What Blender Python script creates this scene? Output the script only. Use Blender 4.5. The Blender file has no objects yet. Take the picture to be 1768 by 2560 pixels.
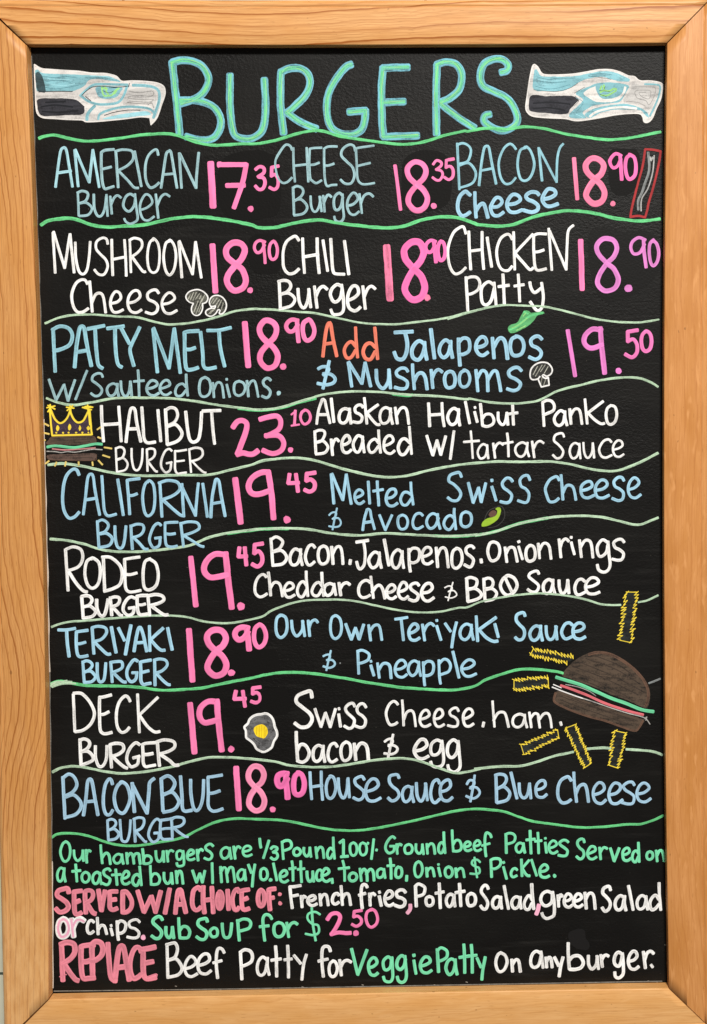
import bpy, bmesh, math, random
from mathutils import Matrix, Vector, noise
from mathutils.geometry import delaunay_2d_cdt
random.seed(11)
C = bpy.context.scene.collection
sc = bpy.context.scene
R = math.radians

# ------------------------------------------------------------------ camera, light, exposure
cam_d = bpy.data.cameras.new("camera"); cam = bpy.data.objects.new("camera", cam_d); C.objects.link(cam)
cam_d.sensor_fit = 'AUTO'; cam_d.sensor_width = 36.0
cam_d.lens = 35.156
cam_d.shift_x = -0.14710; cam_d.shift_y = -0.12760
cam_d.clip_start = 0.05; cam_d.clip_end = 60
right = Vector((0.99983525, -0.01655684, -0.00743887))
down = Vector((-0.00799012, -0.03348078, -0.99940742))
fwd = Vector((0.01629797, 0.99930221, -0.03360756))
m = Matrix(((right.x, -down.x, -fwd.x, 0.130443), (right.y, -down.y, -fwd.y, -0.966506),
            (right.z, -down.z, -fwd.z, 0.172165), (0, 0, 0, 1)))
cam.matrix_world = m
sc.camera = cam

world = bpy.data.worlds.new("World"); sc.world = world; world.use_nodes = True
bg = world.node_tree.nodes["Background"]
bg.inputs[0].default_value = (1.0, 0.95, 0.89, 1); bg.inputs[1].default_value = 0.19

def area(name, loc, target, sx, sy, power, color):
    d = bpy.data.lights.new(name, 'AREA'); d.shape = 'RECTANGLE'; d.size = sx; d.size_y = sy
    d.energy = power; d.color = color
    o = bpy.data.objects.new(name, d); C.objects.link(o); o.location = loc
    o.rotation_euler = (Vector(target) - Vector(loc)).to_track_quat('-Z', 'Y').to_euler()
    return o
area("ceiling_lamp", (0.95, -3.2, 2.45), (0, 0, -0.1), 0.9, 0.45, 240, (1.0, 0.965, 0.915))

sc.view_settings.view_transform = 'Standard'; sc.view_settings.look = 'None'
sc.view_settings.exposure = 0.0; sc.view_settings.gamma = 1.0; sc.view_settings.use_curve_mapping = False

# ------------------------------------------------------------------ helpers
def lin(c):
    return tuple((v/255/12.92 if v/255 <= .04045 else ((v/255+.055)/1.055)**2.4) for v in c) + (1.0,)

class NT:
    def __init__(s, name):
        s.m = bpy.data.materials.new(name); s.m.use_nodes = True; s.t = s.m.node_tree
        s.b = s.t.nodes["Principled BSDF"]
    def n(s, typ, **kw):
        x = s.t.nodes.new(typ)
        for k, v in kw.items():
            if k == 'i':
                for a, b in v.items():
                    if hasattr(b, 'is_linked'): s.t.links.new(b, x.inputs[a])
                    else: x.inputs[a].default_value = b
            else: setattr(x, k, v)
        return x
    def math(s, op, a, b=0.0, c=0.0, clamp=False):
        x = s.n('ShaderNodeMath', operation=op, use_clamp=clamp)
        for i, v in enumerate((a, b, c)):
            if hasattr(v, 'is_linked'): s.t.links.new(v, x.inputs[i])
            else: x.inputs[i].default_value = v
        return x.outputs[0]
    def vec(s, x, y, z=0.0):
        c = s.n('ShaderNodeCombineXYZ')
        for i, v in enumerate((x, y, z)):
            if hasattr(v, 'is_linked'): s.t.links.new(v, c.inputs[i])
            else: c.inputs[i].default_value = v
        return c.outputs[0]
    def noise(s, vec, scale=1.0, detail=2.0, rough=.5):
        return s.n('ShaderNodeTexNoise', i={'Vector': vec, 'Scale': scale, 'Detail': detail, 'Roughness': rough}).outputs['Fac']
    def mix(s, f, a, b):
        x = s.n('ShaderNodeMix', data_type='RGBA', clamp_factor=True)
        for k, v in ((0, f), (6, a), (7, b)):
            if hasattr(v, 'is_linked'): s.t.links.new(v, x.inputs[k])
            else: x.inputs[k].default_value = v
        return x.outputs[2]
    def ramp(s, f, *stops):
        x = s.n('ShaderNodeMapRange', interpolation_type='SMOOTHSTEP', clamp=True)
        s.t.links.new(f, x.inputs[0])
        for i, v in enumerate(stops): x.inputs[1+i].default_value = v
        return x.outputs[0]
    def link(s, a, b): s.t.links.new(a, s.b.inputs[b])
    def bump(s, h, strength, dist):
        x = s.n('ShaderNodeBump', i={'Height': h, 'Strength': strength, 'Distance': dist})
        s.t.links.new(x.outputs[0], s.b.inputs['Normal'])

# ------------------------------------------------------------------ wood
def wood(name, base, dark, pale, seed, freq, wander, line, fleck, cath=0.0, cu=0.0, spread=.06, kink=.20, worn=None):
    k = NT(name)
    uv = k.n('ShaderNodeUVMap').outputs[0]
    sp = k.n('ShaderNodeSeparateXYZ', i={0: uv}); u, v = sp.outputs[0], sp.outputs[1]
    us = k.math('ADD', u, seed)
    n1 = k.noise(k.vec(k.math('MULTIPLY', us, 2.2), k.math('MULTIPLY', v, 9)), 1.0, 1.5)
    n2 = k.noise(k.vec(k.math('MULTIPLY', us, 14), k.math('MULTIPLY', v, 40), 3.3), 1.0, 2)
    n2b = k.noise(k.vec(k.math('MULTIPLY', us, 45), k.math('MULTIPLY', v, 60), 7.3), 1.0, 2)
    # rings bulge round one spot along the board: the pointed arches of a flat-sawn plank
    du = k.math('DIVIDE', k.math('SUBTRACT', u, cu), spread)
    g = k.math('MULTIPLY', k.math('EXPONENT', k.math('MULTIPLY', k.math('MULTIPLY', du, du), -1.0)), cath)
    w = k.math('ADD', v, k.math('MULTIPLY', n1, wander))
    w = k.math('ADD', w, k.math('MULTIPLY', n2, wander*kink))
    w = k.math('ADD', w, k.math('MULTIPLY', n2b, wander*.07))
    w = k.math('ADD', w, g)
    uneven = k.noise(k.vec(k.math('MULTIPLY', w, 55.0), seed), 1.0, 1)
    ring = k.math('ADD', k.math('MULTIPLY', w, freq), k.math('MULTIPLY', uneven, 1.6))
    fr = k.math('FRACT', ring)
    up = k.ramp(fr, .58, .94, 0, 1); dn = k.ramp(fr, .965, 1.0, 1, 0)
    band = k.math('MULTIPLY', k.math('POWER', up, 2.2), dn)
    idn = k.noise(k.vec(k.math('FLOOR', ring), k.math('MULTIPLY', us, 1.5), seed), 1.7, 1)
    band = k.math('MULTIPLY', band, k.ramp(idn, .30, .62, .22, 1.0))
    fib = k.noise(k.vec(k.math('MULTIPLY', us, 28), k.math('MULTIPLY', v, 900), 1), 1.0, 3, .6)
    blo = k.noise(k.vec(k.math('MULTIPLY', us, 16), k.math('MULTIPLY', v, 60), 5), 1.0, 3)
    flk = k.ramp(k.noise(k.vec(k.math('MULTIPLY', us, 42), k.math('MULTIPLY', k.math('ADD', v, k.math('MULTIPLY', n2, .02)), 190), 9), 1.0, 2), .56, .72, 0, 1)
    col = k.mix(k.ramp(blo, .25, .75, 0, .85), lin(base), lin(pale))
    col = k.mix(k.math('MULTIPLY', k.ramp(fib, .38, .70, 0, 1), .38), col, lin(dark))
    col = k.mix(k.math('MULTIPLY', flk, fleck), col, lin(pale))
    col = k.mix(k.math('MULTIPLY', band, line), col, lin(dark))
    r2 = k.math('FRACT', k.math('ADD', k.math('MULTIPLY', w, freq*3.1), k.math('MULTIPLY', n2b, .8)))
    col = k.mix(k.math('MULTIPLY', k.math('MULTIPLY', k.ramp(r2, .6, .95, 0, 1), k.ramp(blo, .4, .6, 0, 1)), line*.30), col, lin(dark))
    pore = k.ramp(k.noise(k.vec(k.math('MULTIPLY', us, 90), k.math('MULTIPLY', v, 1100), 6), 1.0, 2), .64, .74, 0, .5)
    col = k.mix(pore, col, lin(tuple(c*.82 for c in dark)))
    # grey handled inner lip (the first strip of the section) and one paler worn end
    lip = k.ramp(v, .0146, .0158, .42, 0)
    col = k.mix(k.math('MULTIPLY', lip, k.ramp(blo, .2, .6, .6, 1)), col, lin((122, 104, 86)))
    if worn:
        wn = k.math('MULTIPLY', k.ramp(u, worn[0], worn[1], 0, .55), k.ramp(k.noise(k.vec(k.math('MULTIPLY', us, 40), k.math('MULTIPLY', v, 160), 4), 1.0, 4, .65), .30, .70, .35, 1))
        col = k.mix(wn, col, lin((236, 190, 132)))
    pit = k.ramp(k.noise(k.vec(k.math('MULTIPLY', us, 120), k.math('MULTIPLY', v, 200), 2), 1.0, 1), .76, .80, 0, .55)
    col = k.mix(pit, col, lin((120, 78, 40)))
    k.link(col, 'Base Color')
    k.link(k.math('ADD', k.math('MULTIPLY', fib, .18), .36), 'Roughness')
    k.b.inputs['Specular IOR Level'].default_value = .28
    k.bump(k.math('ADD', k.math('MULTIPLY', fib, .6), band), .12, .0004)
    return k.m

W_, H_, DEP = 0.610, 0.9264, 0.0105
PROFILE = [(.014, -.024), (.009, -.0103), (.0004, -.0103), (0, -.0095), (0, -.0012), (.0003, -.0004), (.0011, 0), (.018, 0), (.0352, 0),
           (.0356, -.0008), (.0364, -.0008), (.0369, -.0002), (.0395, -.0006), (.0415, -.0016), (.0431, -.0034), (.0438, -.006), (.0438, -.024)]

def rail(name, side, bow, gap, mat, parent, label=None):
    L = W_ if side in 'TB' else H_
    bm = bmesh.new(); uvl = bm.loops.layers.uv.new("UVMap")
    N = 64; grid = []
    arc = [0]
    for a, b in zip(PROFILE, PROFILE[1:]): arc.append(arc[-1] + math.hypot(b[0]-a[0], b[1]-a[1]))
    for i in range(N+1):
        t = -1 + 2*i/N; row = []
        for j, (w, h) in enumerate(PROFILE):
            al = t*(L/2 + w - gap); off = w - bow*(1-t*t)*(max(0, 1-w/.0438) if side == 'L' else 1) + (.0021*w/.0438 if side == 'L' else 0)
            # end grain eases back a hair at the mitre
            if side == 'T': p = (al, -h, H_/2 + off)
            elif side == 'B': p = (al, -h, -H_/2 - off)
            elif side == 'L': p = (-W_/2 - off, -h, al)
            else: p = (W_/2 + off, -h, al)
            row.append((bm.verts.new(p), (al, arc[j])))
        grid.append(row)
    flip = side in 'BR'
    for i in range(N):
        for j in range(len(PROFILE)-1):
            q = [grid[i][j], grid[i+1][j], grid[i+1][j+1], grid[i][j+1]]
            f = bm.faces.new([a[0] for a in q]); f.smooth = j in (4, 5, 6, 9, 10, 11, 12, 13, 14)
            for lp, a in zip(f.loops, q): lp[uvl].uv = a[1]
    for e in (0, N):
        f = bm.faces.new([a[0] for a in grid[e]])
        for lp, a in zip(f.loops, grid[e]): lp[uvl].uv = a[1]
    bmesh.ops.recalc_face_normals(bm, faces=bm.faces)
    return obj(name, bm, [mat], parent, label)

def obj(name, bm, mats, parent=None, label=None):
    me = bpy.data.meshes.new(name); bm.to_mesh(me); bm.free()
    for x in mats: me.materials.append(x)
    o = bpy.data.objects.new(name, me); C.objects.link(o)
    if parent: o.parent = parent
    if label: o['label'] = label
    return o

def box(bm, x0, x1, y0, y1, z0, z1):
    v = [bm.verts.new(p) for p in ((x0,y0,z0),(x1,y0,z0),(x1,y1,z0),(x0,y1,z0),(x0,y0,z1),(x1,y0,z1),(x1,y1,z1),(x0,y1,z1))]
    for f in ((0,1,5,4),(1,2,6,5),(2,3,7,6),(3,0,4,7),(4,5,6,7),(3,2,1,0)): bm.faces.new([v[i] for i in f])

# ------------------------------------------------------------------ wall behind
k = NT('pale_tile')
ge = k.n('ShaderNodeNewGeometry').outputs['Position']; s_ = k.n('ShaderNodeSeparateXYZ', i={0: ge})
zz = k.math('FRACT', k.math('DIVIDE', k.math('ADD', s_.outputs[2], 0.4658+1.5), 0.15))
xx = k.math('FRACT', k.math('DIVIDE', k.math('ADD', s_.outputs[0], 2.93), 0.30))
gz = k.math('LESS_THAN', zz, .018); gx = k.math('LESS_THAN', xx, .009)
grout = k.math('MAXIMUM', gz, gx)
vr = k.noise(ge, 30, 4)
col = k.mix(vr, lin((176, 176, 158)), lin((205, 202, 180)))
k.link(k.mix(grout, col, lin((62, 72, 62))), 'Base Color'); k.b.inputs['Roughness'].default_value = .4
k.bump(k.math('SUBTRACT', 1, grout), .5, .002)
bm = bmesh.new(); box(bm, -1.1, 1.1, .045, .12, -1.0, 1.0)
wall = obj('tile_wall', bm, [k.m]); wall['label'] = 'pale grey-green tiled wall behind the wooden menu board'; wall['category'] = 'wall'

# ------------------------------------------------------------------ board
root = bpy.data.objects.new('menu_board', None); C.objects.link(root)
root.location = (0, 0, -H_/2 - .0438)
root['label'] = 'wood framed black menu board hand lettered with burgers, prices and small food drawings'
root['category'] = 'menu board'
inv = Matrix.Translation((0, 0, H_/2 + .0438))
def adopt(o): o.matrix_parent_inverse = inv

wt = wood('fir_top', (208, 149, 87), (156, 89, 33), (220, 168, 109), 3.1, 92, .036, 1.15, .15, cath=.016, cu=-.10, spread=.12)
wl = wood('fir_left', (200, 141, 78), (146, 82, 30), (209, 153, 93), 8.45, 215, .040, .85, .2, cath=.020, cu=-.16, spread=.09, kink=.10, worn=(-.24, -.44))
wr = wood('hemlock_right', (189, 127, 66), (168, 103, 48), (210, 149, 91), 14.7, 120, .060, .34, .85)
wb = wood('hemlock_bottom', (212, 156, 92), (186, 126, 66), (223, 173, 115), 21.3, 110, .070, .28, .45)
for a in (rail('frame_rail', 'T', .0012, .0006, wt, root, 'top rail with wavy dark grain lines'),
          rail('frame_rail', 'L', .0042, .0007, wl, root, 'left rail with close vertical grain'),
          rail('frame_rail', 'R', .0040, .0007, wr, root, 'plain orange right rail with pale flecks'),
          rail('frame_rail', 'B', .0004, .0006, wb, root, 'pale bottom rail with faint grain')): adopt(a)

k = NT('dark_gap_backing')  # unseen dark sheet, added behind the rails so open mitre gaps look dark
k.b.inputs['Base Color'].default_value = lin((58, 36, 20)); k.b.inputs['Roughness'].default_value = .8
bm = bmesh.new(); box(bm, -W_/2-.040, W_/2+.040, .0245, .0285, -H_/2-.040, H_/2+.040)
adopt(obj('added_gap_backing', bm, [k.m], root))

# black painted panel with roller texture
k = NT('black_board_paint')
tc = k.n('ShaderNodeTexCoord').outputs['Object']; s_ = k.n('ShaderNodeSeparateXYZ', i={0: tc})
pv = k.vec(k.math('MULTIPLY', s_.outputs[0], 300), 0, k.math('MULTIPLY', s_.outputs[2], 430))
wob = k.noise(tc, 9, 2)
h1 = k.noise(pv, 1.0, 3, .6); h2 = k.noise(tc, 1300, 2)
sm = k.noise(k.vec(k.math('MULTIPLY', s_.outputs[0], 7), 2, k.math('MULTIPLY', s_.outputs[2], 11)), 1.0, 4, .6)
dust = k.ramp(k.noise(k.vec(k.math('MULTIPLY', s_.outputs[0], 420), 5, k.math('MULTIPLY', s_.outputs[2], 380)), 1.0, 2), .735, .80, 0, .7)
wipe = k.ramp(k.noise(k.vec(k.math('MULTIPLY', s_.outputs[0], 10), 8, k.math('MULTIPLY', s_.outputs[2], 130)), 1.0, 4, .65), .52, .80, 0, .65)
pc = k.mix(k.ramp(sm, .4, .75, 0, 1), lin((15, 14, 13)), lin((24, 23, 21)))
pc = k.mix(wipe, pc, lin((40, 39, 37)))
k.link(k.mix(dust, pc, lin((92, 88, 82))), 'Base Color')
k.link(k.math('ADD', .42, k.math('MULTIPLY', sm, .14)), 'Roughness')
k.b.inputs['Specular IOR Level'].default_value = .15
k.bump(k.math('ADD', h1, k.math('MULTIPLY', h2, .25)), k.ramp(wob, .3, .7, .25, .8), .0009)
black = k.m
bm = bmesh.new(); box(bm, -W_/2-.007, W_/2+.007, DEP, DEP+.006, -H_/2-.007, H_/2+.007)
panel = obj('panel', bm, [black], root); adopt(panel)

# ------------------------------------------------------------------ chalk-marker inks
BOARD = (24, 23, 22)
INKS = {  # colour, cover, unevenness
 'b1': ((162,200,206), .90, .55), 'b1h': ((172,220,230), .92, .45), 'b2': ((156,210,224), .86, .45), 'b3': ((162,208,230), .95, .42), 'b4': ((168,215,237), .97, .40), 'b5': ((168,206,230), .95, .40),
 'w': ((253,251,248), .97, .60), 'p': ((250,130,182), 1.02, .12), 'ps': ((246,132,168), .98, .2), 'ps2': ((240,128,164), .90, .5), 'p2': ((246,118,182), 1.0, .15),
 'o': ((220,132,202), .98, .25), 'o2': ((228,128,200), .98, .22), 'p3': ((240,126,190), 1.0, .2), 'p4': ((253,150,186), 1.0, .15), 'co': ((240,130,106), .96, .3),
 'mt': ((126,228,178), .98, .22), 'mt2': ((112,212,160), .97, .3), 'ro': ((238,140,158), .96, .3), 'pk': ((248,180,206), 1.0, .15),
 'g': ((110,214,140), .95, .70), 'h': ((192,222,190), .92, .75), 'gl': ((165,228,140), .85, .5), 'gp': ((95,175,112), .9, .6),
 'lm': ((156,194,54), .97, .25), 'bn': ((86,72,60), .90, 1.2), 'bn2': ((100,74,62), .95, .3), 'bn3': ((112,84,68), .80, .7), 'bn4': ((76,63,54), .7, .9), 'bn5': ((98,78,70), .9, 1.1),
 'pu': ((66,52,66), .9, .5), 'pu2': ((100,74,92), .7, .6), 'ye': ((250,222,70), 1.02, .15), 'ye2': ((246,216,66), 1.0, .1), 'yr': ((232,206,116), .96, .3),
 'yl': ((250,216,40), 1.0, .15), 'yl2': ((238,202,32), .9, .3), 'eg': ((108,108,110), .85, .9), 'egd': ((140,140,142), .55, 1.0),
 'mf': ((118,118,108), .45, 1.0), 'mh': ((205,205,190), .75, .8), 'mf2': ((62,62,60), .7, .8), 'gy': ((150,155,155), .75, .6), 'gy2': ((70,70,68), .7, .6),
 'gw': ((196,196,194), .85, .7), 'gw2': ((214,212,206), .72, .8), 'rd': ((176,56,58), .95, .5), 'to2': ((205,140,140), .9, .5), 'to': ((224,112,120), .97, .3),
 'te': ((134,188,198), .95, .9, (70,96,104)), 'te4': ((92,146,158), .9, .5), 'te2': ((162,216,226), .95, .3), 'te3': ((62,84,90), .8, .6), 'we': ((216,212,208), .96, .8, (120,118,118)), 'we2': ((236,232,227), .98, .5),
 'gs': ((198,196,193), .95, .9, (120,118,118)), 'gs2': ((150,148,146), .75, .7), 'dk': ((54,54,60), .9, 1.2, (24,24,28)), 'dk2': ((30,32,38), .85, .5),
 'tb': ((120,186,204), .93, .9), 'tg': ((108,208,142), .97, 1.1, (116,190,192)), 'ty': ((186,220,136), .7, 1.4, (112,206,150)), 'tk': ((66,118,120), .8, 1.4, (118,200,180)),
 'fg': ((44,50,49), .6, 1.4), 'bk': ((17,16,15), 1.2, 0), 'bk2': ((17,16,15), 1.2, 0), 'bk3': ((28,27,27), 1.2, 0),
 'rs': ((222,208,192), .98, .5), 'rs2': ((150,144,134), .8, .8),
}
MAT = {}
def ink(key):
    if key in MAT: return MAT[key]
    colr, cover, amp = INKS[key][:3]; under = (INKS[key] + (BOARD,))[3]
    k = NT('marker_'+key)
    uv = k.n('ShaderNodeUVMap').outputs[0]; sp = k.n('ShaderNodeSeparateXYZ', i={0: uv}); u, v = sp.outputs[0], sp.outputs[1]
    tc = k.n('ShaderNodeTexCoord').outputs['Object']
    if key in ('bk', 'bk2', 'bk3'):
        k.b.inputs['Base Color'].default_value = lin(colr); k.b.inputs['Roughness'].default_value = .6 if key == 'bk' else .5
        k.b.inputs['Specular IOR Level'].default_value = .10 if key == 'bk' else .135
        k.bump(k.noise(tc, 500, 2), .25, .0006)
    else:
        st = k.noise(k.vec(k.math('MULTIPLY', u, 60), k.math('MULTIPLY', v, 2.3)), 1.0, 3, .6)
        gr = k.noise(tc, 700, 2, .6); cl = k.noise(tc, 130, 2)
        nz = k.math('ADD', k.math('MULTIPLY', st, .50), k.math('ADD', k.math('MULTIPLY', gr, .28), k.math('MULTIPLY', cl, .22)))
        ed = k.math('MULTIPLY', k.math('POWER', k.math('ABSOLUTE', k.math('SINE', k.math('MULTIPLY', v, 1.57))), 2.6), .20)
        dip = k.math('MULTIPLY', k.math('MINIMUM', k.math('SUBTRACT', nz, .53), .02), amp*4.6)
        cv = k.math('ADD', dip, cover - .04)
        cv = k.math('ADD', cv, ed, clamp=True)
        slow = k.noise(k.vec(k.math('MULTIPLY', u, 22), 3.0, k.math('MULTIPLY', v, .5)), 1.0, 2)
        tone = k.mix(k.ramp(slow, .34, .66, 0, .9), lin(tuple(min(255, c*1.02) for c in colr)), lin(tuple(c*.89 for c in colr)))
        k.link(k.mix(cv, lin(under), tone), 'Base Color')
        k.b.inputs['Roughness'].default_value = .75; k.b.inputs['Specular IOR Level'].default_value = .2
        k.bump(nz, .3, .0003)
    MAT[key] = k.m
    return k.m

# ------------------------------------------------------------------ pen strokes: ribbons of paint on the panel
def catmull(P, closed=False, step=.0009):
    n = len(P); out = []
    if n == 2 and not closed: segs = [(P[0], P[0], P[1], P[1])]
    else:
        segs = []
        for i in range(n if closed else n-1):
            g = (lambda q: P[q % n]) if closed else (lambda q: P[min(max(q, 0), n-1)])
            segs.append((g(i-1), g(i), g(i+1), g(i+2)))
    for a, b, c, d in segs:
        L = math.hypot(c[0]-b[0], c[1]-b[1]); m_ = max(1, min(40, int(L/step)))
        for q in range(m_):
            t = q/m_; t2 = t*t; t3 = t2*t
            out.append(tuple(.5*(2*b[e] + (c[e]-a[e])*t + (2*a[e]-5*b[e]+4*c[e]-d[e])*t2 + (3*b[e]-a[e]-3*c[e]+d[e])*t3) for e in (0, 1)))
    if not closed: out.append(P[-1])
    return out

class Sheet:
    """collects the paint of one part; front of the panel is the plane y = DEP"""
    def __init__(s): s.bm = bmesh.new(); s.uv = s.bm.loops.layers.uv.new("UVMap"); s.mats = []; s.n = 0
    def slot(s, key):
        if key not in s.mats: s.mats.append(key)
        return s.mats.index(key)
    def quad(s, vs, uvs, mi):
        try: f = s.bm.faces.new(vs)
        except ValueError: return
        f.material_index = mi; f.smooth = False
        for lp, q in zip(f.loops, uvs): lp[s.uv].uv = q
    def ribbon(s, key, w, P, h, rough=1.0):
        mi = s.slot(key); pts = catmull(P)
        # even spacing
        q = [pts[0]]
        for p in pts[1:]:
            if math.hypot(p[0]-q[-1][0], p[1]-q[-1][1]) > .00055: q.append(p)
        if len(q) < 2:
            q.append((q[0][0]+.0006, q[0][1]+.0002))
        pts = q; n = len(pts); r = w/2; sd = random.random()*100
        T = []
        for i in range(n):
            a = pts[max(i-1, 0)]; b = pts[min(i+1, n-1)]; L = math.hypot(b[0]-a[0], b[1]-a[1]) or 1
            T.append(((b[0]-a[0])/L, (b[1]-a[1])/L))
        rows = []; d = 0
        st = []
        for c_, k_ in ((.66, .55), (.52, .82), (.30, .96)): st.append((pts[0][0]-T[0][0]*r*c_, pts[0][1]-T[0][1]*r*c_, T[0], k_))
        for i in range(n): st.append((pts[i][0], pts[i][1], T[i], 1.0))
        for c_, k_ in ((.30, .96), (.52, .82), (.66, .55)): st.append((pts[-1][0]+T[-1][0]*r*c_, pts[-1][1]+T[-1][1]*r*c_, T[-1], k_))
        ph = random.uniform(0, 50)
        for i, (x, z, t, k_) in enumerate(st):
            if i: d += math.hypot(x-st[i-1][0], z-st[i-1][1])
            nx, nz = -t[1], t[0]
            e = [r*k_*(1 + .10*rough*noise.noise((d*110, sd, m2)) + .045*rough*noise.noise((d*420, sd, m2+9))) for m2 in (1.3, 5.7)]
            hh = h + d*.0004
            row = []
            for sgn, fr, y in ((-1, 1.0, 0), (-1, .80, hh), (1, .80, hh), (1, 1.0, 0)):
                rr = e[0] if sgn < 0 else e[1]
                row.append((s.bm.verts.new((x+nx*rr*fr*sgn, DEP - y, z+nz*rr*fr*sgn)), (ph+d, sgn*fr)))
            rows.append(row)
        for a, b in zip(rows, rows[1:]):
            for j in range(3):
                s.quad([a[j][0], a[j+1][0], b[j+1][0], b[j][0]], [a[j][1], a[j+1][1], b[j+1][1], b[j][1]], mi)
        for row in (rows[0], rows[-1]):
            s.quad([v[0] for v in row], [v[1] for v in row], mi)
    def fill(s, key, P, h):
        mi = s.slot(key); pts = P if len(P) < 4 else catmull(P, True, .0016)
        sd = random.random()*90; q = []
        for i, (x, z) in enumerate(pts):
            j = .0004
            x += j*noise.noise((x*300, z*300, sd)); z += j*noise.noise((x*300, z*300, sd+5))
            if not q or math.hypot(x-q[-1][0], z-q[-1][1]) > .0003: q.append((x, z))
        if len(q) > 3 and math.hypot(q[0][0]-q[-1][0], q[0][1]-q[-1][1]) < .0003: q.pop()
        res = delaunay_2d_cdt([Vector(v) for v in q], [], [list(range(len(q)))], 1, 1e-7)
        top = [s.bm.verts.new((v.x, DEP-h, v.y)) for v in res[0]]
        for tri in res[2]: s.quad([top[i] for i in tri], [(top[i].co.x, top[i].co.z*130) for i in tri], mi)
        edge = [s.bm.verts.new((x, DEP-h, z)) for x, z in q]; low = [s.bm.verts.new((x, DEP, z)) for x, z in q]
        n = len(q)
        for i in range(n):
            j = (i+1) % n
            s.quad([edge[i], edge[j], low[j], low[i]], [(q[i][0], q[i][1]*130)]*4, mi)

def paint(name, rows, base, parent, label):
    sh = Sheet(); pr = random.uniform(0, 1.1e-6)
    for kind, key, w, layer, corner, *xy in rows:
        P = [(a*1e-4, b*1e-4) for a, b in zip(xy[::2], xy[1::2])]; K = [i in corner for i in range(len(P))]
        w *= 1e-4
        if kind == 'F':
            sh.n += 1; sh.fill(key, P, base + layer*2.5e-5 + (sh.n % 20)*1.1e-6 + pr)
        else:
            cur = [P[0]]; parts = []
            for p, k_ in zip(P[1:], K[1:]):
                cur.append(p)
                if k_: parts.append(cur); cur = [p]
            if len(cur) > 1: parts.append(cur)
            for c in parts:
                sh.n += 1; sh.ribbon(key, w, c, base + layer*2.5e-5 + (sh.n % 20)*1.1e-6 + pr, 2.6 if kind == 'D' else 1.0)
    bm = sh.bm
    bmesh.ops.recalc_face_normals(bm, faces=bm.faces)
    for f in bm.faces:
        if f.normal.y > .2: f.normal_flip()
    return obj(name, bm, [ink(q) for q in sh.mats], parent, label)

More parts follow.
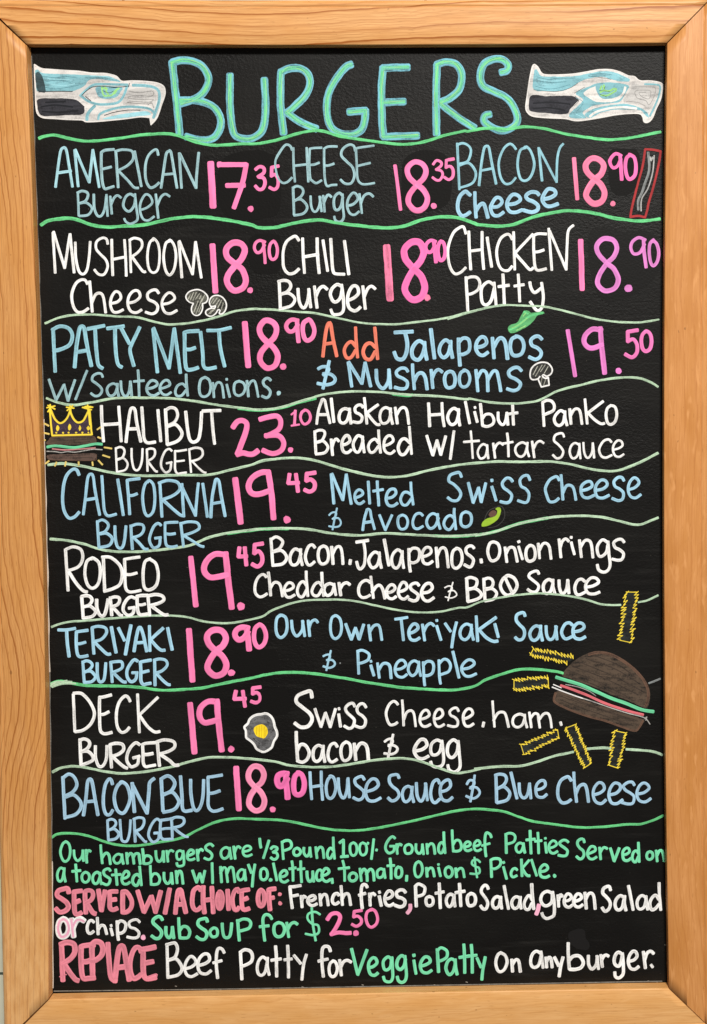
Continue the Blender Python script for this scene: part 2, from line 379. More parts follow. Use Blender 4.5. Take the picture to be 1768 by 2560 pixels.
INK = [
 ('divider_line', -1, None, 34, [
  ('D', 'g', 30, 0, (), -2993,3769,-2938,3790,-2837,3797,-2723,3768,-2580,3741,-2436,3742,-2219,3766,-2002,3798,-1786,3807,-1656,3785,-1499,3727,-1355,3697,-1210,3697,-1071,3706,-898,3710,-709,3745,-520,3802,-375,3830,-259,3823,-85,3772,161,3735,379,3705,553,3697,699,3718,888,3775,1107,3825,1123,3817,1298,3846,1531,3838,1663,3859,1852,3844,2071,3792,2290,3755,2510,3732,2729,3753,2876,3782,3005,3806),
 ]),
 ('divider_line', -1, None, 8, [
  ('D', 'g', 32, 0, (), -2995,2941,-2919,2981,-2745,3001,-2630,2983,-2516,2939,-2358,2916,-2199,2923,-1996,2936,-1778,2985,-1619,3006,-1416,3005,-1199,2975,-982,2930,-901,2901,-741,2903,-523,2950,-319,2973,-174,2948,15,2922,306,2892,496,2908,671,2965,861,2996,1022,2985,1182,2933,1230,2918,1435,2903,1582,2924,1787,2996,1992,3038,2139,3049,2358,3022,2578,2970,2799,2946,2997,2964),
 ]),
 ('divider_line', -1, None, 8, [
  ('D', 'h', 21, 0, (), -2977,1992,-2824,2049,-2650,2072,-2448,2068,-2274,2052,-2100,2044,-1956,2006,-1797,1972,-1637,1979,-1433,2010,-1287,2050,-1141,2095,-966,2116,-899,2113,-768,2107,-579,2089,-360,2068,-128,2015,105,1970,368,1956,588,1974,881,2011,1101,2065,1389,2128,1537,2136,1713,2127,1889,2114,2124,2058,2345,1998,2565,1967,2786,1958,2985,1986),
  ('D', 'h', 18, 0, (), 920,2005,1111,2062,1302,2114,1389,2125),
 ]),
 ('divider_line', -1, None, 8, [
  ('D', 'h', 23, 0, (), -2979,1264,-2886,1227,-2727,1196,-2567,1217,-2319,1259,-2029,1261,-1810,1255,-1593,1231,-1375,1192,-1156,1161,-952,1137,-806,1141,-680,1165,-548,1205,-430,1241,-298,1277,-137,1300,68,1306,288,1294,507,1270,800,1253,1094,1221,1128,1226,1334,1187,1540,1175,1658,1180,1805,1205,1982,1292,2204,1349,2425,1399,2647,1422,2794,1411,2897,1373,2974,1325),
  ('D', 'g', 28, 1, (), -1127,1151,-953,1130,-806,1136,-680,1162,-548,1202,-372,1243),
  ('D', 'g', 28, 1, (), 375,1279,507,1263,566,1267),
 ]),
 ('divider_line', -1, None, 8, [
  ('D', 'h', 25, 0, (), -2979,615,-2827,626,-2624,594,-2407,541,-2189,509,-1970,500,-1678,504,-1430,502,-1240,544,-1020,594,-907,634,-790,651,-673,661,-497,655,-336,617,-88,541,131,487,322,463,499,476,720,526,941,568,1118,589,1123,589,1388,606,1654,600,1905,601,2126,569,2274,531,2451,504,2599,513,2792,585,2973,677),
 ]),
 ('divider_line', -1, None, 8, [
  ('D', 'h', 25, 0, (), -2974,-112,-2814,-126,-2640,-167,-2466,-224,-2262,-245,-2058,-240,-1838,-220,-1618,-186,-1441,-114,-1250,-71,-1030,-44,-947,-36,-815,-31,-653,-30,-463,-43,-243,-82,21,-107,272,-90,492,-102,758,-119,964,-124,1200,-112,1161,-119,1353,-87,1605,-7,1901,49,2197,64,2419,47,2568,12,2716,-26,2805,-27,2894,9,2968,38),
  ('D', 'g', 28, 1, (), -1250,-74,-1030,-47,-947,-36,-815,-31,-654,-33),
  ('D', 'g', 28, 1, (), 758,-119,964,-127,1200,-115,1161,-119,1353,-87,1605,-7,1886,46),
 ]),
 ('divider_line', -1, None, 8, [
  ('D', 'h', 20, 0, (), -2982,-976,-2846,-933,-2656,-918,-2334,-895,-1997,-877,-1704,-887,-1485,-942,-1265,-960,-1073,-932,-926,-897,-847,-846,-713,-793,-551,-750,-330,-738,-65,-748,185,-803,406,-851,627,-876,819,-870,997,-835,1081,-831,1230,-773,1452,-731,1600,-711,1823,-701,2045,-723,2238,-763,2416,-817,2602,-824),
  ('D', 'h', 20, 0, (), 2773,-799,2862,-782,2967,-734),
 ]),
 ('divider_line', -1, None, 8, [
  ('D', 'g', 28, 0, (), -3003,-1542,-2918,-1513,-2787,-1537,-2626,-1561,-2377,-1568,-2157,-1583,-1937,-1615,-1717,-1611,-1525,-1598,-1319,-1556,-1053,-1507,-970,-1490,-822,-1462,-645,-1456,-439,-1470,-188,-1511,107,-1567,402,-1616,698,-1642,950,-1650,1143,-1618,1253,-1558,1417,-1500,1580,-1457,1759,-1456,1937,-1477,2026,-1500),
  ('D', 'h', 20, 3, (), -3001,-1560,-2933,-1528,-2845,-1511),
  ('D', 'h', 20, 3, (), -2997,-1539,-2925,-1516,-2794,-1523),
  ('D', 'h', 20, 3, (), -2989,-1569,-2889,-1540,-2757,-1539),
  ('D', 'gy', 18, 0, (), 2875,-1609,2935,-1587,2987,-1565),
 ]),
 ('divider_line', -1, None, 8, [
  ('D', 'h', 25, 0, (), -3004,-2414,-2908,-2371,-2760,-2362,-2614,-2390,-2468,-2422,-2306,-2439,-2070,-2420,-1834,-2379,-1656,-2329,-1479,-2294,-1287,-2293,-1036,-2315,-842,-2340,-688,-2380,-496,-2401,-274,-2401,-51,-2374,172,-2340,394,-2328,557,-2345,735,-2408,943,-2479,1062,-2473,1211,-2441,1141,-2444,1365,-2425,1588,-2421,1753,-2385,1932,-2327,2126,-2288),
  ('D', 'h', 25, 0, (), 2261,-2260,2410,-2251,2500,-2257),
  ('D', 'h', 25, 0, (), 2649,-2270,2783,-2279,2918,-2296,3011,-2331),
 ]),
 ('divider_line', -1, None, 8, [
  ('D', 'g', 25, 0, (), -3026,-3068,-2966,-3034,-2819,-3031,-2672,-3058,-2526,-3113,-2380,-3153,-2203,-3164,-1996,-3137,-1744,-3088,-1580,-3008,-1401,-2935,-1223,-2908,-1001,-2918,-785,-2929,-607,-2962,-400,-3011,-193,-3041,15,-3044,238,-3013,462,-2971,685,-2922,909,-2872,1088,-2848,1242,-2852,1436,-2880,1585,-2935,1734,-2983,1958,-3017,2182,-3048,2407,-3047,2631,-3027,2796,-3022,2916,-2986,3014,-2942),
 ]),
 ('title_lettering', -1, 'tall teal BURGERS title with green centre streaks', 16, [
  ('S', 'tb', 73, 0, (), -1708,4489,-1678,4166,-1649,3807),
  ('S', 'tb', 73, 0, (), -1704,4489,-1586,4510,-1442,4467,-1365,4352,-1389,4237,-1477,4151,-1636,4094),
  ('S', 'tb', 73, 0, (), -1636,4126,-1449,4119,-1305,4050,-1250,3920,-1295,3791,-1383,3748,-1498,3756,-1584,3780),
  ('S', 'tb', 73, 0, (), -1156,4365,-1161,4078,-1142,3862,-1108,3783,-1013,3754,-926,3772,-852,3847,-821,4005,-821,4192,-827,4328),
  ('S', 'tb', 73, 0, (), -668,4385,-675,4105,-650,3810),
  ('S', 'tb', 73, 0, (), -667,4393,-583,4428,-482,4428,-410,4377,-390,4277,-442,4162,-560,4047,-618,4004),
  ('S', 'tb', 73, 0, (), -618,4007,-489,3917,-331,3848),
  ('S', 'tb', 73, 0, (10,), 10,4462,-48,4434,-151,4305,-218,4161,-227,3988,-186,3859,-85,3800,31,3800,104,3843,134,3929,143,4023,-17,4009),
  ('S', 'tb', 73, 0, (1,4), 558,4437,314,4430,300,4217,301,3929,314,3770,648,3780),
  ('S', 'tb', 73, 0, (), 310,4099,521,4108),
  ('S', 'tb', 73, 0, (), 837,4453,826,4143,827,3797),
  ('S', 'tb', 73, 0, (), 837,4460,924,4486,1026,4460,1076,4359,1053,4229,965,4143,870,4100),
  ('S', 'tb', 73, 0, (), 869,4086,1036,3955,1195,3853),
  ('S', 'tb', 73, 0, (), 1459,4384,1513,4401,1524,4458,1463,4509,1376,4509,1288,4459,1256,4358,1280,4257,1388,4199,1504,4141,1576,4054,1612,3938,1575,3866,1473,3826,1371,3853,1291,3911,1296,3969,1343,3983),
  ('S', 'tg', 40, 3, (), -1708,4489,-1678,4166,-1649,3807),
  ('S', 'tg', 40, 3, (), -1704,4489,-1586,4510,-1442,4467,-1365,4352,-1389,4237,-1477,4151,-1636,4094),
  ('S', 'tg', 40, 3, (), -1636,4126,-1449,4119,-1305,4050,-1250,3920,-1295,3791,-1383,3748,-1498,3756,-1584,3780),
  ('S', 'tg', 40, 3, (), -1156,4365,-1161,4078,-1142,3862,-1108,3783,-1013,3754,-926,3772,-852,3847,-821,4005,-821,4192,-827,4328),
  ('S', 'tg', 40, 3, (), -668,4385,-675,4105,-650,3810),
  ('S', 'tg', 40, 3, (), -667,4393,-583,4428,-482,4428,-410,4377,-390,4277,-442,4162,-560,4047,-618,4004),
  ('S', 'tg', 40, 3, (), -618,4007,-489,3917,-331,3848),
  ('S', 'tg', 40, 3, (10,), 10,4462,-48,4434,-151,4305,-218,4161,-227,3988,-186,3859,-85,3800,31,3800,104,3843,134,3929,143,4023,-17,4009),
  ('S', 'tg', 40, 3, (1,4), 558,4437,314,4430,300,4217,301,3929,314,3770,648,3780),
  ('S', 'tg', 40, 3, (), 310,4099,521,4108),
  ('S', 'tg', 40, 3, (), 837,4453,826,4143,827,3797),
  ('S', 'tg', 40, 3, (), 837,4460,924,4486,1026,4460,1076,4359,1053,4229,965,4143,870,4100),
  ('S', 'tg', 40, 3, (), 869,4086,1036,3955,1195,3853),
  ('S', 'tg', 40, 3, (), 1459,4384,1513,4401,1524,4458,1463,4509,1376,4509,1288,4459,1256,4358,1280,4257,1388,4199,1504,4141,1576,4054,1612,3938,1575,3866,1473,3826,1371,3853,1291,3911,1296,3969,1343,3983),
  ('S', 'ty', 6, 6, (), -1717,4488,-1683,4163,-1644,3819),
  ('S', 'ty', 6, 6, (), -1721,4479,-1594,4518,-1425,4467,-1353,4352,-1384,4247,-1472,4140,-1636,4087),
  ('S', 'ty', 6, 6, (), -1630,4138,-1440,4117,-1312,4063,-1237,3921,-1288,3780,-1376,3736,-1502,3747,-1587,3768),
  ('S', 'ty', 6, 6, (), -1143,4377,-1173,4086,-1126,3864,-1103,3789,-1012,3757,-931,3770,-849,3835,-815,3993,-809,4178,-821,4338),
  ('S', 'ty', 6, 6, (), -655,4372,-661,4103,-642,3818),
  ('S', 'ty', 6, 6, (), -656,4390,-590,4441,-470,4414,-425,4369,-393,4287,-450,4154,-547,4060,-614,4017),
  ('S', 'ty', 6, 6, (), -611,4012,-476,3903,-331,3833),
  ('S', 'ty', 6, 6, (10,), 4,4475,-44,4447,-161,4308,-214,4171,-244,3978,-192,3845,-71,3804,30,3799,109,3840,136,3926,158,4023,-20,4003),
  ('S', 'ty', 6, 6, (1,4), 549,4442,331,4429,302,4231,298,3927,297,3767,653,3793),
  ('S', 'ty', 6, 6, (), 315,4100,527,4113),
  ('S', 'ty', 6, 6, (), 844,4446,810,4156,833,3783),
  ('S', 'ty', 6, 6, (), 828,4461,927,4491,1021,4465,1071,4356,1046,4233,974,4156,872,4093),
  ('S', 'ty', 6, 6, (), 863,4094,1046,3963,1184,3855),
  ('S', 'ty', 6, 6, (), 1466,4395,1507,4405,1536,4460,1476,4518,1370,4505,1302,4460,1246,4369,1281,4266,1399,4189,1493,4148,1587,4050,1623,3943,1562,3872,1483,3833,1366,3855,1288,3913,1311,3978,1325,3970),
  ('S', 'tk', 5, 6, (), -1696,4475,-1681,4153,-1634,3815),
  ('S', 'tk', 5, 6, (), -1696,4479,-1580,4509,-1450,4471,-1374,4364,-1386,4243,-1466,4164,-1623,4089),
  ('S', 'tk', 5, 6, (), -1621,4114,-1435,4117,-1322,4043,-1261,3926,-1290,3790,-1386,3735,-1494,3760,-1593,3770),
  ('S', 'tk', 5, 6, (), -1157,4357,-1166,4087,-1141,3853,-1119,3775,-998,3745,-914,3786,-848,3836,-836,4012,-829,4191,-830,4329),
  ('S', 'tk', 5, 6, (), -658,4400,-690,4116,-663,3822),
  ('S', 'tk', 5, 6, (), -651,4382,-597,4428,-488,4433,-416,4373,-387,4281,-453,4167,-573,4046,-611,4008),
  ('S', 'tk', 5, 6, (), -633,4016,-494,3914,-321,3851),
  ('S', 'tk', 5, 6, (10,), 21,4459,-50,4438,-151,4299,-221,4156,-229,3996,-185,3853,-100,3803,28,3789,119,3847,148,3921,134,4024,-30,4000),
  ('S', 'tk', 5, 6, (1,4), 563,4425,324,4425,308,4215,287,3926,297,3780,658,3793),
  ('S', 'tk', 5, 6, (), 296,4111,534,4118),
  ('S', 'tk', 5, 6, (), 820,4443,813,4133,833,3787),
  ('S', 'tk', 5, 6, (), 852,4458,935,4499,1035,4459,1083,4370,1061,4217,949,4148,872,4090),
  ('S', 'tk', 5, 6, (), 861,4095,1027,3952,1204,3856),
  ('S', 'tk', 5, 6, (), 1455,4387,1508,4403,1510,4458,1480,4511,1385,4519,1295,4452,1262,4358,1279,4253,1402,4209,1490,4134,1591,4054,1610,3932,1564,3873,1462,3824,1365,3860,1298,3898,1289,3963,1340,3973),
  ('S', 'tk', 4, 6, (), -1681,4495,-1656,4178,-1623,3810),
  ('S', 'tk', 4, 6, (), -1683,4492,-1562,4503,-1422,4454,-1340,4349,-1363,4228,-1446,4149,-1611,4088),
  ('S', 'tk', 4, 6, (), -1605,4128,-1419,4107,-1280,4057,-1228,3914,-1267,3779,-1352,3755,-1477,3762,-1563,3775),
  ('S', 'tk', 4, 6, (), -1125,4355,-1138,4069,-1119,3864,-1078,3793,-993,3745,-903,3776,-825,3842,-802,4009,-796,4192,-806,4326),
  ('S', 'tk', 4, 6, (), -635,4388,-648,4115,-627,3805),
  ('S', 'tk', 4, 6, (), -647,4383,-551,4439,-449,4431,-380,4371,-367,4272,-414,4154,-537,4041,-586,4000),
  ('S', 'tk', 4, 6, (), -591,4017,-463,3921,-302,3843),
  ('S', 'tk', 4, 6, (10,), 38,4471,-20,4430,-130,4295,-189,4171,-195,3998,-162,3853,-57,3799,59,3801,128,3851,154,3924,172,4022,13,4013),
  ('S', 'tk', 4, 6, (1,4), 581,4439,346,4442,326,4224,331,3933,338,3772,675,3773),
  ('S', 'tk', 4, 6, (), 334,4090,542,4114),
  ('S', 'tk', 4, 6, (), 857,4463,857,4137,849,3805),
  ('S', 'tk', 4, 6, (), 862,4454,955,4479,1053,4469,1100,4367,1079,4227,986,4149,900,4112),
  ('S', 'tk', 4, 6, (), 900,4075,1068,3958,1222,3851),
  ('S', 'tk', 4, 6, (), 1488,4371,1542,4406,1556,4459,1491,4503,1395,4502,1317,4459,1282,4359,1301,4256,1408,4199,1533,4142,1604,4042,1644,3948,1606,3863,1493,3830,1393,3863,1318,3899,1320,3959,1372,3992),
 ]),
 ('dish_name', -1, None, 16, [
  ('S', 'b1h', 26, 0, (), -2848,3303,-2820,3494,-2793,3642,-2766,3677,-2740,3662,-2718,3528,-2686,3300),
  ('S', 'b1h', 27, 0, (), -2824,3437,-2697,3456),
  ('S', 'b1h', 26, 0, (), -2658,3654,-2631,3303),
  ('S', 'b1h', 26, 0, (1,2), -2652,3658,-2525,3345,-2484,3656,-2430,3295),
  ('S', 'b1', 27, 0, (2,), -2282,3659,-2365,3653,-2403,3632,-2406,3491,-2400,3350,-2380,3284,-2345,3288,-2291,3305),
  ('S', 'b1', 26, 0, (), -2401,3470,-2361,3480,-2312,3492),
  ('S', 'b1', 26, 0, (), -2264,3647,-2248,3292),
  ('S', 'b1', 25, 0, (), -2268,3641,-2198,3657,-2110,3642,-2099,3568,-2154,3506,-2240,3460),
  ('S', 'b1', 25, 0, (), -2251,3462,-2161,3369,-2099,3297,-2056,3289),
  ('S', 'b1', 26, 0, (), -2084,3640,-2025,3302),
  ('S', 'b1', 25, 0, (), -1858,3606,-1871,3654,-1907,3645,-1957,3590,-1984,3492,-1980,3364,-1946,3295,-1901,3301,-1856,3338),
  ('S', 'b1', 26, 0, (), -1836,3290,-1807,3470,-1782,3612,-1756,3640,-1737,3638,-1716,3504,-1683,3284),
  ('S', 'b1', 25, 0, (), -1809,3417,-1700,3426),
  ('S', 'b1', 25, 0, (), -1657,3621,-1640,3283),
  ('S', 'b1', 27, 0, (1,), -1651,3616,-1501,3286,-1489,3453,-1468,3629),
  ('S', 'b1', 22, 0, (), -2637,3252,-2632,3021),
  ('S', 'b1', 25, 0, (), -2639,3245,-2597,3263,-2548,3248,-2540,3214,-2566,3166,-2629,3143),
  ('S', 'b1', 24, 0, (), -2623,3144,-2560,3150,-2511,3113,-2508,3076,-2547,3032,-2626,3022),
  ('S', 'b1', 25, 0, (), -2484,3229,-2481,3098,-2452,3025,-2413,3027,-2380,3096,-2363,3215),
  ('S', 'b1', 23, 0, (), -2362,3225,-2355,3016),
  ('S', 'b1', 24, 0, (), -2327,3209,-2315,3038),
  ('S', 'b1', 23, 0, (), -2322,3124,-2291,3193,-2257,3218,-2224,3196),
  ('S', 'b1', 25, 0, (), -2087,3205,-2135,3232,-2180,3201,-2204,3129,-2181,3080,-2142,3067,-2100,3119,-2086,3185),
  ('S', 'b1', 23, 0, (), -2088,3231,-2079,3106,-2068,2995,-2102,2958,-2143,2945,-2180,2965,-2195,2994),
  ('S', 'b1', 23, 0, (), -2026,3081,-1971,3102,-1924,3149,-1944,3210,-1989,3226,-2032,3158,-2044,3076,-2018,2995,-1968,2977,-1910,3014),
  ('S', 'b1', 24, 0, (), -1889,3227,-1869,2995),
  ('S', 'b1', 24, 0, (), -1878,3115,-1839,3201,-1796,3229,-1757,3207),
 ]),
 ('price', -1, None, 16, [
  ('S', 'p', 65, 0, (), -1355,3523,-1347,3311,-1340,3104),
  ('S', 'p', 56, 0, (1,), -1277,3510,-1014,3509),
  ('S', 'p', 56, 0, (), -1014,3509,-1056,3322,-1139,3094),
  ('S', 'p', 56, 0, (), -1201,3308,-1034,3310),
  ('F', 'p', 0, 0, (), -1002,3071,-1006,3089,-996,3106,-978,3112,-960,3109,-951,3094,-948,3077,-957,3063,-973,3052,-991,3059),
  ('S', 'p', 40, 0, (4,), -922,3463,-886,3488,-846,3475,-846,3430,-900,3391),
  ('S', 'p', 39, 0, (), -894,3389,-850,3380,-835,3333,-855,3279,-894,3269,-927,3301),
  ('S', 'p', 38, 0, (1,2), -705,3493,-768,3480,-773,3398,-738,3413,-710,3370,-714,3298,-746,3269,-790,3287),
 ]),
 ('dish_name', -1, None, 16, [
  ('S', 'b1', 23, 0, (), -570,3648,-589,3687,-633,3696,-684,3634,-732,3538,-717,3402,-673,3335,-623,3338,-576,3381),
  ('S', 'b1', 23, 0, (), -558,3667,-557,3502,-547,3337),
  ('S', 'b1', 23, 0, (), -430,3667,-425,3507,-417,3337),
  ('S', 'b1', 24, 0, (), -552,3494,-416,3510),
  ('S', 'b1', 23, 0, (2,), -285,3668,-363,3664,-400,3657,-406,3520,-400,3382,-379,3349,-341,3327,-291,3353),
  ('S', 'b1', 23, 0, (), -401,3503,-359,3506,-312,3524),
  ('S', 'b1', 23, 0, (2,), -137,3679,-220,3678,-262,3658,-263,3510,-257,3360,-237,3299,-193,3308,-145,3310),
  ('S', 'b1', 24, 0, (), -261,3496,-220,3496,-169,3514),
  ('S', 'b1', 25, 0, (), 38,3637,24,3684,-21,3694,-80,3654,-95,3592,-45,3535,11,3476,28,3396,-3,3326,-63,3322,-105,3358),
  ('S', 'b1', 23, 0, (2,), 219,3685,105,3671,45,3659,51,3522,58,3372,91,3320,145,3314,220,3325),
  ('S', 'b1', 23, 0, (), 55,3490,107,3502,181,3519),
  ('S', 'b1', 25, 0, (), -566,3286,-560,3021),
  ('S', 'b1', 25, 0, (), -569,3282,-528,3300,-482,3282,-468,3243,-495,3195,-555,3157),
  ('S', 'b1', 24, 0, (), -554,3163,-491,3171,-439,3119,-437,3072,-477,3032,-559,3017),
  ('S', 'b1', 23, 0, (), -398,3202,-394,3112,-372,3057,-343,3058,-315,3111,-302,3192),
  ('S', 'b1', 24, 0, (), -312,3198,-294,3051),
  ('S', 'b1', 24, 0, (), -276,3206,-264,3047),
  ('S', 'b1', 26, 0, (), -273,3133,-248,3191,-225,3214,-199,3195),
  ('S', 'b1', 26, 0, (), -91,3207,-123,3232,-165,3195,-175,3132,-163,3074,-129,3071,-101,3117,-88,3190),
  ('S', 'b1', 24, 0, (), -90,3219,-88,3099,-80,3005,-100,2962,-133,2953,-162,2971,-171,3005),
  ('S', 'b1', 25, 0, (), -33,3111,14,3123,58,3172,38,3223,6,3228,-33,3176,-45,3106,-23,3038,22,3019,68,3051),
  ('S', 'b1', 24, 0, (), 74,3221,96,3032),
  ('S', 'b1', 25, 0, (), 86,3127,119,3203,168,3225,207,3196),
 ]),
 ('price', -1, None, 16, [
  ('S', 'p', 34, 0, (), 422,3493,447,3281,471,3064),
  ('S', 'p', 61, 0, (), 633,3306,556,3383,543,3465,606,3525,682,3510,721,3446,698,3370,634,3307,559,3212,550,3131,615,3063,697,3085,733,3171,695,3257,636,3306),
  ('F', 'p', 0, 0, (), 764,3095,765,3113,774,3128,793,3130,808,3124,820,3111,822,3093,809,3077,791,3073,776,3078),
  ('S', 'p', 31, 0, (4,), 793,3505,825,3541,869,3522,866,3488,821,3452),
  ('S', 'p', 30, 0, (), 819,3454,868,3440,883,3404,858,3355,822,3351,786,3376),
  ('S', 'p', 32, 0, (1,2), 990,3555,919,3542,915,3472,952,3484,981,3451,978,3386,942,3355,900,3378),
 ]),
 ('dish_name', -1, None, 16, [
  ('S', 'b2', 24, 0, (), 1026,3703,1043,3261),
  ('S', 'b2', 24, 0, (), 1029,3692,1082,3705,1137,3679,1159,3626,1126,3533,1046,3507),
  ('S', 'b2', 24, 0, (), 1048,3493,1136,3513,1199,3437,1197,3364,1155,3312,1048,3276),
  ('S', 'b2', 26, 0, (), 1235,3299,1257,3495,1283,3644,1303,3674,1332,3662,1357,3526,1400,3309),
  ('S', 'b2', 24, 0, (), 1254,3441,1379,3464),
  ('S', 'b2', 24, 0, (), 1594,3646,1562,3686,1527,3694,1470,3641,1428,3520,1440,3391,1484,3316,1542,3318,1589,3369),
  ('S', 'b2', 25, 0, (), 1687,3658,1635,3630,1610,3503,1632,3371,1683,3340,1739,3385,1772,3499,1741,3619,1697,3669,1675,3657),
  ('S', 'b2', 26, 0, (), 1816,3657,1847,3337),
  ('S', 'b2', 23, 0, (1,), 1821,3648,1988,3326,1995,3541,2018,3647,2054,3695),
  ('S', 'b3', 36, 0, (), 1148,3205,1124,3226,1101,3242,1052,3201,1027,3131,1029,3056,1063,3006,1104,3012,1144,3039),
  ('S', 'b3', 34, 0, (), 1193,3231,1194,3123,1203,2985),
  ('S', 'b3', 37, 0, (), 1201,3048,1237,3105,1272,3122,1294,3079,1317,2988),
  ('S', 'b3', 34, 0, (), 1359,3087,1417,3094,1456,3134,1440,3172,1400,3178,1363,3130,1344,3078,1369,3014,1418,3004,1469,3036),
  ('S', 'b3', 35, 0, (), 1517,3112,1584,3122,1634,3157,1614,3197,1564,3209,1520,3164,1502,3105,1531,3044,1591,3036,1651,3059),
  ('S', 'b3', 37, 0, (), 1814,3205,1789,3228,1735,3230,1689,3195,1708,3160,1762,3137,1805,3099,1797,3056,1743,3037,1667,3056),
  ('S', 'b3', 37, 0, (), 1863,3163,1925,3175,1977,3210,1963,3250,1908,3260,1868,3214,1847,3157,1880,3103,1931,3093,1998,3115),
 ]),
 ('price', -1, None, 16, [
  ('S', 'ps', 40, 0, (), 2159,3553,2174,3353,2189,3158),
  ('S', 'ps', 57, 0, (), 2362,3349,2286,3424,2275,3497,2332,3554,2406,3539,2447,3483,2422,3405,2358,3348,2292,3255,2278,3185,2346,3116,2426,3139,2456,3218,2419,3302,2359,3349),
  ('F', 'ps', 0, 0, (), 2511,3125,2520,3137,2536,3142,2551,3135,2562,3123,2559,3107,2549,3095,2534,3090,2520,3095,2509,3109),
  ('S', 'p2', 38, 0, (), 2616,3579,2566,3598,2522,3559,2509,3511,2538,3463,2581,3480,2613,3545),
  ('S', 'p2', 42, 0, (), 2607,3581,2615,3473,2623,3345),
  ('S', 'p2', 41, 0, (), 2710,3587,2670,3555,2658,3471,2672,3386,2701,3351,2748,3386,2762,3469,2748,3555,2715,3583,2698,3590),
 ]),
 ('bacon_drawing', -1, None, 16, [
  ('S', 'rd', 22, 0, (2,7,9), 2852,3640,2932,3634,3003,3619,2983,3492,2939,3303,2887,3128,2872,3055,2850,2980,2784,2995,2706,2986,2723,3085,2778,3303,2826,3478,2852,3640),
  ('S', 'gy', 24, 0, (), 2881,3608,2891,3448,2847,3303,2817,3216,2784,3143,2784,3056),
  ('S', 'gw', 13, 0, (), 2940,3579,2925,3419,2880,3267,2817,3158,2811,3044),
  ('S', 'gw', 13, 0, (), 2900,3565,2910,3528,2921,3565,2932,3538),
 ]),
 ('dish_name', -1, None, 16, [
  ('S', 'w', 25, 0, (), -2884,2862,-2870,2473),
  ('S', 'w', 27, 0, (1,2), -2877,2872,-2779,2524,-2720,2849,-2688,2475),
  ('S', 'w', 26, 0, (), -2671,2768,-2670,2626,-2647,2503,-2609,2462,-2568,2496,-2544,2602,-2527,2779),
  ('S', 'w', 25, 0, (), -2360,2754,-2371,2799,-2412,2810,-2467,2773,-2472,2707,-2433,2654,-2380,2597,-2366,2532,-2398,2462,-2450,2459,-2492,2504),
  ('S', 'w', 27, 0, (), -2322,2793,-2321,2614,-2317,2446),
  ('S', 'w', 26, 0, (), -2198,2789,-2190,2615,-2188,2440),
  ('S', 'w', 27, 0, (), -2324,2602,-2189,2626),
  ('S', 'w', 24, 0, (), -2147,2788,-2143,2474),
  ('S', 'w', 25, 0, (), -2150,2787,-2103,2808,-2040,2786,-2032,2726,-2072,2670,-2137,2625),
  ('S', 'w', 27, 0, (), -2133,2632,-2078,2555,-2026,2485,-2004,2483),
  ('S', 'w', 24, 0, (), -1922,2795,-1959,2755,-1981,2630,-1968,2512,-1927,2472,-1882,2507,-1863,2628,-1876,2750,-1919,2804,-1929,2781),
  ('S', 'w', 26, 0, (), -1763,2777,-1803,2751,-1825,2622,-1809,2498,-1771,2448,-1726,2506,-1705,2628,-1721,2733,-1759,2788,-1776,2771),
  ('S', 'w', 27, 0, (), -1675,2767,-1652,2421),
  ('S', 'w', 26, 0, (1,2), -1670,2776,-1549,2455,-1515,2767,-1465,2418),
  ('S', 'w', 28, 0, (), -2564,2370,-2584,2405,-2626,2408,-2678,2367,-2716,2268,-2707,2165,-2668,2100,-2614,2097,-2561,2131),
  ('S', 'w', 28, 0, (), -2541,2392,-2534,2290,-2522,2095),
  ('S', 'w', 27, 0, (), -2526,2179,-2487,2264,-2440,2277,-2411,2233,-2393,2086),
  ('S', 'w', 27, 0, (), -2331,2179,-2279,2192,-2244,2231,-2257,2279,-2296,2292,-2333,2241,-2347,2169,-2323,2100,-2277,2092,-2226,2116),
  ('S', 'w', 27, 0, (), -2161,2182,-2107,2197,-2059,2242,-2074,2293,-2119,2297,-2164,2248,-2179,2172,-2152,2104,-2099,2088,-2048,2114),
  ('S', 'w', 28, 0, (), -1879,2276,-1904,2306,-1947,2301,-1985,2268,-1978,2216,-1925,2189,-1892,2152,-1902,2099,-1947,2075,-2006,2091),
  ('S', 'w', 26, 0, (), -1833,2168,-1776,2181,-1725,2222,-1747,2268,-1788,2276,-1836,2225,-1850,2160,-1822,2091,-1768,2076,-1707,2106),
 ]),
 ('price', -1, None, 16, [
  ('S', 'p', 56, 0, (), -1352,2734,-1341,2506,-1330,2282),
  ('S', 'p', 59, 0, (), -1130,2546,-1209,2619,-1217,2699,-1156,2755,-1077,2747,-1040,2688,-1070,2605,-1132,2541,-1205,2447,-1216,2369,-1153,2295,-1066,2323,-1035,2397,-1067,2494,-1132,2547),
  ('F', 'p', 0, 0, (), -1017,2317,-1002,2324,-984,2327,-969,2314,-968,2296,-974,2279,-989,2269,-1008,2273,-1021,2282,-1024,2301),
  ('S', 'p', 35, 0, (), -845,2764,-895,2778,-935,2753,-948,2704,-925,2661,-885,2672,-851,2733),
  ('S', 'p', 34, 0, (), -861,2763,-852,2664,-846,2556),
  ('S', 'p', 36, 0, (), -764,2769,-793,2742,-805,2680,-796,2615,-770,2593,-737,2618,-725,2685,-738,2744,-761,2771,-771,2765),
 ]),
 ('mushroom_drawing', -1, 'two chalk mushrooms side by side', 16, [
  ('F', 'mf', 0, 0, (), -1540,2171,-1587,2189,-1611,2223,-1608,2253,-1579,2284,-1531,2299,-1491,2300,-1447,2278,-1417,2244,-1413,2211,-1432,2184,-1466,2171,-1461,2144,-1470,2103,-1491,2069,-1522,2061,-1549,2076,-1560,2107,-1556,2141),
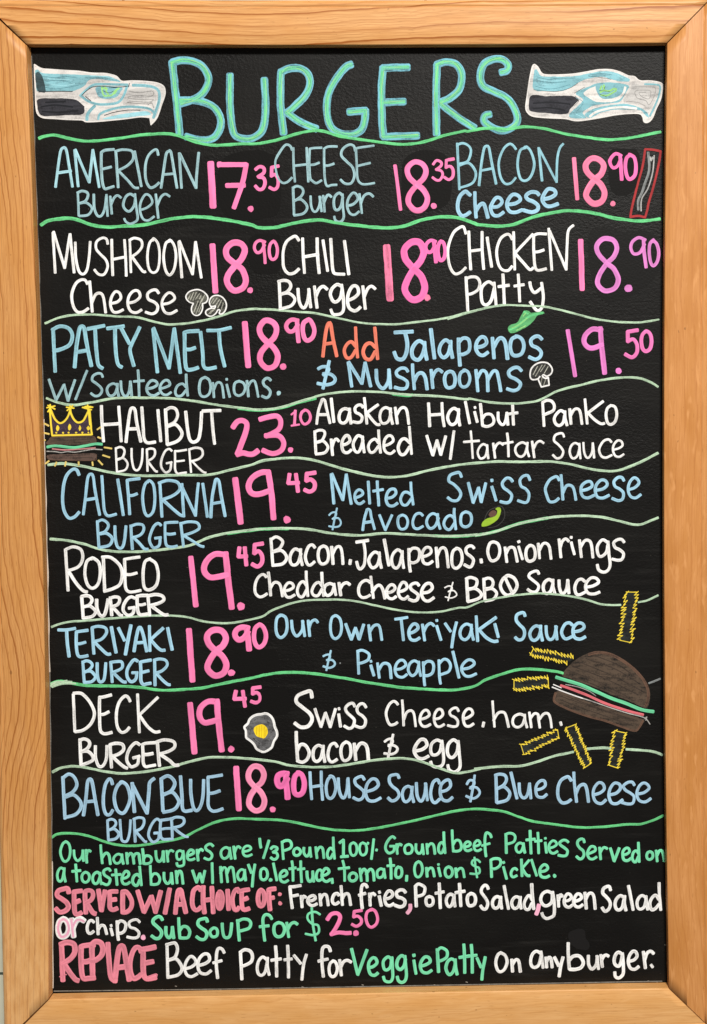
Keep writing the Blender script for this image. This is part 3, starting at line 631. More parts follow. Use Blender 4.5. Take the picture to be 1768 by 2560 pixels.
  ('F', 'mf', 0, 0, (), -1361,2129,-1385,2157,-1388,2184,-1377,2214,-1346,2240,-1302,2243,-1263,2224,-1240,2190,-1232,2149,-1245,2105,-1267,2076,-1289,2076,-1287,2102,-1307,2115,-1332,2082,-1364,2056,-1400,2055,-1422,2072,-1418,2096,-1392,2118),
  ('S', 'mh', 10, 1, (), -1594,2216,-1573,2256),
  ('S', 'mh', 10, 1, (), -1574,2209,-1542,2280),
  ('S', 'mh', 10, 1, (), -1550,2202,-1515,2280),
  ('S', 'mh', 10, 1, (), -1523,2215,-1484,2269),
  ('S', 'mh', 10, 1, (), -1542,2090,-1499,2198),
  ('S', 'mh', 10, 1, (), -1522,2073,-1458,2225),
  ('S', 'mh', 10, 1, (), -1494,2089,-1459,2171),
  ('S', 'mh', 10, 1, (), -1465,2191,-1437,2252),
  ('S', 'mh', 10, 1, (), -1485,2218,-1471,2249),
  ('S', 'mh', 10, 1, (), -1381,2170,-1350,2218),
  ('S', 'mh', 10, 1, (), -1357,2170,-1316,2224),
  ('S', 'mh', 10, 1, (), -1338,2143,-1292,2210),
  ('S', 'mh', 10, 1, (), -1311,2129,-1272,2203),
  ('S', 'mh', 10, 1, (), -1277,2115,-1256,2176),
  ('S', 'mh', 10, 1, (), -1407,2065,-1362,2109),
  ('S', 'mh', 10, 1, (), -1386,2072,-1338,2122),
  ('S', 'w', 14, 3, (11,), -1547,2175,-1587,2189,-1614,2223,-1612,2253,-1582,2287,-1531,2304,-1491,2305,-1444,2283,-1410,2245,-1406,2211,-1425,2181,-1459,2170,-1456,2144,-1464,2103,-1488,2066,-1522,2056,-1552,2073,-1565,2107,-1561,2141,-1545,2171),
  ('S', 'w', 14, 3, (), -1365,2125,-1378,2143,-1391,2180,-1380,2218,-1349,2245,-1302,2248,-1261,2227,-1235,2190,-1227,2149,-1240,2101,-1268,2071,-1295,2068,-1298,2081,-1289,2105,-1308,2109,-1328,2078,-1363,2051,-1400,2050,-1427,2072,-1425,2099,-1396,2119,-1365,2126,-1341,2126,-1331,2149,-1351,2143,-1371,2143),
 ]),
 ('dish_name', -1, None, 16, [
  ('S', 'w', 29, 0, (), -517,2777,-545,2814,-580,2807,-639,2759,-671,2663,-669,2526,-627,2458,-569,2461,-521,2500),
  ('S', 'w', 28, 0, (), -481,2795,-477,2626,-467,2456),
  ('S', 'w', 31, 0, (), -340,2794,-338,2623,-325,2455),
  ('S', 'w', 30, 0, (), -473,2617,-326,2640),
  ('S', 'w', 28, 0, (), -284,2774,-243,2475),
  ('S', 'w', 30, 0, (), -208,2788,-199,2579,-189,2475,-163,2451,-82,2446),
  ('S', 'w', 30, 0, (), -76,2767,-38,2442),
  ('S', 'w', 31, 0, (), -714,2386,-705,2120),
  ('S', 'w', 31, 0, (), -721,2378,-676,2390,-623,2380,-602,2335,-634,2283,-699,2255),
  ('S', 'w', 29, 0, (), -701,2256,-625,2266,-569,2222,-571,2180,-610,2140,-712,2114),
  ('S', 'w', 31, 0, (), -533,2307,-524,2195,-502,2135,-470,2126,-439,2195,-425,2295),
  ('S', 'w', 30, 0, (), -429,2305,-412,2124),
  ('S', 'w', 30, 0, (), -373,2329,-350,2119),
  ('S', 'w', 32, 0, (), -362,2229,-329,2302,-288,2330,-251,2303),
  ('S', 'w', 32, 0, (), -110,2329,-153,2347,-202,2307,-220,2250,-195,2187,-158,2181,-120,2225,-105,2302),
  ('S', 'w', 29, 0, (), -109,2344,-95,2224,-94,2108,-120,2066,-165,2055,-199,2063,-216,2104),
  ('S', 'w', 32, 0, (), -39,2195,15,2221,54,2264,41,2324,-2,2330,-42,2267,-55,2184,-34,2114,21,2090,69,2126),
  ('S', 'w', 30, 0, (), 96,2328,118,2105),
  ('S', 'w', 29, 0, (), 107,2221,143,2303,181,2328,215,2303),
 ]),
 ('price', -1, None, 16, [
  ('S', 'ps2', 72, 0, (), 333,2710,346,2455,360,2199),
  ('S', 'p2', 65, 0, (), 596,2491,514,2589,505,2684,571,2751,650,2749,691,2665,661,2573,591,2489,520,2365,507,2275,579,2195,666,2225,697,2318,664,2423,595,2491),
  ('F', 'ps2', 0, 0, (), 693,2224,705,2240,722,2246,741,2238,751,2224,754,2204,740,2190,722,2180,703,2188,694,2204),
  ('S', 'p2', 35, 0, (), 807,2756,760,2769,721,2736,712,2693,733,2657,770,2664,802,2721),
  ('S', 'p2', 37, 0, (), 791,2760,799,2662,809,2559),
  ('S', 'p2', 36, 0, (), 862,2761,839,2735,828,2671,838,2598,858,2574,889,2598,900,2667,887,2736,865,2760,858,2752),
 ]),
 ('dish_name', -1, None, 16, [
  ('S', 'w', 27, 0, (), 1101,2834,1079,2898,1033,2886,977,2834,928,2694,937,2539,986,2448,1046,2456,1097,2502),
  ('S', 'w', 28, 0, (), 1130,2853,1136,2670,1147,2481),
  ('S', 'w', 29, 0, (), 1260,2848,1260,2664,1273,2485),
  ('S', 'w', 28, 0, (), 1139,2663,1265,2678),
  ('S', 'w', 29, 0, (), 1310,2793,1350,2506),
  ('S', 'w', 27, 0, (), 1551,2776,1529,2816,1493,2822,1434,2774,1400,2665,1413,2547,1450,2482,1509,2472,1549,2512),
  ('S', 'w', 26, 0, (), 1566,2844,1575,2477),
  ('S', 'w', 26, 0, (), 1753,2823,1575,2638),
  ('S', 'w', 29, 0, (), 1575,2643,1663,2542,1722,2480,1754,2496),
  ('S', 'w', 28, 0, (2,), 1883,2825,1802,2827,1762,2809,1761,2673,1770,2526,1791,2477,1829,2475,1880,2487),
  ('S', 'w', 28, 0, (), 1768,2651,1807,2654,1858,2670),
  ('S', 'w', 26, 0, (), 1908,2876,1937,2470),
  ('S', 'w', 26, 0, (1,), 1917,2854,2077,2478,2088,2727,2101,2856,2149,2906),
  ('S', 'w', 29, 0, (), 1100,2410,1114,2083),
  ('S', 'w', 28, 0, (), 1099,2394,1148,2413,1206,2405,1234,2354,1216,2289,1154,2249,1110,2243),
  ('S', 'w', 30, 0, (), 1369,2334,1317,2364,1258,2314,1246,2242,1259,2161,1298,2140,1344,2187,1373,2298),
  ('S', 'w', 29, 0, (), 1372,2355,1381,2252,1391,2139),
  ('S', 'w', 30, 0, (), 1459,2435,1464,2333,1471,2146),
  ('S', 'w', 29, 0, (), 1416,2317,1517,2329),
  ('S', 'w', 28, 0, (), 1609,2433,1614,2341,1622,2166),
  ('S', 'w', 28, 0, (), 1571,2321,1662,2334),
  ('S', 'w', 31, 0, (), 1722,2356,1734,2298,1770,2256,1834,2301),
  ('S', 'w', 29, 0, (), 1836,2350,1852,2221,1836,2108,1785,2085,1724,2166),
 ]),
 ('price', -1, None, 16, [
  ('S', 'p', 52, 0, (), 2219,2758,2226,2526,2232,2282),
  ('S', 'o', 55, 0, (), 2475,2537,2393,2628,2376,2708,2441,2774,2535,2762,2572,2689,2545,2604,2475,2536,2400,2426,2384,2338,2454,2270,2546,2292,2585,2378,2543,2480,2477,2532),
  ('F', 'o', 0, 0, (), 2680,2255,2660,2263,2644,2285,2649,2309,2667,2327,2689,2329,2710,2322,2722,2299,2722,2275,2703,2261),
  ('S', 'o', 37, 0, (), 2849,2763,2787,2785,2728,2748,2709,2687,2737,2629,2799,2641,2842,2718),
  ('S', 'o', 40, 0, (), 2833,2770,2840,2638,2859,2494),
  ('S', 'o', 38, 0, (), 2932,2762,2896,2723,2889,2639,2902,2547,2929,2510,2966,2549,2982,2636,2965,2717,2932,2752,2924,2747),
 ]),
 ('dish_name', -1, None, 16, [
  ('S', 'b2', 34, 0, (), -2903,1936,-2892,1523),
  ('S', 'b2', 36, 0, (), -2910,1926,-2838,1960,-2755,1941,-2719,1871,-2747,1783,-2841,1736,-2903,1725),
  ('S', 'b2', 37, 0, (), -2703,1565,-2681,1766,-2651,1926,-2630,1958,-2603,1940,-2584,1801,-2542,1571),
  ('S', 'b2', 37, 0, (), -2682,1710,-2566,1727),
  ('S', 'b2', 37, 0, (), -2567,1933,-2406,1964),
  ('S', 'b2', 36, 0, (), -2500,1945,-2490,1714,-2475,1588,-2436,1551),
  ('S', 'b2', 36, 0, (), -2379,1936,-2218,1958),
  ('S', 'b2', 36, 0, (), -2308,1952,-2304,1717,-2286,1592,-2251,1561),
  ('S', 'b2', 36, 0, (), -2246,1936,-2169,1784),
  ('S', 'b2', 35, 0, (), -2069,1944,-2147,1785,-2166,1711,-2132,1569),
  ('S', 'b2', 35, 0, (), -1939,1925,-1906,1510),
  ('S', 'b2', 34, 0, (1,2), -1933,1937,-1793,1547,-1735,1931,-1684,1502),
  ('S', 'b2', 37, 0, (2,), -1501,1907,-1596,1902,-1637,1892,-1637,1750,-1634,1592,-1617,1533,-1566,1533,-1513,1550),
  ('S', 'b2', 35, 0, (), -1639,1729,-1588,1727,-1538,1743),
  ('S', 'b2', 34, 0, (), -1415,1909,-1303,1912,-1184,1937),
  ('S', 'b2', 35, 0, (), -1304,1914,-1293,1743,-1254,1557),
  ('S', 'b2', 35, 0, (), -1482,1895,-1463,1683,-1461,1577,-1428,1540,-1341,1551),
  ('S', 'b1', 26, 0, (1,2,3), -2953,1445,-2890,1245,-2809,1396,-2775,1238,-2702,1443),
  ('S', 'b1', 25, 0, (), -2585,1528,-2703,1247),
  ('S', 'b1', 25, 0, (), -2436,1467,-2447,1495,-2481,1502,-2526,1479,-2537,1435,-2503,1407,-2457,1366,-2445,1331,-2471,1291,-2511,1282,-2550,1308),
  ('S', 'b1', 25, 0, (), -2298,1386,-2336,1402,-2380,1379,-2397,1337,-2381,1292,-2352,1281,-2319,1305,-2296,1364),
  ('S', 'b1', 27, 0, (), -2294,1399,-2297,1339,-2284,1279),
  ('S', 'b1', 26, 0, (), -2261,1423,-2256,1334,-2232,1282,-2201,1286,-2180,1331,-2168,1414),
  ('S', 'b1', 26, 0, (), -2169,1421,-2158,1277),
  ('S', 'b1', 25, 0, (), -2093,1529,-2088,1429,-2087,1272),
  ('S', 'b1', 25, 0, (), -2135,1420,-2037,1427),
  ('S', 'b1', 27, 0, (), -2000,1348,-1951,1359,-1910,1387,-1922,1420,-1964,1428,-2000,1391,-2013,1342,-1992,1296,-1943,1281,-1896,1304),
  ('S', 'b1', 25, 0, (), -1871,1350,-1823,1364,-1787,1387,-1802,1424,-1836,1428,-1871,1394,-1885,1344,-1862,1298,-1821,1286,-1778,1311),
  ('S', 'b1', 25, 0, (), -1633,1362,-1666,1394,-1713,1375,-1736,1320,-1721,1278,-1677,1279,-1633,1329),
  ('S', 'b1', 26, 0, (), -1629,1484,-1627,1400,-1616,1274),
  ('S', 'b1', 26, 0, (), -1451,1453,-1488,1430,-1504,1356,-1493,1284,-1454,1266,-1410,1293,-1393,1357,-1406,1426,-1447,1456,-1463,1448),
  ('S', 'b1', 25, 0, (), -1372,1400,-1363,1256),
  ('S', 'b1', 24, 0, (), -1361,1337,-1335,1397,-1302,1403,-1281,1368,-1268,1256),
  ('S', 'b1', 26, 0, (), -1237,1382,-1209,1258),
  ('S', 'b1', 25, 0, (), -1236,1439,-1236,1429),
  ('S', 'b1', 25, 0, (), -1114,1416,-1155,1397,-1168,1345,-1158,1293,-1122,1274,-1079,1296,-1059,1350,-1076,1398,-1118,1414,-1128,1413),
  ('S', 'b1', 27, 0, (), -1040,1416,-1029,1266),
  ('S', 'b1', 24, 0, (), -1033,1352,-1005,1406,-973,1417,-955,1380,-934,1261),
  ('S', 'b1', 27, 0, (), -811,1421,-827,1438,-854,1440,-883,1410,-872,1370,-841,1347,-816,1312,-825,1271,-854,1251,-897,1268),
  ('F', 'b1', 0, 0, (), -744,1275,-752,1286,-754,1300,-748,1313,-735,1318,-722,1314,-712,1304,-714,1290,-720,1279,-732,1274),
 ]),
 ('price', -1, None, 16, [
  ('S', 'p', 57, 0, (), -1053,1980,-1040,1770,-1026,1556),
  ('S', 'p', 55, 0, (), -829,1781,-896,1859,-910,1937,-854,2002,-780,1985,-745,1921,-768,1841,-825,1782,-899,1692,-907,1609,-847,1541,-767,1565,-738,1652,-771,1730,-831,1787),
  ('F', 'p', 0, 0, (), -671,1525,-691,1523,-708,1528,-719,1547,-719,1566,-706,1580,-686,1587,-667,1580,-656,1562,-656,1542),
  ('S', 'p', 40, 0, (), -537,2000,-593,2010,-638,1981,-653,1937,-625,1896,-579,1904,-539,1961),
  ('S', 'p', 42, 0, (), -547,2007,-543,1907,-533,1790),
  ('S', 'p', 43, 0, (), -440,2006,-482,1976,-492,1911,-478,1832,-446,1804,-398,1836,-379,1905,-403,1977,-430,2010,-442,2004),
 ]),
 ('description', -1, None, 16, [
  ('S', 'co', 34, 0, (), -300,1651,-280,1816,-257,1936,-237,1974,-220,1963,-202,1836,-165,1648),
  ('S', 'co', 33, 0, (), -283,1769,-185,1782),
  ('S', 'co', 33, 0, (), 18,1745,-21,1790,-66,1763,-92,1703,-71,1638,-27,1638,18,1708),
  ('S', 'co', 31, 0, (), 21,1929,25,1797,37,1634),
  ('S', 'co', 35, 0, (), 209,1735,164,1775,116,1755,91,1688,115,1628,164,1619,208,1692),
  ('S', 'co', 32, 0, (), 208,1925,219,1781,232,1617),
  ('S', 'b3', 37, 0, (), 402,1878,580,1885),
  ('S', 'b3', 38, 0, (), 500,1880,522,1769,508,1666,472,1615,420,1625,395,1685),
  ('S', 'b3', 38, 0, (), 691,1761,639,1793,589,1754,566,1692,579,1631,625,1609,663,1648,692,1733),
  ('S', 'b3', 37, 0, (), 690,1781,694,1699,710,1613),
  ('S', 'b3', 38, 0, (), 753,1905,785,1620),
  ('S', 'b3', 35, 0, (), 937,1772,898,1800,852,1762,832,1702,848,1649,880,1629,919,1665,940,1743),
  ('S', 'b3', 35, 0, (), 944,1790,946,1714,961,1628),
  ('S', 'b3', 37, 0, (), 1021,1812,1026,1651,1034,1547),
  ('S', 'b3', 35, 0, (), 1021,1773,1063,1816,1114,1808,1131,1755,1120,1691,1070,1661,1032,1660),
  ('S', 'b3', 36, 0, (), 1203,1725,1261,1740,1295,1772,1279,1819,1241,1825,1202,1780,1190,1713,1217,1663,1259,1648,1306,1676),
  ('S', 'b3', 35, 0, (), 1352,1817,1367,1616),
  ('S', 'b3', 38, 0, (), 1364,1726,1408,1803,1447,1814,1478,1765,1498,1614),
  ('S', 'b3', 36, 0, (), 1586,1830,1542,1804,1526,1735,1542,1660,1584,1642,1638,1666,1659,1740,1637,1807,1585,1835,1573,1822),
  ('S', 'b3', 35, 0, (), 1834,1802,1804,1830,1765,1826,1728,1792,1739,1743,1790,1717,1827,1676,1816,1629,1771,1604,1711,1627),
  ('S', 'b3', 32, 0, (), -346,1529,-308,1548,-256,1545,-246,1512,-298,1469),
  ('S', 'b3', 32, 0, (), -299,1481,-229,1476,-185,1434,-202,1391,-270,1373,-354,1387),
  ('S', 'b3', 33, 0, (), -239,1603,-271,1470,-304,1333),
  ('S', 'b3', 31, 0, (), -54,1589,-23,1350),
  ('S', 'b3', 33, 0, (1,2), -49,1592,75,1382,109,1586,162,1351),
  ('S', 'b3', 35, 0, (), 217,1514,224,1402,257,1343,293,1337,333,1405,342,1504),
  ('S', 'b3', 34, 0, (), 340,1516,354,1330),
  ('S', 'b3', 32, 0, (), 523,1498,502,1526,455,1528,414,1495,424,1455,483,1424,519,1391,508,1339,461,1328,397,1343),
  ('S', 'b3', 32, 0, (), 571,1565,573,1487,587,1320),
  ('S', 'b3', 35, 0, (), 582,1394,619,1466,662,1480,693,1435,711,1317),
  ('S', 'b3', 32, 0, (), 752,1509,767,1329),
  ('S', 'b3', 33, 0, (), 758,1420,787,1486,823,1512,858,1489),
  ('S', 'b3', 34, 0, (), 935,1495,898,1475,882,1420,895,1352,925,1333,972,1354,985,1420,967,1480,936,1494,920,1491),
  ('S', 'b3', 31, 0, (), 1076,1501,1041,1480,1025,1422,1038,1358,1072,1339,1111,1362,1129,1421,1113,1483,1079,1506,1068,1504),
  ('S', 'b3', 33, 0, (), 1189,1504,1206,1295),
  ('S', 'b3', 33, 0, (), 1200,1420,1242,1495,1283,1486,1300,1423,1304,1294),
  ('S', 'b3', 32, 0, (), 1306,1408,1351,1486,1390,1490,1410,1419,1430,1294),
  ('S', 'b3', 34, 0, (), 1632,1496,1599,1527,1552,1521,1509,1486,1521,1441,1576,1414,1623,1371,1603,1320,1553,1301,1493,1319),
 ]),
 ('pepper_drawing', -1, None, 16, [
  ('F', 'gp', 0, 0, (), 1504,1906,1523,1939,1597,1968,1637,2037,1664,2080,1711,2079,1730,2058,1781,2065,1854,2072,1863,2054,1795,2036,1758,1985,1692,1926,1589,1876,1530,1866),
  ('S', 'g', 24, 2, (), 1523,1898,1589,1927,1663,1985,1722,2029,1840,2057),
  ('S', 'g', 24, 2, (), 1664,2066,1700,2051),
  ('S', 'gl', 12, 3, (), 1545,1913,1619,1949,1692,2007),
  ('S', 'gl', 12, 3, (), 1656,2029,1678,2058),
  ('S', 'gl', 12, 3, (), 1589,1890,1677,1934),
 ]),
 ('mushroom_drawing', -1, 'single chalk mushroom with dark gills', 16, [
  ('F', 'mf2', 0, 0, (), 1777,1412,1733,1419,1724,1456,1736,1515,1781,1556,1837,1570,1893,1561,1925,1513,1917,1466,1880,1443,1843,1446,1858,1423,1895,1425,1900,1352,1831,1341,1799,1411),
  ('S', 'mh', 9, 1, (), 1748,1456,1792,1537),
  ('S', 'mh', 9, 1, (), 1770,1441,1837,1551),
  ('S', 'mh', 9, 1, (), 1821,1485,1866,1551),
  ('S', 'mh', 9, 1, (), 1858,1470,1895,1536),
  ('S', 'mh', 9, 1, (), 1821,1352,1836,1426),
  ('S', 'mh', 9, 1, (), 1850,1352,1873,1418),
  ('S', 'w', 16, 3, (14,15,16), 1814,1438,1792,1414,1740,1408,1718,1442,1730,1512,1778,1559,1837,1576,1895,1564,1933,1513,1924,1466,1883,1440,1848,1455,1836,1444,1862,1420,1895,1425,1903,1352,1828,1335,1796,1414),
 ]),
 ('price', -1, None, 16, [
  ('S', 'o2', 40, 0, (), 2090,1884,2124,1659,2159,1437),
  ('S', 'o2', 50, 0, (), 2419,1885,2333,1897,2263,1840,2249,1769,2290,1717,2353,1715,2424,1745),
  ('S', 'o2', 49, 0, (), 2407,1907,2424,1693,2449,1461),
  ('F', 'o2', 0, 0, (), 2577,1516,2597,1518,2610,1503,2617,1484,2609,1466,2592,1455,2572,1459,2558,1470,2556,1489,2562,1508),
  ('S', 'p3', 37, 0, (1,2), 2773,1883,2677,1869,2677,1773,2730,1794,2767,1740,2764,1663,2717,1617,2652,1648),
  ('S', 'p3', 37, 0, (), 2860,1874,2822,1842,2809,1778,2822,1704,2855,1676,2895,1704,2910,1774,2897,1842,2865,1871,2847,1866),
 ]),
 ('dish_name', -1, None, 16, [
  ('S', 'w', 30, 0, (), -2453,1184,-2451,1012,-2440,835),
  ('S', 'w', 29, 0, (), -2286,1176,-2277,1006,-2269,834),
  ('S', 'w', 32, 0, (), -2446,1001,-2275,1011),
  ('S', 'w', 31, 0, (), -2222,832,-2200,999,-2179,1123,-2159,1161,-2131,1144,-2116,1024,-2079,830),
  ('S', 'w', 32, 0, (), -2204,959,-2099,960),
  ('S', 'w', 31, 0, (), -2063,1167,-2054,969,-2046,861,-2015,822,-1941,828),
  ('S', 'w', 30, 0, (), -1908,1139,-1885,832),
  ('S', 'w', 32, 0, (), -1834,1145,-1823,800),
  ('S', 'w', 29, 0, (), -1830,1138,-1788,1162,-1737,1149,-1718,1088,-1749,1022,-1810,990),
  ('S', 'w', 31, 0, (), -1810,980,-1740,998,-1684,930,-1685,881,-1730,833,-1821,802),
  ('S', 'w', 32, 0, (), -1639,1121,-1627,975,-1607,858,-1571,823,-1520,855,-1498,956,-1485,1119),
  ('S', 'w', 32, 0, (), -1474,1126,-1387,1129,-1303,1131),
  ('S', 'w', 30, 0, (), -1388,1129,-1380,970,-1364,802),
  ('S', 'w', 20, 0, (), -2323,774,-2316,537),
  ('S', 'w', 22, 0, (), -2317,771,-2284,783,-2252,772,-2239,736,-2260,681,-2308,658),
  ('S', 'w', 20, 0, (), -2309,665,-2252,673,-2215,631,-2215,592,-2241,556,-2311,540),
  ('S', 'w', 22, 0, (), -2170,766,-2169,663,-2154,579,-2126,553,-2096,576,-2073,649,-2064,763),
  ('S', 'w', 22, 0, (), -2022,756,-2019,541),
  ('S', 'w', 22, 0, (), -2024,754,-1986,765,-1948,753,-1945,707,-1971,669,-2017,644),
  ('S', 'w', 22, 0, (), -2017,643,-1975,584,-1944,545,-1926,540),
  ('S', 'w', 22, 0, (8,), -1782,741,-1806,760,-1845,737,-1881,658,-1886,587,-1854,536,-1826,533,-1799,559,-1789,629),
  ('S', 'w', 21, 0, (), -1833,619,-1783,630),
  ('S', 'w', 21, 0, (2,), -1638,749,-1716,738,-1750,739,-1751,648,-1752,560,-1730,518,-1690,522,-1644,527),
  ('S', 'w', 20, 0, (), -1751,638,-1711,640,-1662,645),
  ('S', 'w', 20, 0, (), -1612,757,-1598,525),
  ('S', 'w', 22, 0, (), -1608,753,-1551,768,-1494,755,-1482,702,-1519,660,-1590,636),
  ('S', 'w', 20, 0, (), -1590,643,-1529,575,-1478,530,-1454,524),
 ]),
 ('price', -1, None, 16, [
  ('S', 'p', 53, 0, (6,), -1182,966,-1144,1019,-1093,1031,-1050,999,-1058,925,-1104,801,-1146,701),
  ('S', 'p', 53, 0, (), -1146,701,-1091,715,-1032,700,-989,704,-947,733),
  ('S', 'p', 50, 0, (5,), -918,1042,-842,1063,-754,1070,-719,1018,-745,937,-867,875),
  ('S', 'p', 50, 0, (), -867,881,-743,879,-692,812,-718,736,-804,705,-894,737),
  ('F', 'p', 0, 0, (), -652,732,-654,749,-643,763,-628,766,-612,765,-601,750,-604,732,-611,717,-627,712,-643,717),
  ('S', 'p', 28, 0, (), -575,1123,-586,990),
  ('S', 'p', 19, 0, (), -614,1085,-581,1111),
  ('S', 'p', 19, 0, (), -615,976,-539,987),
  ('S', 'p', 27, 0, (), -477,1127,-511,1107,-526,1059,-511,1009,-483,989,-445,1012,-429,1059,-444,1106,-473,1128,-487,1128),
 ]),
 ('description', -1, None, 16, [
  ('S', 'w', 27, 0, (), -369,993,-352,1113,-320,1208,-312,1230,-289,1221,-272,1142,-239,994),
  ('S', 'w', 30, 0, (), -350,1082,-260,1083),
  ('S', 'w', 30, 0, (), -224,1237,-202,1005),
  ('S', 'w', 30, 0, (), -49,1124,-91,1139,-133,1116,-152,1060,-141,1009,-106,996,-72,1025,-46,1101),
  ('S', 'w', 29, 0, (), -48,1139,-45,1070,-36,993),
  ('S', 'w', 29, 0, (), 82,1150,65,1172,32,1170,5,1143,12,1103,48,1084,74,1054,62,1012,32,1002,-14,1010),
  ('S', 'w', 27, 0, (), 98,1241,120,986),
  ('S', 'w', 29, 0, (), 230,1173,115,1092),
  ('S', 'w', 28, 0, (), 117,1101,172,1028,217,981,243,980),
  ('S', 'w', 27, 0, (), 350,1124,305,1146,263,1118,247,1059,259,1004,289,989,331,1016,356,1098),
  ('S', 'w', 30, 0, (), 351,1137,353,1066,370,987),
  ('S', 'w', 30, 0, (), 398,1143,417,985),
  ('S', 'w', 28, 0, (), 411,1071,447,1132,485,1144,512,1107,528,985),
  ('S', 'w', 30, 0, (), 723,1183,728,1075,732,955),
  ('S', 'w', 29, 0, (), 854,1185,858,1074,873,959),
  ('S', 'w', 30, 0, (), 727,1068,860,1076),
  ('S', 'w', 30, 0, (), 1011,1109,972,1133,930,1103,908,1044,924,989,955,972,993,1000,1017,1079),
  ('S', 'w', 29, 0, (), 1016,1124,1015,1050,1027,965),
  ('S', 'w', 28, 0, (), 1083,1195,1124,981),
  ('S', 'w', 28, 0, (), 1173,1095,1197,998),
  ('S', 'w', 27, 0, (), 1174,1138,1174,1133),
  ('S', 'w', 29, 0, (), 1230,1173,1239,1084,1250,956),
  ('S', 'w', 28, 0, (), 1245,1023,1280,1069,1334,1068,1360,1017,1347,975,1296,952,1249,961),
  ('S', 'w', 28, 0, (), 1402,1088,1404,1016,1429,974,1456,971,1477,1015,1487,1084),
  ('S', 'w', 29, 0, (), 1488,1085,1498,968),
  ('S', 'w', 29, 0, (), 1544,1158,1547,1081,1552,968),
  ('S', 'w', 28, 0, (), 1509,1072,1592,1083),
  ('S', 'w', 27, 0, (), 1839,1183,1851,948),
  ('S', 'w', 29, 0, (), 1838,1183,1881,1204,1930,1192,1954,1146,1940,1101,1885,1075,1844,1059),
  ('S', 'w', 29, 0, (), 2056,1077,2016,1101,1974,1068,1952,1022,1966,974,2001,955,2038,984,2054,1056),
  ('S', 'w', 29, 0, (), 2057,1094,2059,1028,2077,958),
  ('S', 'w', 30, 0, (), 2104,1114,2116,972),
  ('S', 'w', 27, 0, (), 2115,1054,2147,1109,2184,1116,2206,1084,2224,970),
  ('S', 'w', 27, 0, (), 2254,1210,2276,967),
  ('S', 'w', 28, 0, (), 2431,1188,2279,1074),
  ('S', 'w', 27, 0, (), 2276,1082,2351,1008,2409,970,2443,973),
  ('S', 'w', 28, 0, (), 2508,1147,2475,1121,2460,1057,2474,982,2507,961,2548,989,2566,1060,2551,1129,2512,1148,2500,1143),
  ('S', 'w', 28, 0, (), -389,920,-381,699),
  ('S', 'w', 27, 0, (), -389,914,-350,930,-303,924,-291,889,-322,828,-369,811),
  ('S', 'w', 27, 0, (), -375,811,-313,825,-268,780,-266,745,-299,707,-381,696),
  ('S', 'w', 29, 0, (), -230,838,-219,686),
  ('S', 'w', 27, 0, (), -221,765,-202,823,-179,843,-157,821),
  ('S', 'w', 30, 0, (), -116,783,-78,795,-47,825,-61,870,-89,872,-118,830,-127,776,-112,719,-73,707,-36,734),
  ('S', 'w', 29, 0, (), 79,853,36,874,3,841,-17,786,-2,726,29,710,56,748,79,825),
  ('S', 'w', 28, 0, (), 74,865,79,793,91,710),
  ('S', 'w', 27, 0, (), 231,799,198,838,152,814,130,762,147,711,185,713,228,765),
  ('S', 'w', 27, 0, (), 233,924,236,839,249,705),
  ('S', 'w', 27, 0, (), 292,772,338,789,374,820,362,862,325,869,291,829,282,763,301,711,347,693,386,722),
  ('S', 'w', 30, 0, (), 533,800,491,838,450,822,422,752,446,688,486,691,532,758),
  ('S', 'w', 27, 0, (), 534,955,540,852,552,685),
  ('S', 'w', 29, 0, (1,2,3), 703,865,760,674,802,819,838,678,888,864),
  ('S', 'w', 28, 0, (), 969,908,930,633),
  ('S', 'w', 22, 0, (), 1133,907,1140,816,1151,638),
  ('S', 'w', 24, 0, (), 1065,801,1219,812),
  ('S', 'w', 22, 0, (), 1296,757,1255,779,1217,748,1199,698,1215,647,1238,637,1275,663,1295,737),
  ('S', 'w', 24, 0, (), 1292,770,1295,707,1303,639),
  ('S', 'w', 24, 0, (), 1352,785,1369,644),
  ('S', 'w', 25, 0, (), 1358,717,1383,769,1417,791,1448,773),
  ('S', 'w', 25, 0, (), 1489,882,1498,800,1501,651),
  ('S', 'w', 23, 0, (), 1446,782,1544,798),
  ('S', 'w', 23, 0, (), 1682,771,1637,792,1585,764,1568,719,1587,670,1624,652,1660,678,1683,750),
  ('S', 'w', 24, 0, (), 1688,790,1684,719,1702,655),
  ('S', 'w', 24, 0, (), 1733,801,1755,640),
  ('S', 'w', 23, 0, (), 1743,720,1776,784,1812,804,1845,784),
  ('S', 'w', 23, 0, (), 2046,845,2034,875,2001,877,1958,856,1949,807,1985,772,2024,730,2039,692,2016,643,1973,633,1937,666),
  ('S', 'w', 23, 0, (), 2198,760,2155,782,2117,753,2102,699,2116,647,2143,631,2178,660,2199,736),
  ('S', 'w', 23, 0, (), 2197,776,2200,705,2208,630),
  ('S', 'w', 22, 0, (), 2237,784,2244,695,2266,640,2295,642,2322,696,2328,776),
  ('S', 'w', 24, 0, (), 2329,779,2342,631),
  ('S', 'w', 23, 0, (), 2511,789,2483,814,2431,794,2392,719,2411,653,2456,635,2515,659),
  ('S', 'w', 22, 0, (), 2540,714,2587,727,2621,754,2610,793,2573,802,2535,759,2527,705,2549,652,2590,641,2632,666),
 ]),
 ('dish_name', -1, None, 16, [
  ('S', 'b3', 31, 0, (), -2684,516,-2705,562,-2747,567,-2810,496,-2843,356,-2842,193,-2797,97,-2739,102,-2691,149),
  ('S', 'b3', 28, 0, (), -2650,128,-2623,315,-2600,484,-2571,522,-2547,496,-2532,362,-2492,117),
  ('S', 'b3', 30, 0, (), -2626,270,-2510,286),
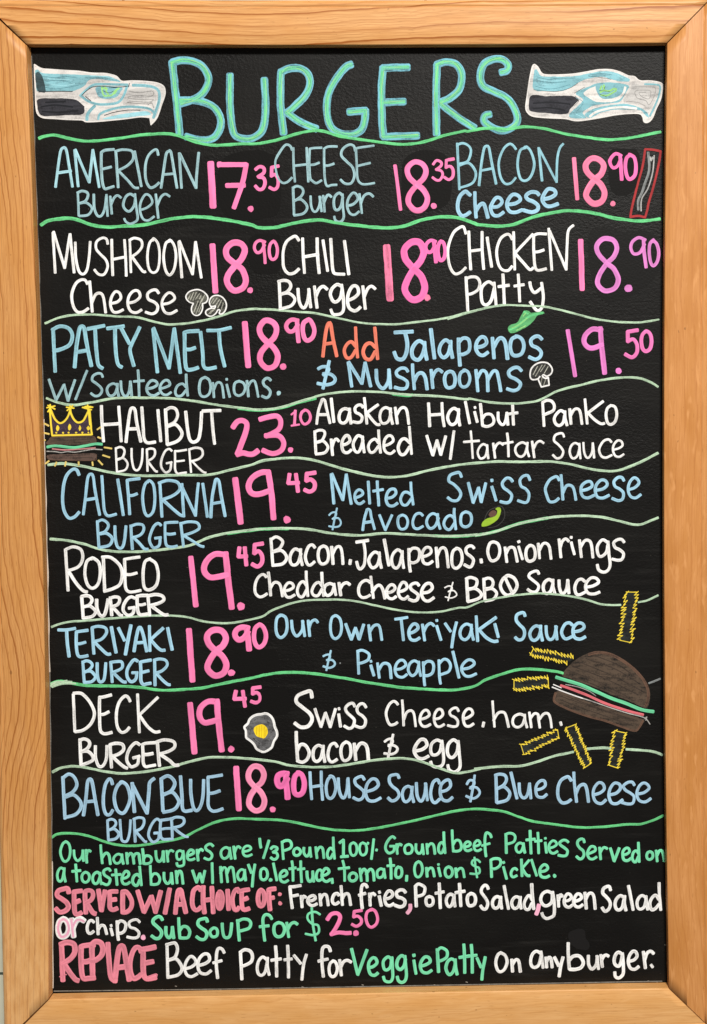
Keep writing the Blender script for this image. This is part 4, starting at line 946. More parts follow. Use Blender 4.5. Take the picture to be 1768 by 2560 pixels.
  ('S', 'b3', 28, 0, (), -2463,501,-2454,268,-2445,159,-2411,110,-2333,126),
  ('S', 'b3', 30, 0, (), -2309,465,-2263,113),
  ('S', 'b3', 29, 0, (2,), -2098,472,-2175,464,-2220,456,-2210,302,-2201,120),
  ('S', 'b3', 28, 0, (), -2211,311,-2174,307,-2126,324),
  ('S', 'b3', 28, 0, (), -2009,451,-2050,409,-2073,285,-2057,148,-2021,105,-1972,154,-1954,277,-1964,405,-2004,453,-2021,437),
  ('S', 'b3', 29, 0, (), -1903,434,-1888,93),
  ('S', 'b3', 30, 0, (), -1912,428,-1822,451,-1731,430,-1711,363,-1777,303,-1892,262),
  ('S', 'b3', 31, 0, (), -1884,268,-1781,172,-1709,111,-1672,106),
  ('S', 'b3', 29, 0, (), -1689,415,-1676,93),
  ('S', 'b3', 28, 0, (1,), -1696,408,-1563,104,-1548,261,-1529,426),
  ('S', 'b3', 29, 0, (), -1486,416,-1446,88),
  ('S', 'b3', 31, 0, (), -1414,87,-1399,267,-1368,425,-1354,459,-1329,437,-1311,311,-1274,93),
  ('S', 'b3', 28, 0, (), -1399,220,-1291,236),
  ('S', 'b3', 28, 0, (), -2516,59,-2506,-206),
  ('S', 'b3', 27, 0, (), -2515,52,-2472,72,-2429,52,-2409,13,-2442,-42,-2499,-63),
  ('S', 'b3', 29, 0, (), -2493,-66,-2430,-61,-2379,-104,-2383,-149,-2417,-183,-2507,-200),
  ('S', 'b3', 29, 0, (), -2347,8,-2345,-101,-2329,-186,-2299,-209,-2272,-186,-2253,-108,-2240,7),
  ('S', 'b3', 29, 0, (), -2193,13,-2181,-223),
  ('S', 'b3', 27, 0, (), -2190,8,-2131,26,-2075,16,-2068,-34,-2104,-81,-2178,-106),
  ('S', 'b3', 29, 0, (), -2176,-100,-2112,-163,-2067,-215,-2033,-222),
  ('S', 'b3', 28, 0, (8,), -1901,13,-1927,32,-1968,3,-2004,-79,-2013,-140,-1982,-205,-1944,-202,-1917,-176,-1910,-108),
  ('S', 'b3', 27, 0, (), -1958,-114,-1902,-107),
  ('S', 'b3', 27, 0, (2,), -1737,41,-1822,39,-1859,35,-1862,-68,-1855,-168,-1835,-195,-1792,-202,-1747,-193),
  ('S', 'b3', 29, 0, (), -1859,-71,-1815,-77,-1765,-70),
  ('S', 'b3', 28, 0, (), -1707,34,-1684,-201),
  ('S', 'b3', 27, 0, (), -1706,28,-1630,44,-1547,32,-1529,-21,-1592,-60,-1681,-88),
  ('S', 'b3', 27, 0, (), -1689,-86,-1600,-142,-1525,-192,-1489,-202),
 ]),
 ('price', -1, None, 16, [
  ('S', 'p', 60, 0, (), -1170,458,-1147,244,-1123,27),
  ('S', 'p', 56, 0, (), -842,523,-918,519,-1007,465,-1042,385,-1009,318,-936,310,-841,338),
  ('S', 'p', 56, 0, (), -848,527,-819,309,-804,65),
  ('F', 'p', 0, 0, (), -682,17,-699,32,-706,55,-703,76,-685,95,-660,90,-643,79,-633,56,-639,34,-658,22),
  ('S', 'p', 39, 0, (1,), -640,501,-655,414,-553,417),
  ('S', 'p', 40, 0, (), -578,500,-560,327),
  ('S', 'p', 41, 0, (1,2), -391,515,-474,503,-478,436,-434,448,-397,411,-404,354,-447,328,-495,346),
 ]),
 ('description', -1, None, 16, [
  ('S', 'b3', 30, 0, (), -235,496,-212,206),
  ('S', 'b3', 29, 0, (1,2), -227,501,-125,243,-88,494,-42,201),
  ('S', 'b3', 27, 0, (), 2,265,42,278,72,302,61,331,31,341,0,311,-8,261,11,216,45,204,82,228),
  ('S', 'b3', 28, 0, (), 126,421,138,201),
  ('S', 'b3', 28, 0, (), 214,423,216,342,227,181),
  ('S', 'b3', 28, 0, (), 174,327,269,342),
  ('S', 'b3', 29, 0, (), 314,257,358,266,394,302,384,342,343,342,311,306,298,245,319,190,364,179,408,206),
  ('S', 'b3', 28, 0, (), 546,286,508,312,468,306,440,246,459,193,500,190,543,248),
  ('S', 'b3', 27, 0, (), 542,409,546,321,564,187),
  ('S', 'b3', 29, 0, (), 1038,461,1020,500,986,499,926,475,915,419,962,386,1014,331,1030,282,999,230,946,226,903,256),
  ('S', 'b3', 30, 0, (1,2,3), 1105,398,1151,204,1205,352,1230,210,1276,398),
  ('S', 'b3', 30, 0, (), 1335,359,1377,220),
  ('S', 'b3', 31, 0, (), 1336,428,1337,416),
  ('S', 'b3', 30, 0, (), 1537,411,1513,439,1476,440,1439,395,1452,349,1493,318,1530,275,1515,217,1478,199,1419,212),
  ('S', 'b3', 28, 0, (), 1709,423,1688,466,1644,460,1612,421,1623,362,1668,334,1699,283,1689,218,1659,199,1591,220),
  ('S', 'b3', 29, 0, (), 1997,418,1975,452,1938,443,1896,412,1861,339,1877,258,1902,207,1952,207,1991,237),
  ('S', 'b3', 28, 0, (), 2015,467,2023,369,2033,221),
  ('S', 'b3', 28, 0, (), 2033,289,2067,359,2113,363,2141,326,2160,223),
  ('S', 'b3', 30, 0, (), 2219,313,2278,327,2320,357,2307,398,2266,399,2219,361,2210,304,2232,253,2280,240,2337,264),
  ('S', 'b3', 30, 0, (), 2367,315,2427,328,2469,366,2454,406,2409,414,2363,369,2351,307,2371,249,2426,238,2485,264),
  ('S', 'b3', 29, 0, (), 2633,408,2613,438,2574,438,2536,398,2548,350,2592,324,2628,285,2619,226,2576,210,2519,232),
  ('S', 'b3', 28, 0, (), 2691,320,2740,337,2781,380,2767,419,2730,433,2688,383,2676,309,2700,250,2749,235,2798,267),
  ('S', 'b3', 18, 0, (), -260,96,-232,120,-194,121,-195,88,-227,57),
  ('S', 'b3', 18, 0, (), -227,59,-173,65,-147,26,-160,-11,-205,-23,-263,-14),
  ('S', 'b3', 18, 0, (), -183,163,-208,54,-229,-52),
  ('S', 'b3', 27, 0, (), 67,-55,83,51,107,132,113,151,140,137,152,66,183,-51),
  ('S', 'b3', 29, 0, (), 84,18,167,30),
  ('S', 'b3', 26, 0, (1,), 233,91,287,-57,356,93),
  ('S', 'b3', 27, 0, (), 456,90,420,71,410,21,423,-33,451,-52,491,-36,509,22,491,72,459,89,446,87),
  ('S', 'b3', 26, 0, (), 655,83,628,105,584,89,557,23,569,-35,608,-48,656,-24),
  ('S', 'b3', 28, 0, (), 803,78,757,101,713,74,692,19,708,-32,739,-47,779,-18,809,56),
  ('S', 'b3', 28, 0, (), 802,95,804,24,824,-49),
  ('S', 'b3', 28, 0, (), 965,49,927,79,886,58,861,2,880,-46,920,-58,966,4),
  ('S', 'b3', 28, 0, (), 965,146,963,86,978,-55),
  ('S', 'b3', 29, 0, (), 1081,115,1040,94,1026,40,1035,-15,1075,-35,1119,-11,1134,45,1120,96,1080,115,1071,115),
 ]),
 ('avocado_drawing', -1, None, 16, [
  ('S', 'gy2', 9, 0, (), 1258,11,1273,70,1311,126,1385,158,1429,165,1458,113,1450,39,1383,-27,1295,-46),
  ('F', 'lm', 0, 1, (), 1233,-30,1240,11,1288,48,1340,58,1378,81,1387,121,1367,141,1411,158,1424,121,1399,51,1347,3,1287,-25),
  ('F', 'bn2', 0, 2, (), 1301,82,1316,111,1348,129,1377,114,1378,84,1347,65,1313,64),
 ]),
 ('dish_name', -1, None, 16, [
  ('S', 'w', 30, 0, (), -2831,-216,-2814,-623),
  ('S', 'w', 29, 0, (), -2824,-213,-2753,-190,-2680,-221,-2667,-310,-2712,-387,-2817,-427),
  ('S', 'w', 32, 0, (), -2814,-416,-2735,-546,-2669,-621,-2632,-635),
  ('S', 'w', 30, 0, (), -2569,-300,-2625,-335,-2648,-442,-2627,-557,-2578,-599,-2521,-555,-2498,-447,-2511,-348,-2570,-300,-2584,-313),
  ('S', 'w', 31, 0, (), -2466,-294,-2459,-630),
  ('S', 'w', 31, 0, (), -2476,-295,-2395,-299,-2311,-372,-2286,-458,-2308,-561,-2377,-605,-2463,-630),
  ('S', 'w', 29, 0, (2,), -2114,-297,-2209,-309,-2260,-318,-2258,-455,-2257,-587,-2228,-636,-2176,-639,-2110,-626),
  ('S', 'w', 29, 0, (), -2263,-463,-2208,-469,-2145,-454),
  ('S', 'w', 31, 0, (), -2009,-316,-2063,-347,-2083,-466,-2073,-594,-2022,-621,-1957,-577,-1935,-474,-1955,-368,-2004,-325,-2022,-320),
  ('S', 'w', 32, 0, (), -2684,-683,-2672,-899),
  ('S', 'w', 31, 0, (), -2685,-679,-2640,-672,-2601,-683,-2584,-718,-2610,-761,-2668,-783),
  ('S', 'w', 31, 0, (), -2665,-781,-2606,-775,-2559,-815,-2556,-846,-2593,-879,-2674,-893),
  ('S', 'w', 34, 0, (), -2539,-713,-2538,-793,-2518,-854,-2491,-877,-2465,-860,-2446,-805,-2428,-712),
  ('S', 'w', 32, 0, (), -2406,-692,-2395,-872),
  ('S', 'w', 31, 0, (), -2407,-700,-2364,-687,-2322,-696,-2317,-730,-2342,-767,-2397,-783),
  ('S', 'w', 31, 0, (), -2395,-780,-2348,-830,-2314,-868,-2294,-872),
  ('S', 'w', 31, 0, (8,), -2170,-702,-2200,-689,-2237,-707,-2275,-765,-2282,-825,-2249,-865,-2218,-868,-2186,-845,-2177,-796),
  ('S', 'w', 30, 0, (), -2227,-800,-2172,-792),
  ('S', 'w', 33, 0, (2,), -2043,-676,-2110,-677,-2146,-685,-2145,-759,-2140,-833,-2122,-865,-2087,-866,-2047,-859),
  ('S', 'w', 30, 0, (), -2145,-766,-2107,-770,-2068,-761),
  ('S', 'w', 31, 0, (), -2041,-677,-2025,-876),
  ('S', 'w', 32, 0, (), -2037,-681,-1969,-668,-1901,-683,-1885,-723,-1936,-754,-2023,-779),
  ('S', 'w', 33, 0, (), -2015,-774,-1943,-831,-1886,-869,-1851,-870),
 ]),
 ('price', -1, None, 16, [
  ('S', 'p', 53, 0, (), -1615,-308,-1595,-541,-1575,-786),
  ('S', 'p', 57, 0, (), -1266,-285,-1382,-279,-1468,-353,-1488,-439,-1436,-502,-1357,-500,-1259,-479),
  ('S', 'p', 60, 0, (), -1276,-270,-1254,-536,-1224,-812),
  ('F', 'p', 0, 0, (), -1113,-762,-1094,-776,-1097,-801,-1104,-821,-1128,-833,-1153,-834,-1167,-814,-1174,-787,-1161,-763,-1138,-751),
  ('S', 'p', 40, 0, (1,), -1140,-216,-1151,-303,-1069,-301),
  ('S', 'p', 40, 0, (), -1088,-216,-1076,-392),
  ('S', 'p', 41, 0, (1,2), -913,-177,-992,-190,-996,-273,-954,-252,-920,-300,-924,-368,-966,-403,-1017,-380),
 ]),
 ('description', -1, None, 16, [
  ('S', 'w', 30, 0, (), -832,-130,-816,-402),
  ('S', 'w', 29, 0, (), -827,-138,-782,-113,-735,-136,-717,-171,-749,-227,-809,-256),
  ('S', 'w', 31, 0, (), -809,-259,-736,-247,-691,-288,-684,-336,-727,-381,-815,-393),
  ('S', 'w', 30, 0, (), -547,-258,-592,-234,-628,-263,-649,-320,-639,-379,-604,-394,-567,-364,-541,-281),
  ('S', 'w', 29, 0, (), -542,-237,-544,-315,-529,-393),
  ('S', 'w', 29, 0, (), -405,-222,-430,-195,-469,-217,-498,-307,-483,-378,-453,-397,-409,-363),
  ('S', 'w', 30, 0, (), -320,-207,-360,-233,-373,-302,-360,-366,-329,-387,-286,-364,-271,-298,-287,-228,-320,-208,-334,-214),
  ('S', 'w', 32, 0, (), -240,-218,-228,-390),
  ('S', 'w', 29, 0, (), -233,-297,-200,-230,-163,-216,-141,-264,-131,-392),
  ('S', 'w', 32, 0, (), 4,-173,118,-157),
  ('S', 'w', 29, 0, (), 73,-165,87,-283,78,-391,44,-438,20,-428,3,-368),
  ('S', 'w', 30, 0, (), 228,-295,184,-273,144,-306,121,-357,141,-414,168,-428,207,-396,229,-318),
  ('S', 'w', 29, 0, (), 226,-277,229,-351,245,-429),
  ('S', 'w', 32, 0, (), 277,-152,319,-410),
  ('S', 'w', 29, 0, (), 447,-281,409,-253,365,-289,346,-348,359,-413,392,-435,423,-397,446,-310),
  ('S', 'w', 29, 0, (), 450,-267,450,-340,462,-432),
  ('S', 'w', 31, 0, (), 515,-247,518,-391,528,-468),
  ('S', 'w', 30, 0, (), 518,-279,551,-241,603,-246,622,-291,605,-359,559,-384,526,-377),
  ('S', 'w', 29, 0, (), 651,-326,697,-311,733,-282,725,-240,686,-233,652,-274,646,-329,662,-384,705,-396,747,-371),
  ('S', 'w', 31, 0, (), 784,-237,797,-432),
  ('S', 'w', 29, 0, (), 792,-324,826,-250,863,-240,886,-287,901,-436),
  ('S', 'w', 30, 0, (), 983,-247,951,-271,936,-335,943,-415,979,-443,1022,-407,1038,-339,1023,-267,983,-242,975,-253),
  ('S', 'w', 30, 0, (), 1154,-244,1137,-225,1102,-225,1075,-253,1083,-295,1121,-326,1149,-362,1136,-414,1109,-432,1060,-408),
  ('S', 'w', 32, 0, (), -57,-351,-63,-387),
  ('S', 'w', 32, 0, (), 1223,-358,1227,-386),
  ('S', 'w', 30, 0, (), 1349,-185,1311,-201,1290,-279,1310,-354,1342,-374,1390,-345,1409,-276,1393,-209,1353,-186,1337,-186),
  ('S', 'w', 29, 0, (), 1460,-242,1476,-384),
  ('S', 'w', 30, 0, (), 1470,-301,1499,-248,1540,-243,1560,-278,1579,-382),
  ('S', 'w', 28, 0, (), 1594,-235,1631,-358),
  ('S', 'w', 31, 0, (), 1595,-182,1598,-189),
  ('S', 'w', 30, 0, (), 1708,-224,1677,-249,1664,-304,1674,-362,1702,-381,1746,-360,1757,-300,1742,-240,1709,-223,1699,-226),
  ('S', 'w', 29, 0, (), 1787,-208,1799,-356),
  ('S', 'w', 28, 0, (), 1799,-273,1830,-214,1865,-205,1897,-244,1912,-358),
  ('S', 'w', 29, 0, (), 1993,-167,2010,-349),
  ('S', 'w', 29, 0, (), 2001,-258,2023,-188,2058,-162,2086,-186),
  ('S', 'w', 28, 0, (), 2112,-199,2142,-315),
  ('S', 'w', 29, 0, (), 2112,-144,2111,-153),
  ('S', 'w', 29, 0, (), 2193,-178,2212,-349),
  ('S', 'w', 29, 0, (), 2200,-254,2242,-186,2282,-180,2309,-217,2325,-349),
  ('S', 'w', 30, 0, (), 2471,-204,2423,-176,2380,-217,2367,-271,2385,-334,2417,-338,2458,-298,2473,-231),
  ('S', 'w', 30, 0, (), 2475,-194,2483,-303,2494,-429,2464,-486,2419,-496,2380,-471,2369,-424),
  ('S', 'w', 29, 0, (), 2632,-201,2608,-175,2568,-177,2531,-207,2545,-253,2588,-276,2627,-316,2612,-370,2571,-381,2516,-369),
  ('S', 'w', 28, 0, (), -883,-507,-900,-487,-926,-483,-964,-515,-992,-579,-992,-659,-958,-701,-920,-699,-879,-674),
  ('S', 'w', 30, 0, (), -862,-464,-851,-553,-842,-694),
  ('S', 'w', 28, 0, (), -849,-630,-813,-569,-775,-563,-745,-597,-727,-699),
  ('S', 'w', 28, 0, (), -699,-648,-654,-636,-619,-610,-630,-576,-668,-568,-701,-606,-709,-653,-688,-702,-652,-711,-608,-688),
  ('S', 'w', 29, 0, (), -494,-594,-523,-557,-560,-582,-581,-645,-567,-697,-530,-706,-491,-640),
  ('S', 'w', 29, 0, (), -492,-458,-491,-552,-479,-704),
  ('S', 'w', 28, 0, (), -340,-601,-370,-566,-410,-587,-439,-649,-423,-692,-379,-696,-341,-634),
  ('S', 'w', 30, 0, (), -339,-472,-336,-564,-324,-704),
  ('S', 'w', 30, 0, (), -220,-597,-261,-579,-305,-600,-320,-643,-306,-684,-280,-697,-244,-671,-223,-613),
  ('S', 'w', 29, 0, (), -222,-583,-214,-637,-205,-692),
  ('S', 'w', 31, 0, (), -173,-575,-156,-701),
  ('S', 'w', 31, 0, (), -162,-636,-137,-592,-99,-574,-68,-592),
  ('S', 'w', 29, 0, (), 133,-573,114,-557,83,-553,43,-579,19,-630,23,-688,51,-720,94,-718,129,-699),
  ('S', 'w', 28, 0, (), 140,-516,148,-596,163,-731),
  ('S', 'w', 31, 0, (), 152,-671,190,-617,225,-602,254,-641,276,-732),
  ('S', 'w', 30, 0, (), 305,-677,346,-666,376,-636,364,-604,334,-599,302,-634,292,-683,311,-727,350,-737,384,-716),
  ('S', 'w', 30, 0, (), 418,-669,462,-656,494,-627,479,-583,448,-578,421,-619,407,-677,427,-727,466,-742,503,-715),
  ('S', 'w', 31, 0, (), 609,-607,591,-586,554,-590,528,-614,537,-646,576,-677,603,-705,592,-747,557,-761,513,-745),
  ('S', 'w', 31, 0, (), 651,-683,703,-674,741,-638,726,-594,686,-592,650,-632,635,-693,660,-750,704,-764,755,-732),
  ('S', 'w', 14, 0, (), 865,-634,898,-618,929,-622,937,-647,899,-674),
  ('S', 'w', 14, 0, (), 903,-669,952,-663,981,-697,972,-719,923,-737,869,-724),
  ('S', 'w', 14, 0, (), 945,-581,919,-671,896,-761),
  ('S', 'w', 32, 0, (), 1080,-544,1091,-775),
  ('S', 'w', 31, 0, (), 1076,-550,1116,-535,1172,-552,1183,-585,1162,-632,1096,-656),
  ('S', 'w', 30, 0, (), 1098,-649,1168,-647,1217,-687,1220,-722,1177,-753,1093,-775),
  ('S', 'w', 31, 0, (), 1249,-549,1259,-767),
  ('S', 'w', 29, 0, (), 1255,-556,1290,-543,1326,-555,1341,-594,1320,-637,1268,-649),
  ('S', 'w', 30, 0, (), 1267,-659,1327,-647,1371,-684,1368,-718,1339,-754,1262,-769),
  ('S', 'w', 32, 0, (), 1488,-521,1442,-549,1411,-617,1436,-684,1486,-717,1545,-684,1576,-619,1549,-550,1496,-520,1473,-524),
  ('S', 'w', 31, 0, (), 1461,-546,1532,-701),
  ('S', 'w', 29, 0, (), 1790,-505,1779,-481,1747,-481,1705,-502,1694,-534,1729,-566,1777,-607,1789,-639,1764,-682,1718,-684,1681,-660),
  ('S', 'w', 32, 0, (), 1927,-586,1891,-563,1850,-590,1833,-639,1846,-692,1877,-702,1909,-676,1930,-607),
  ('S', 'w', 30, 0, (), 1930,-566,1930,-633,1948,-706),
  ('S', 'w', 31, 0, (), 1990,-574,1995,-653,2016,-703,2042,-697,2065,-655,2078,-578),
  ('S', 'w', 31, 0, (), 2075,-571,2087,-707),
  ('S', 'w', 30, 0, (), 2241,-585,2211,-564,2171,-581,2145,-646,2157,-707,2189,-720,2242,-696),
  ('S', 'w', 30, 0, (), 2263,-643,2325,-632,2380,-597,2359,-559,2310,-552,2266,-592,2250,-648,2277,-704,2337,-713,2388,-695),
 ]),
 ('dish_name', -1, None, 16, [
  ('S', 'b4', 30, 0, (), -2917,-1007,-2838,-1007,-2754,-993),
  ('S', 'b4', 33, 0, (), -2838,-1009,-2833,-1140,-2819,-1274),
  ('S', 'b4', 31, 0, (2,), -2633,-1013,-2705,-1023,-2743,-1029,-2747,-1134,-2740,-1236,-2720,-1273,-2680,-1273,-2639,-1264),
  ('S', 'b4', 30, 0, (), -2741,-1147,-2708,-1145,-2658,-1131),
  ('S', 'b4', 31, 0, (), -2589,-992,-2577,-1249),
  ('S', 'b4', 30, 0, (), -2590,-989,-2531,-975,-2461,-992,-2451,-1043,-2500,-1103,-2574,-1125),
  ('S', 'b4', 31, 0, (), -2580,-1120,-2505,-1197,-2450,-1250,-2418,-1251),
  ('S', 'b4', 33, 0, (), -2402,-986,-2361,-1240),
  ('S', 'b4', 32, 0, (), -2332,-996,-2275,-1122),
  ('S', 'b4', 34, 0, (), -2212,-970,-2271,-1260),
  ('S', 'b4', 33, 0, (), -2185,-1225,-2165,-1109,-2143,-1017,-2127,-991,-2112,-1003,-2089,-1083,-2061,-1232),
  ('S', 'b4', 32, 0, (), -2168,-1145,-2078,-1139),
  ('S', 'b4', 30, 0, (), -2031,-979,-2030,-1229),
  ('S', 'b4', 33, 0, (), -1899,-1002,-2027,-1118),
  ('S', 'b4', 31, 0, (), -2022,-1114,-1964,-1183,-1921,-1219,-1887,-1219),
  ('S', 'b4', 33, 0, (), -1854,-1002,-1814,-1219),
  ('S', 'b4', 29, 0, (), -2686,-1322,-2677,-1529),
  ('S', 'b4', 29, 0, (), -2686,-1328,-2648,-1315,-2611,-1330,-2595,-1362,-2621,-1400,-2668,-1428),
  ('S', 'b4', 30, 0, (), -2670,-1423,-2613,-1418,-2575,-1454,-2567,-1482,-2606,-1523,-2678,-1530),
  ('S', 'b4', 30, 0, (), -2547,-1340,-2548,-1434,-2537,-1509,-2517,-1528,-2488,-1509,-2473,-1444,-2463,-1341),
  ('S', 'b4', 30, 0, (), -2415,-1335,-2404,-1533),
  ('S', 'b4', 29, 0, (), -2419,-1334,-2365,-1326,-2309,-1330,-2302,-1381,-2335,-1410,-2406,-1436),
  ('S', 'b4', 31, 0, (), -2401,-1429,-2340,-1490,-2298,-1527,-2272,-1530),
  ('S', 'b4', 31, 0, (8,), -2154,-1324,-2183,-1310,-2216,-1340,-2256,-1411,-2257,-1476,-2229,-1523,-2199,-1524,-2171,-1495,-2162,-1435),
  ('S', 'b4', 30, 0, (), -2206,-1439,-2156,-1439),
  ('S', 'b4', 32, 0, (2,), -2024,-1316,-2095,-1328,-2126,-1336,-2123,-1422,-2125,-1517,-2101,-1557,-2070,-1551,-2030,-1546),
  ('S', 'b4', 31, 0, (), -2121,-1438,-2089,-1431,-2048,-1421),
  ('S', 'b4', 30, 0, (), -1987,-1321,-1987,-1571),
  ('S', 'b4', 29, 0, (), -1993,-1318,-1938,-1306,-1880,-1320,-1865,-1369,-1915,-1423,-1974,-1444),
  ('S', 'b4', 30, 0, (), -1981,-1436,-1918,-1510,-1865,-1559,-1843,-1563),
 ]),
 ('price', -1, None, 16, [
  ('S', 'p', 60, 0, (), -1646,-1023,-1634,-1273,-1620,-1528),
  ('S', 'p', 61, 0, (), -1383,-1238,-1457,-1156,-1469,-1081,-1413,-1028,-1329,-1035,-1287,-1102,-1316,-1179,-1381,-1232,-1452,-1331,-1470,-1410,-1401,-1477,-1318,-1451,-1287,-1370,-1322,-1288,-1386,-1237),
  ('F', 'p', 0, 0, (), -1215,-1424,-1199,-1443,-1206,-1464,-1217,-1480,-1237,-1485,-1259,-1481,-1272,-1464,-1271,-1441,-1256,-1422,-1236,-1416),
  ('S', 'p', 55, 0, (), -1065,-1011,-1125,-1001,-1180,-1026,-1197,-1076,-1165,-1124,-1114,-1109,-1069,-1046),
  ('S', 'p', 57, 0, (), -1082,-1008,-1072,-1111,-1060,-1228),
  ('S', 'p', 44, 0, (), -956,-977,-998,-1012,-1013,-1090,-998,-1171,-962,-1202,-914,-1165,-895,-1090,-916,-1011,-952,-976,-964,-982),
 ]),
 ('description', -1, None, 16, [
  ('S', 'b4', 30, 0, (), -742,-887,-783,-914,-797,-999,-785,-1078,-749,-1110,-703,-1073,-686,-999,-698,-914,-738,-887,-758,-888),
  ('S', 'b4', 30, 0, (), -642,-943,-633,-1036,-604,-1091,-576,-1087,-538,-1033,-532,-951),
  ('S', 'b4', 28, 0, (), -535,-945,-515,-1096),
  ('S', 'b4', 29, 0, (), -479,-944,-466,-1101),
  ('S', 'b4', 28, 0, (), -471,-1019,-447,-957,-410,-938,-387,-962),
  ('S', 'b4', 28, 0, (), -211,-897,-246,-920,-263,-1008,-250,-1094,-215,-1127,-169,-1090,-153,-1013,-168,-932,-204,-897,-222,-901),
  ('S', 'b4', 31, 0, (1,2,3), -111,-983,-58,-1134,-16,-1023,18,-1135,66,-986),
  ('S', 'b4', 29, 0, (), 113,-997,131,-1152),
  ('S', 'b4', 28, 0, (), 126,-1060,161,-1006,202,-995,224,-1030,241,-1148),
  ('S', 'b4', 28, 0, (), 375,-940,435,-933,494,-924),
  ('S', 'b4', 29, 0, (), 433,-937,442,-1035,454,-1153),
  ('S', 'b4', 31, 0, (), 517,-1082,564,-1064,598,-1032,585,-996,552,-991,516,-1033,506,-1084,524,-1141,571,-1152,611,-1129),
  ('S', 'b4', 29, 0, (), 641,-997,663,-1158),
  ('S', 'b4', 29, 0, (), 654,-1072,683,-1011,724,-985,754,-1009),
  ('S', 'b4', 30, 0, (), 782,-1013,823,-1155),
  ('S', 'b4', 28, 0, (), 782,-953,783,-962),
  ('S', 'b4', 28, 0, (), 865,-989,917,-1067),
  ('S', 'b4', 30, 0, (), 976,-979,947,-1095,928,-1231),
  ('S', 'b4', 30, 0, (), 1122,-1015,1076,-997,1031,-1026,1010,-1082,1023,-1133,1061,-1152,1101,-1118,1126,-1045),
  ('S', 'b4', 29, 0, (), 1123,-1004,1125,-1073,1142,-1153),
  ('S', 'b4', 30, 0, (), 1171,-921,1183,-1171),
  ('S', 'b4', 32, 0, (), 1365,-935,1180,-1067),
  ('S', 'b4', 32, 0, (), 1195,-1051,1267,-1131,1335,-1171,1379,-1169),
  ('S', 'b4', 31, 0, (), 1354,-1001,1387,-1133),
  ('S', 'b4', 29, 0, (), 1356,-938,1357,-948),
  ('S', 'b4', 32, 0, (), 1651,-922,1641,-893,1615,-891,1572,-914,1566,-965,1595,-1006,1637,-1050,1647,-1099,1627,-1150,1586,-1161,1555,-1136),
  ('S', 'b4', 31, 0, (), 1803,-1041,1763,-1023,1723,-1049,1698,-1099,1713,-1151,1745,-1167,1783,-1137,1806,-1066),
  ('S', 'b4', 32, 0, (), 1805,-1022,1807,-1093,1822,-1168),
  ('S', 'b4', 31, 0, (), 1860,-1027,1864,-1107,1885,-1157,1920,-1155,1946,-1109,1961,-1033),
  ('S', 'b4', 30, 0, (), 1954,-1029,1967,-1164),
  ('S', 'b4', 31, 0, (), 2117,-1018,2088,-996,2045,-1012,2013,-1083,2030,-1138,2060,-1156,2116,-1133),
  ('S', 'b4', 32, 0, (), 2138,-1086,2195,-1075,2235,-1045,2220,-1008,2174,-1001,2134,-1039,2125,-1092,2144,-1145,2196,-1160,2245,-1139),
  ('S', 'b4', 20, 0, (), -336,-1298,-306,-1284,-273,-1285,-272,-1317,-299,-1338),
  ('S', 'b4', 22, 0, (), -302,-1338,-250,-1337,-223,-1368,-235,-1398,-281,-1415,-337,-1399),
  ('S', 'b4', 20, 0, (), -261,-1245,-285,-1344,-308,-1444),
  ('F', 'gy', 0, 0, (), -168,-1362,-165,-1366,-165,-1370,-166,-1375,-170,-1376,-175,-1376,-178,-1372,-179,-1368,-177,-1364,-173,-1362),
  ('S', 'b4', 28, 0, (), 3,-1255,10,-1481),
  ('S', 'b4', 28, 0, (), -1,-1255,43,-1244,89,-1263,115,-1292,102,-1341,48,-1368,4,-1374),
  ('S', 'b4', 29, 0, (), 130,-1397,158,-1495),
  ('S', 'b4', 28, 0, (), 129,-1357,131,-1362),
  ('S', 'b4', 27, 0, (), 196,-1376,212,-1519),
  ('S', 'b4', 30, 0, (), 209,-1440,245,-1385,287,-1379,317,-1412,328,-1524),
  ('S', 'b4', 28, 0, (), 384,-1440,431,-1431,474,-1396,454,-1353,415,-1351,380,-1389,367,-1447,387,-1502,439,-1518,482,-1491),
  ('S', 'b4', 28, 0, (), 598,-1376,558,-1356,514,-1384,496,-1440,513,-1486,541,-1504,578,-1472,600,-1401),
  ('S', 'b4', 27, 0, (), 601,-1365,604,-1430,619,-1506),
  ('S', 'b4', 27, 0, (), 645,-1370,651,-1515,658,-1606),
  ('S', 'b4', 29, 0, (), 645,-1402,680,-1365,730,-1369,749,-1413,735,-1477,691,-1504,655,-1504),
  ('S', 'b4', 27, 0, (), 800,-1353,803,-1506,815,-1591),
  ('S', 'b4', 28, 0, (), 801,-1390,846,-1345,890,-1357,914,-1410,896,-1465,847,-1487,809,-1498),
  ('S', 'b4', 30, 0, (), 938,-1270,997,-1532),
  ('S', 'b4', 28, 0, (), 1044,-1444,1100,-1432,1148,-1396,1133,-1361,1087,-1354,1039,-1394,1021,-1449,1054,-1508,1105,-1518,1166,-1494),
 ]),
 ('dish_name', -1, None, 16, [
  ('S', 'w', 29, 0, (), -2786,-1647,-2779,-2018),
  ('S', 'w', 31, 0, (), -2782,-1635,-2703,-1641,-2628,-1723,-2585,-1834,-2619,-1936,-2697,-2002,-2773,-2017),
  ('S', 'w', 31, 0, (2,), -2418,-1657,-2495,-1676,-2531,-1679,-2535,-1828,-2532,-1991,-2511,-2033,-2474,-2041,-2420,-2029),
  ('S', 'w', 30, 0, (), -2533,-1849,-2494,-1848,-2445,-1824),
  ('S', 'w', 30, 0, (), -2235,-1721,-2254,-1681,-2286,-1670,-2340,-1729,-2369,-1834,-2366,-1961,-2328,-2028,-2282,-2021,-2247,-1984),
  ('S', 'w', 28, 0, (), -2160,-1654,-2149,-2036),
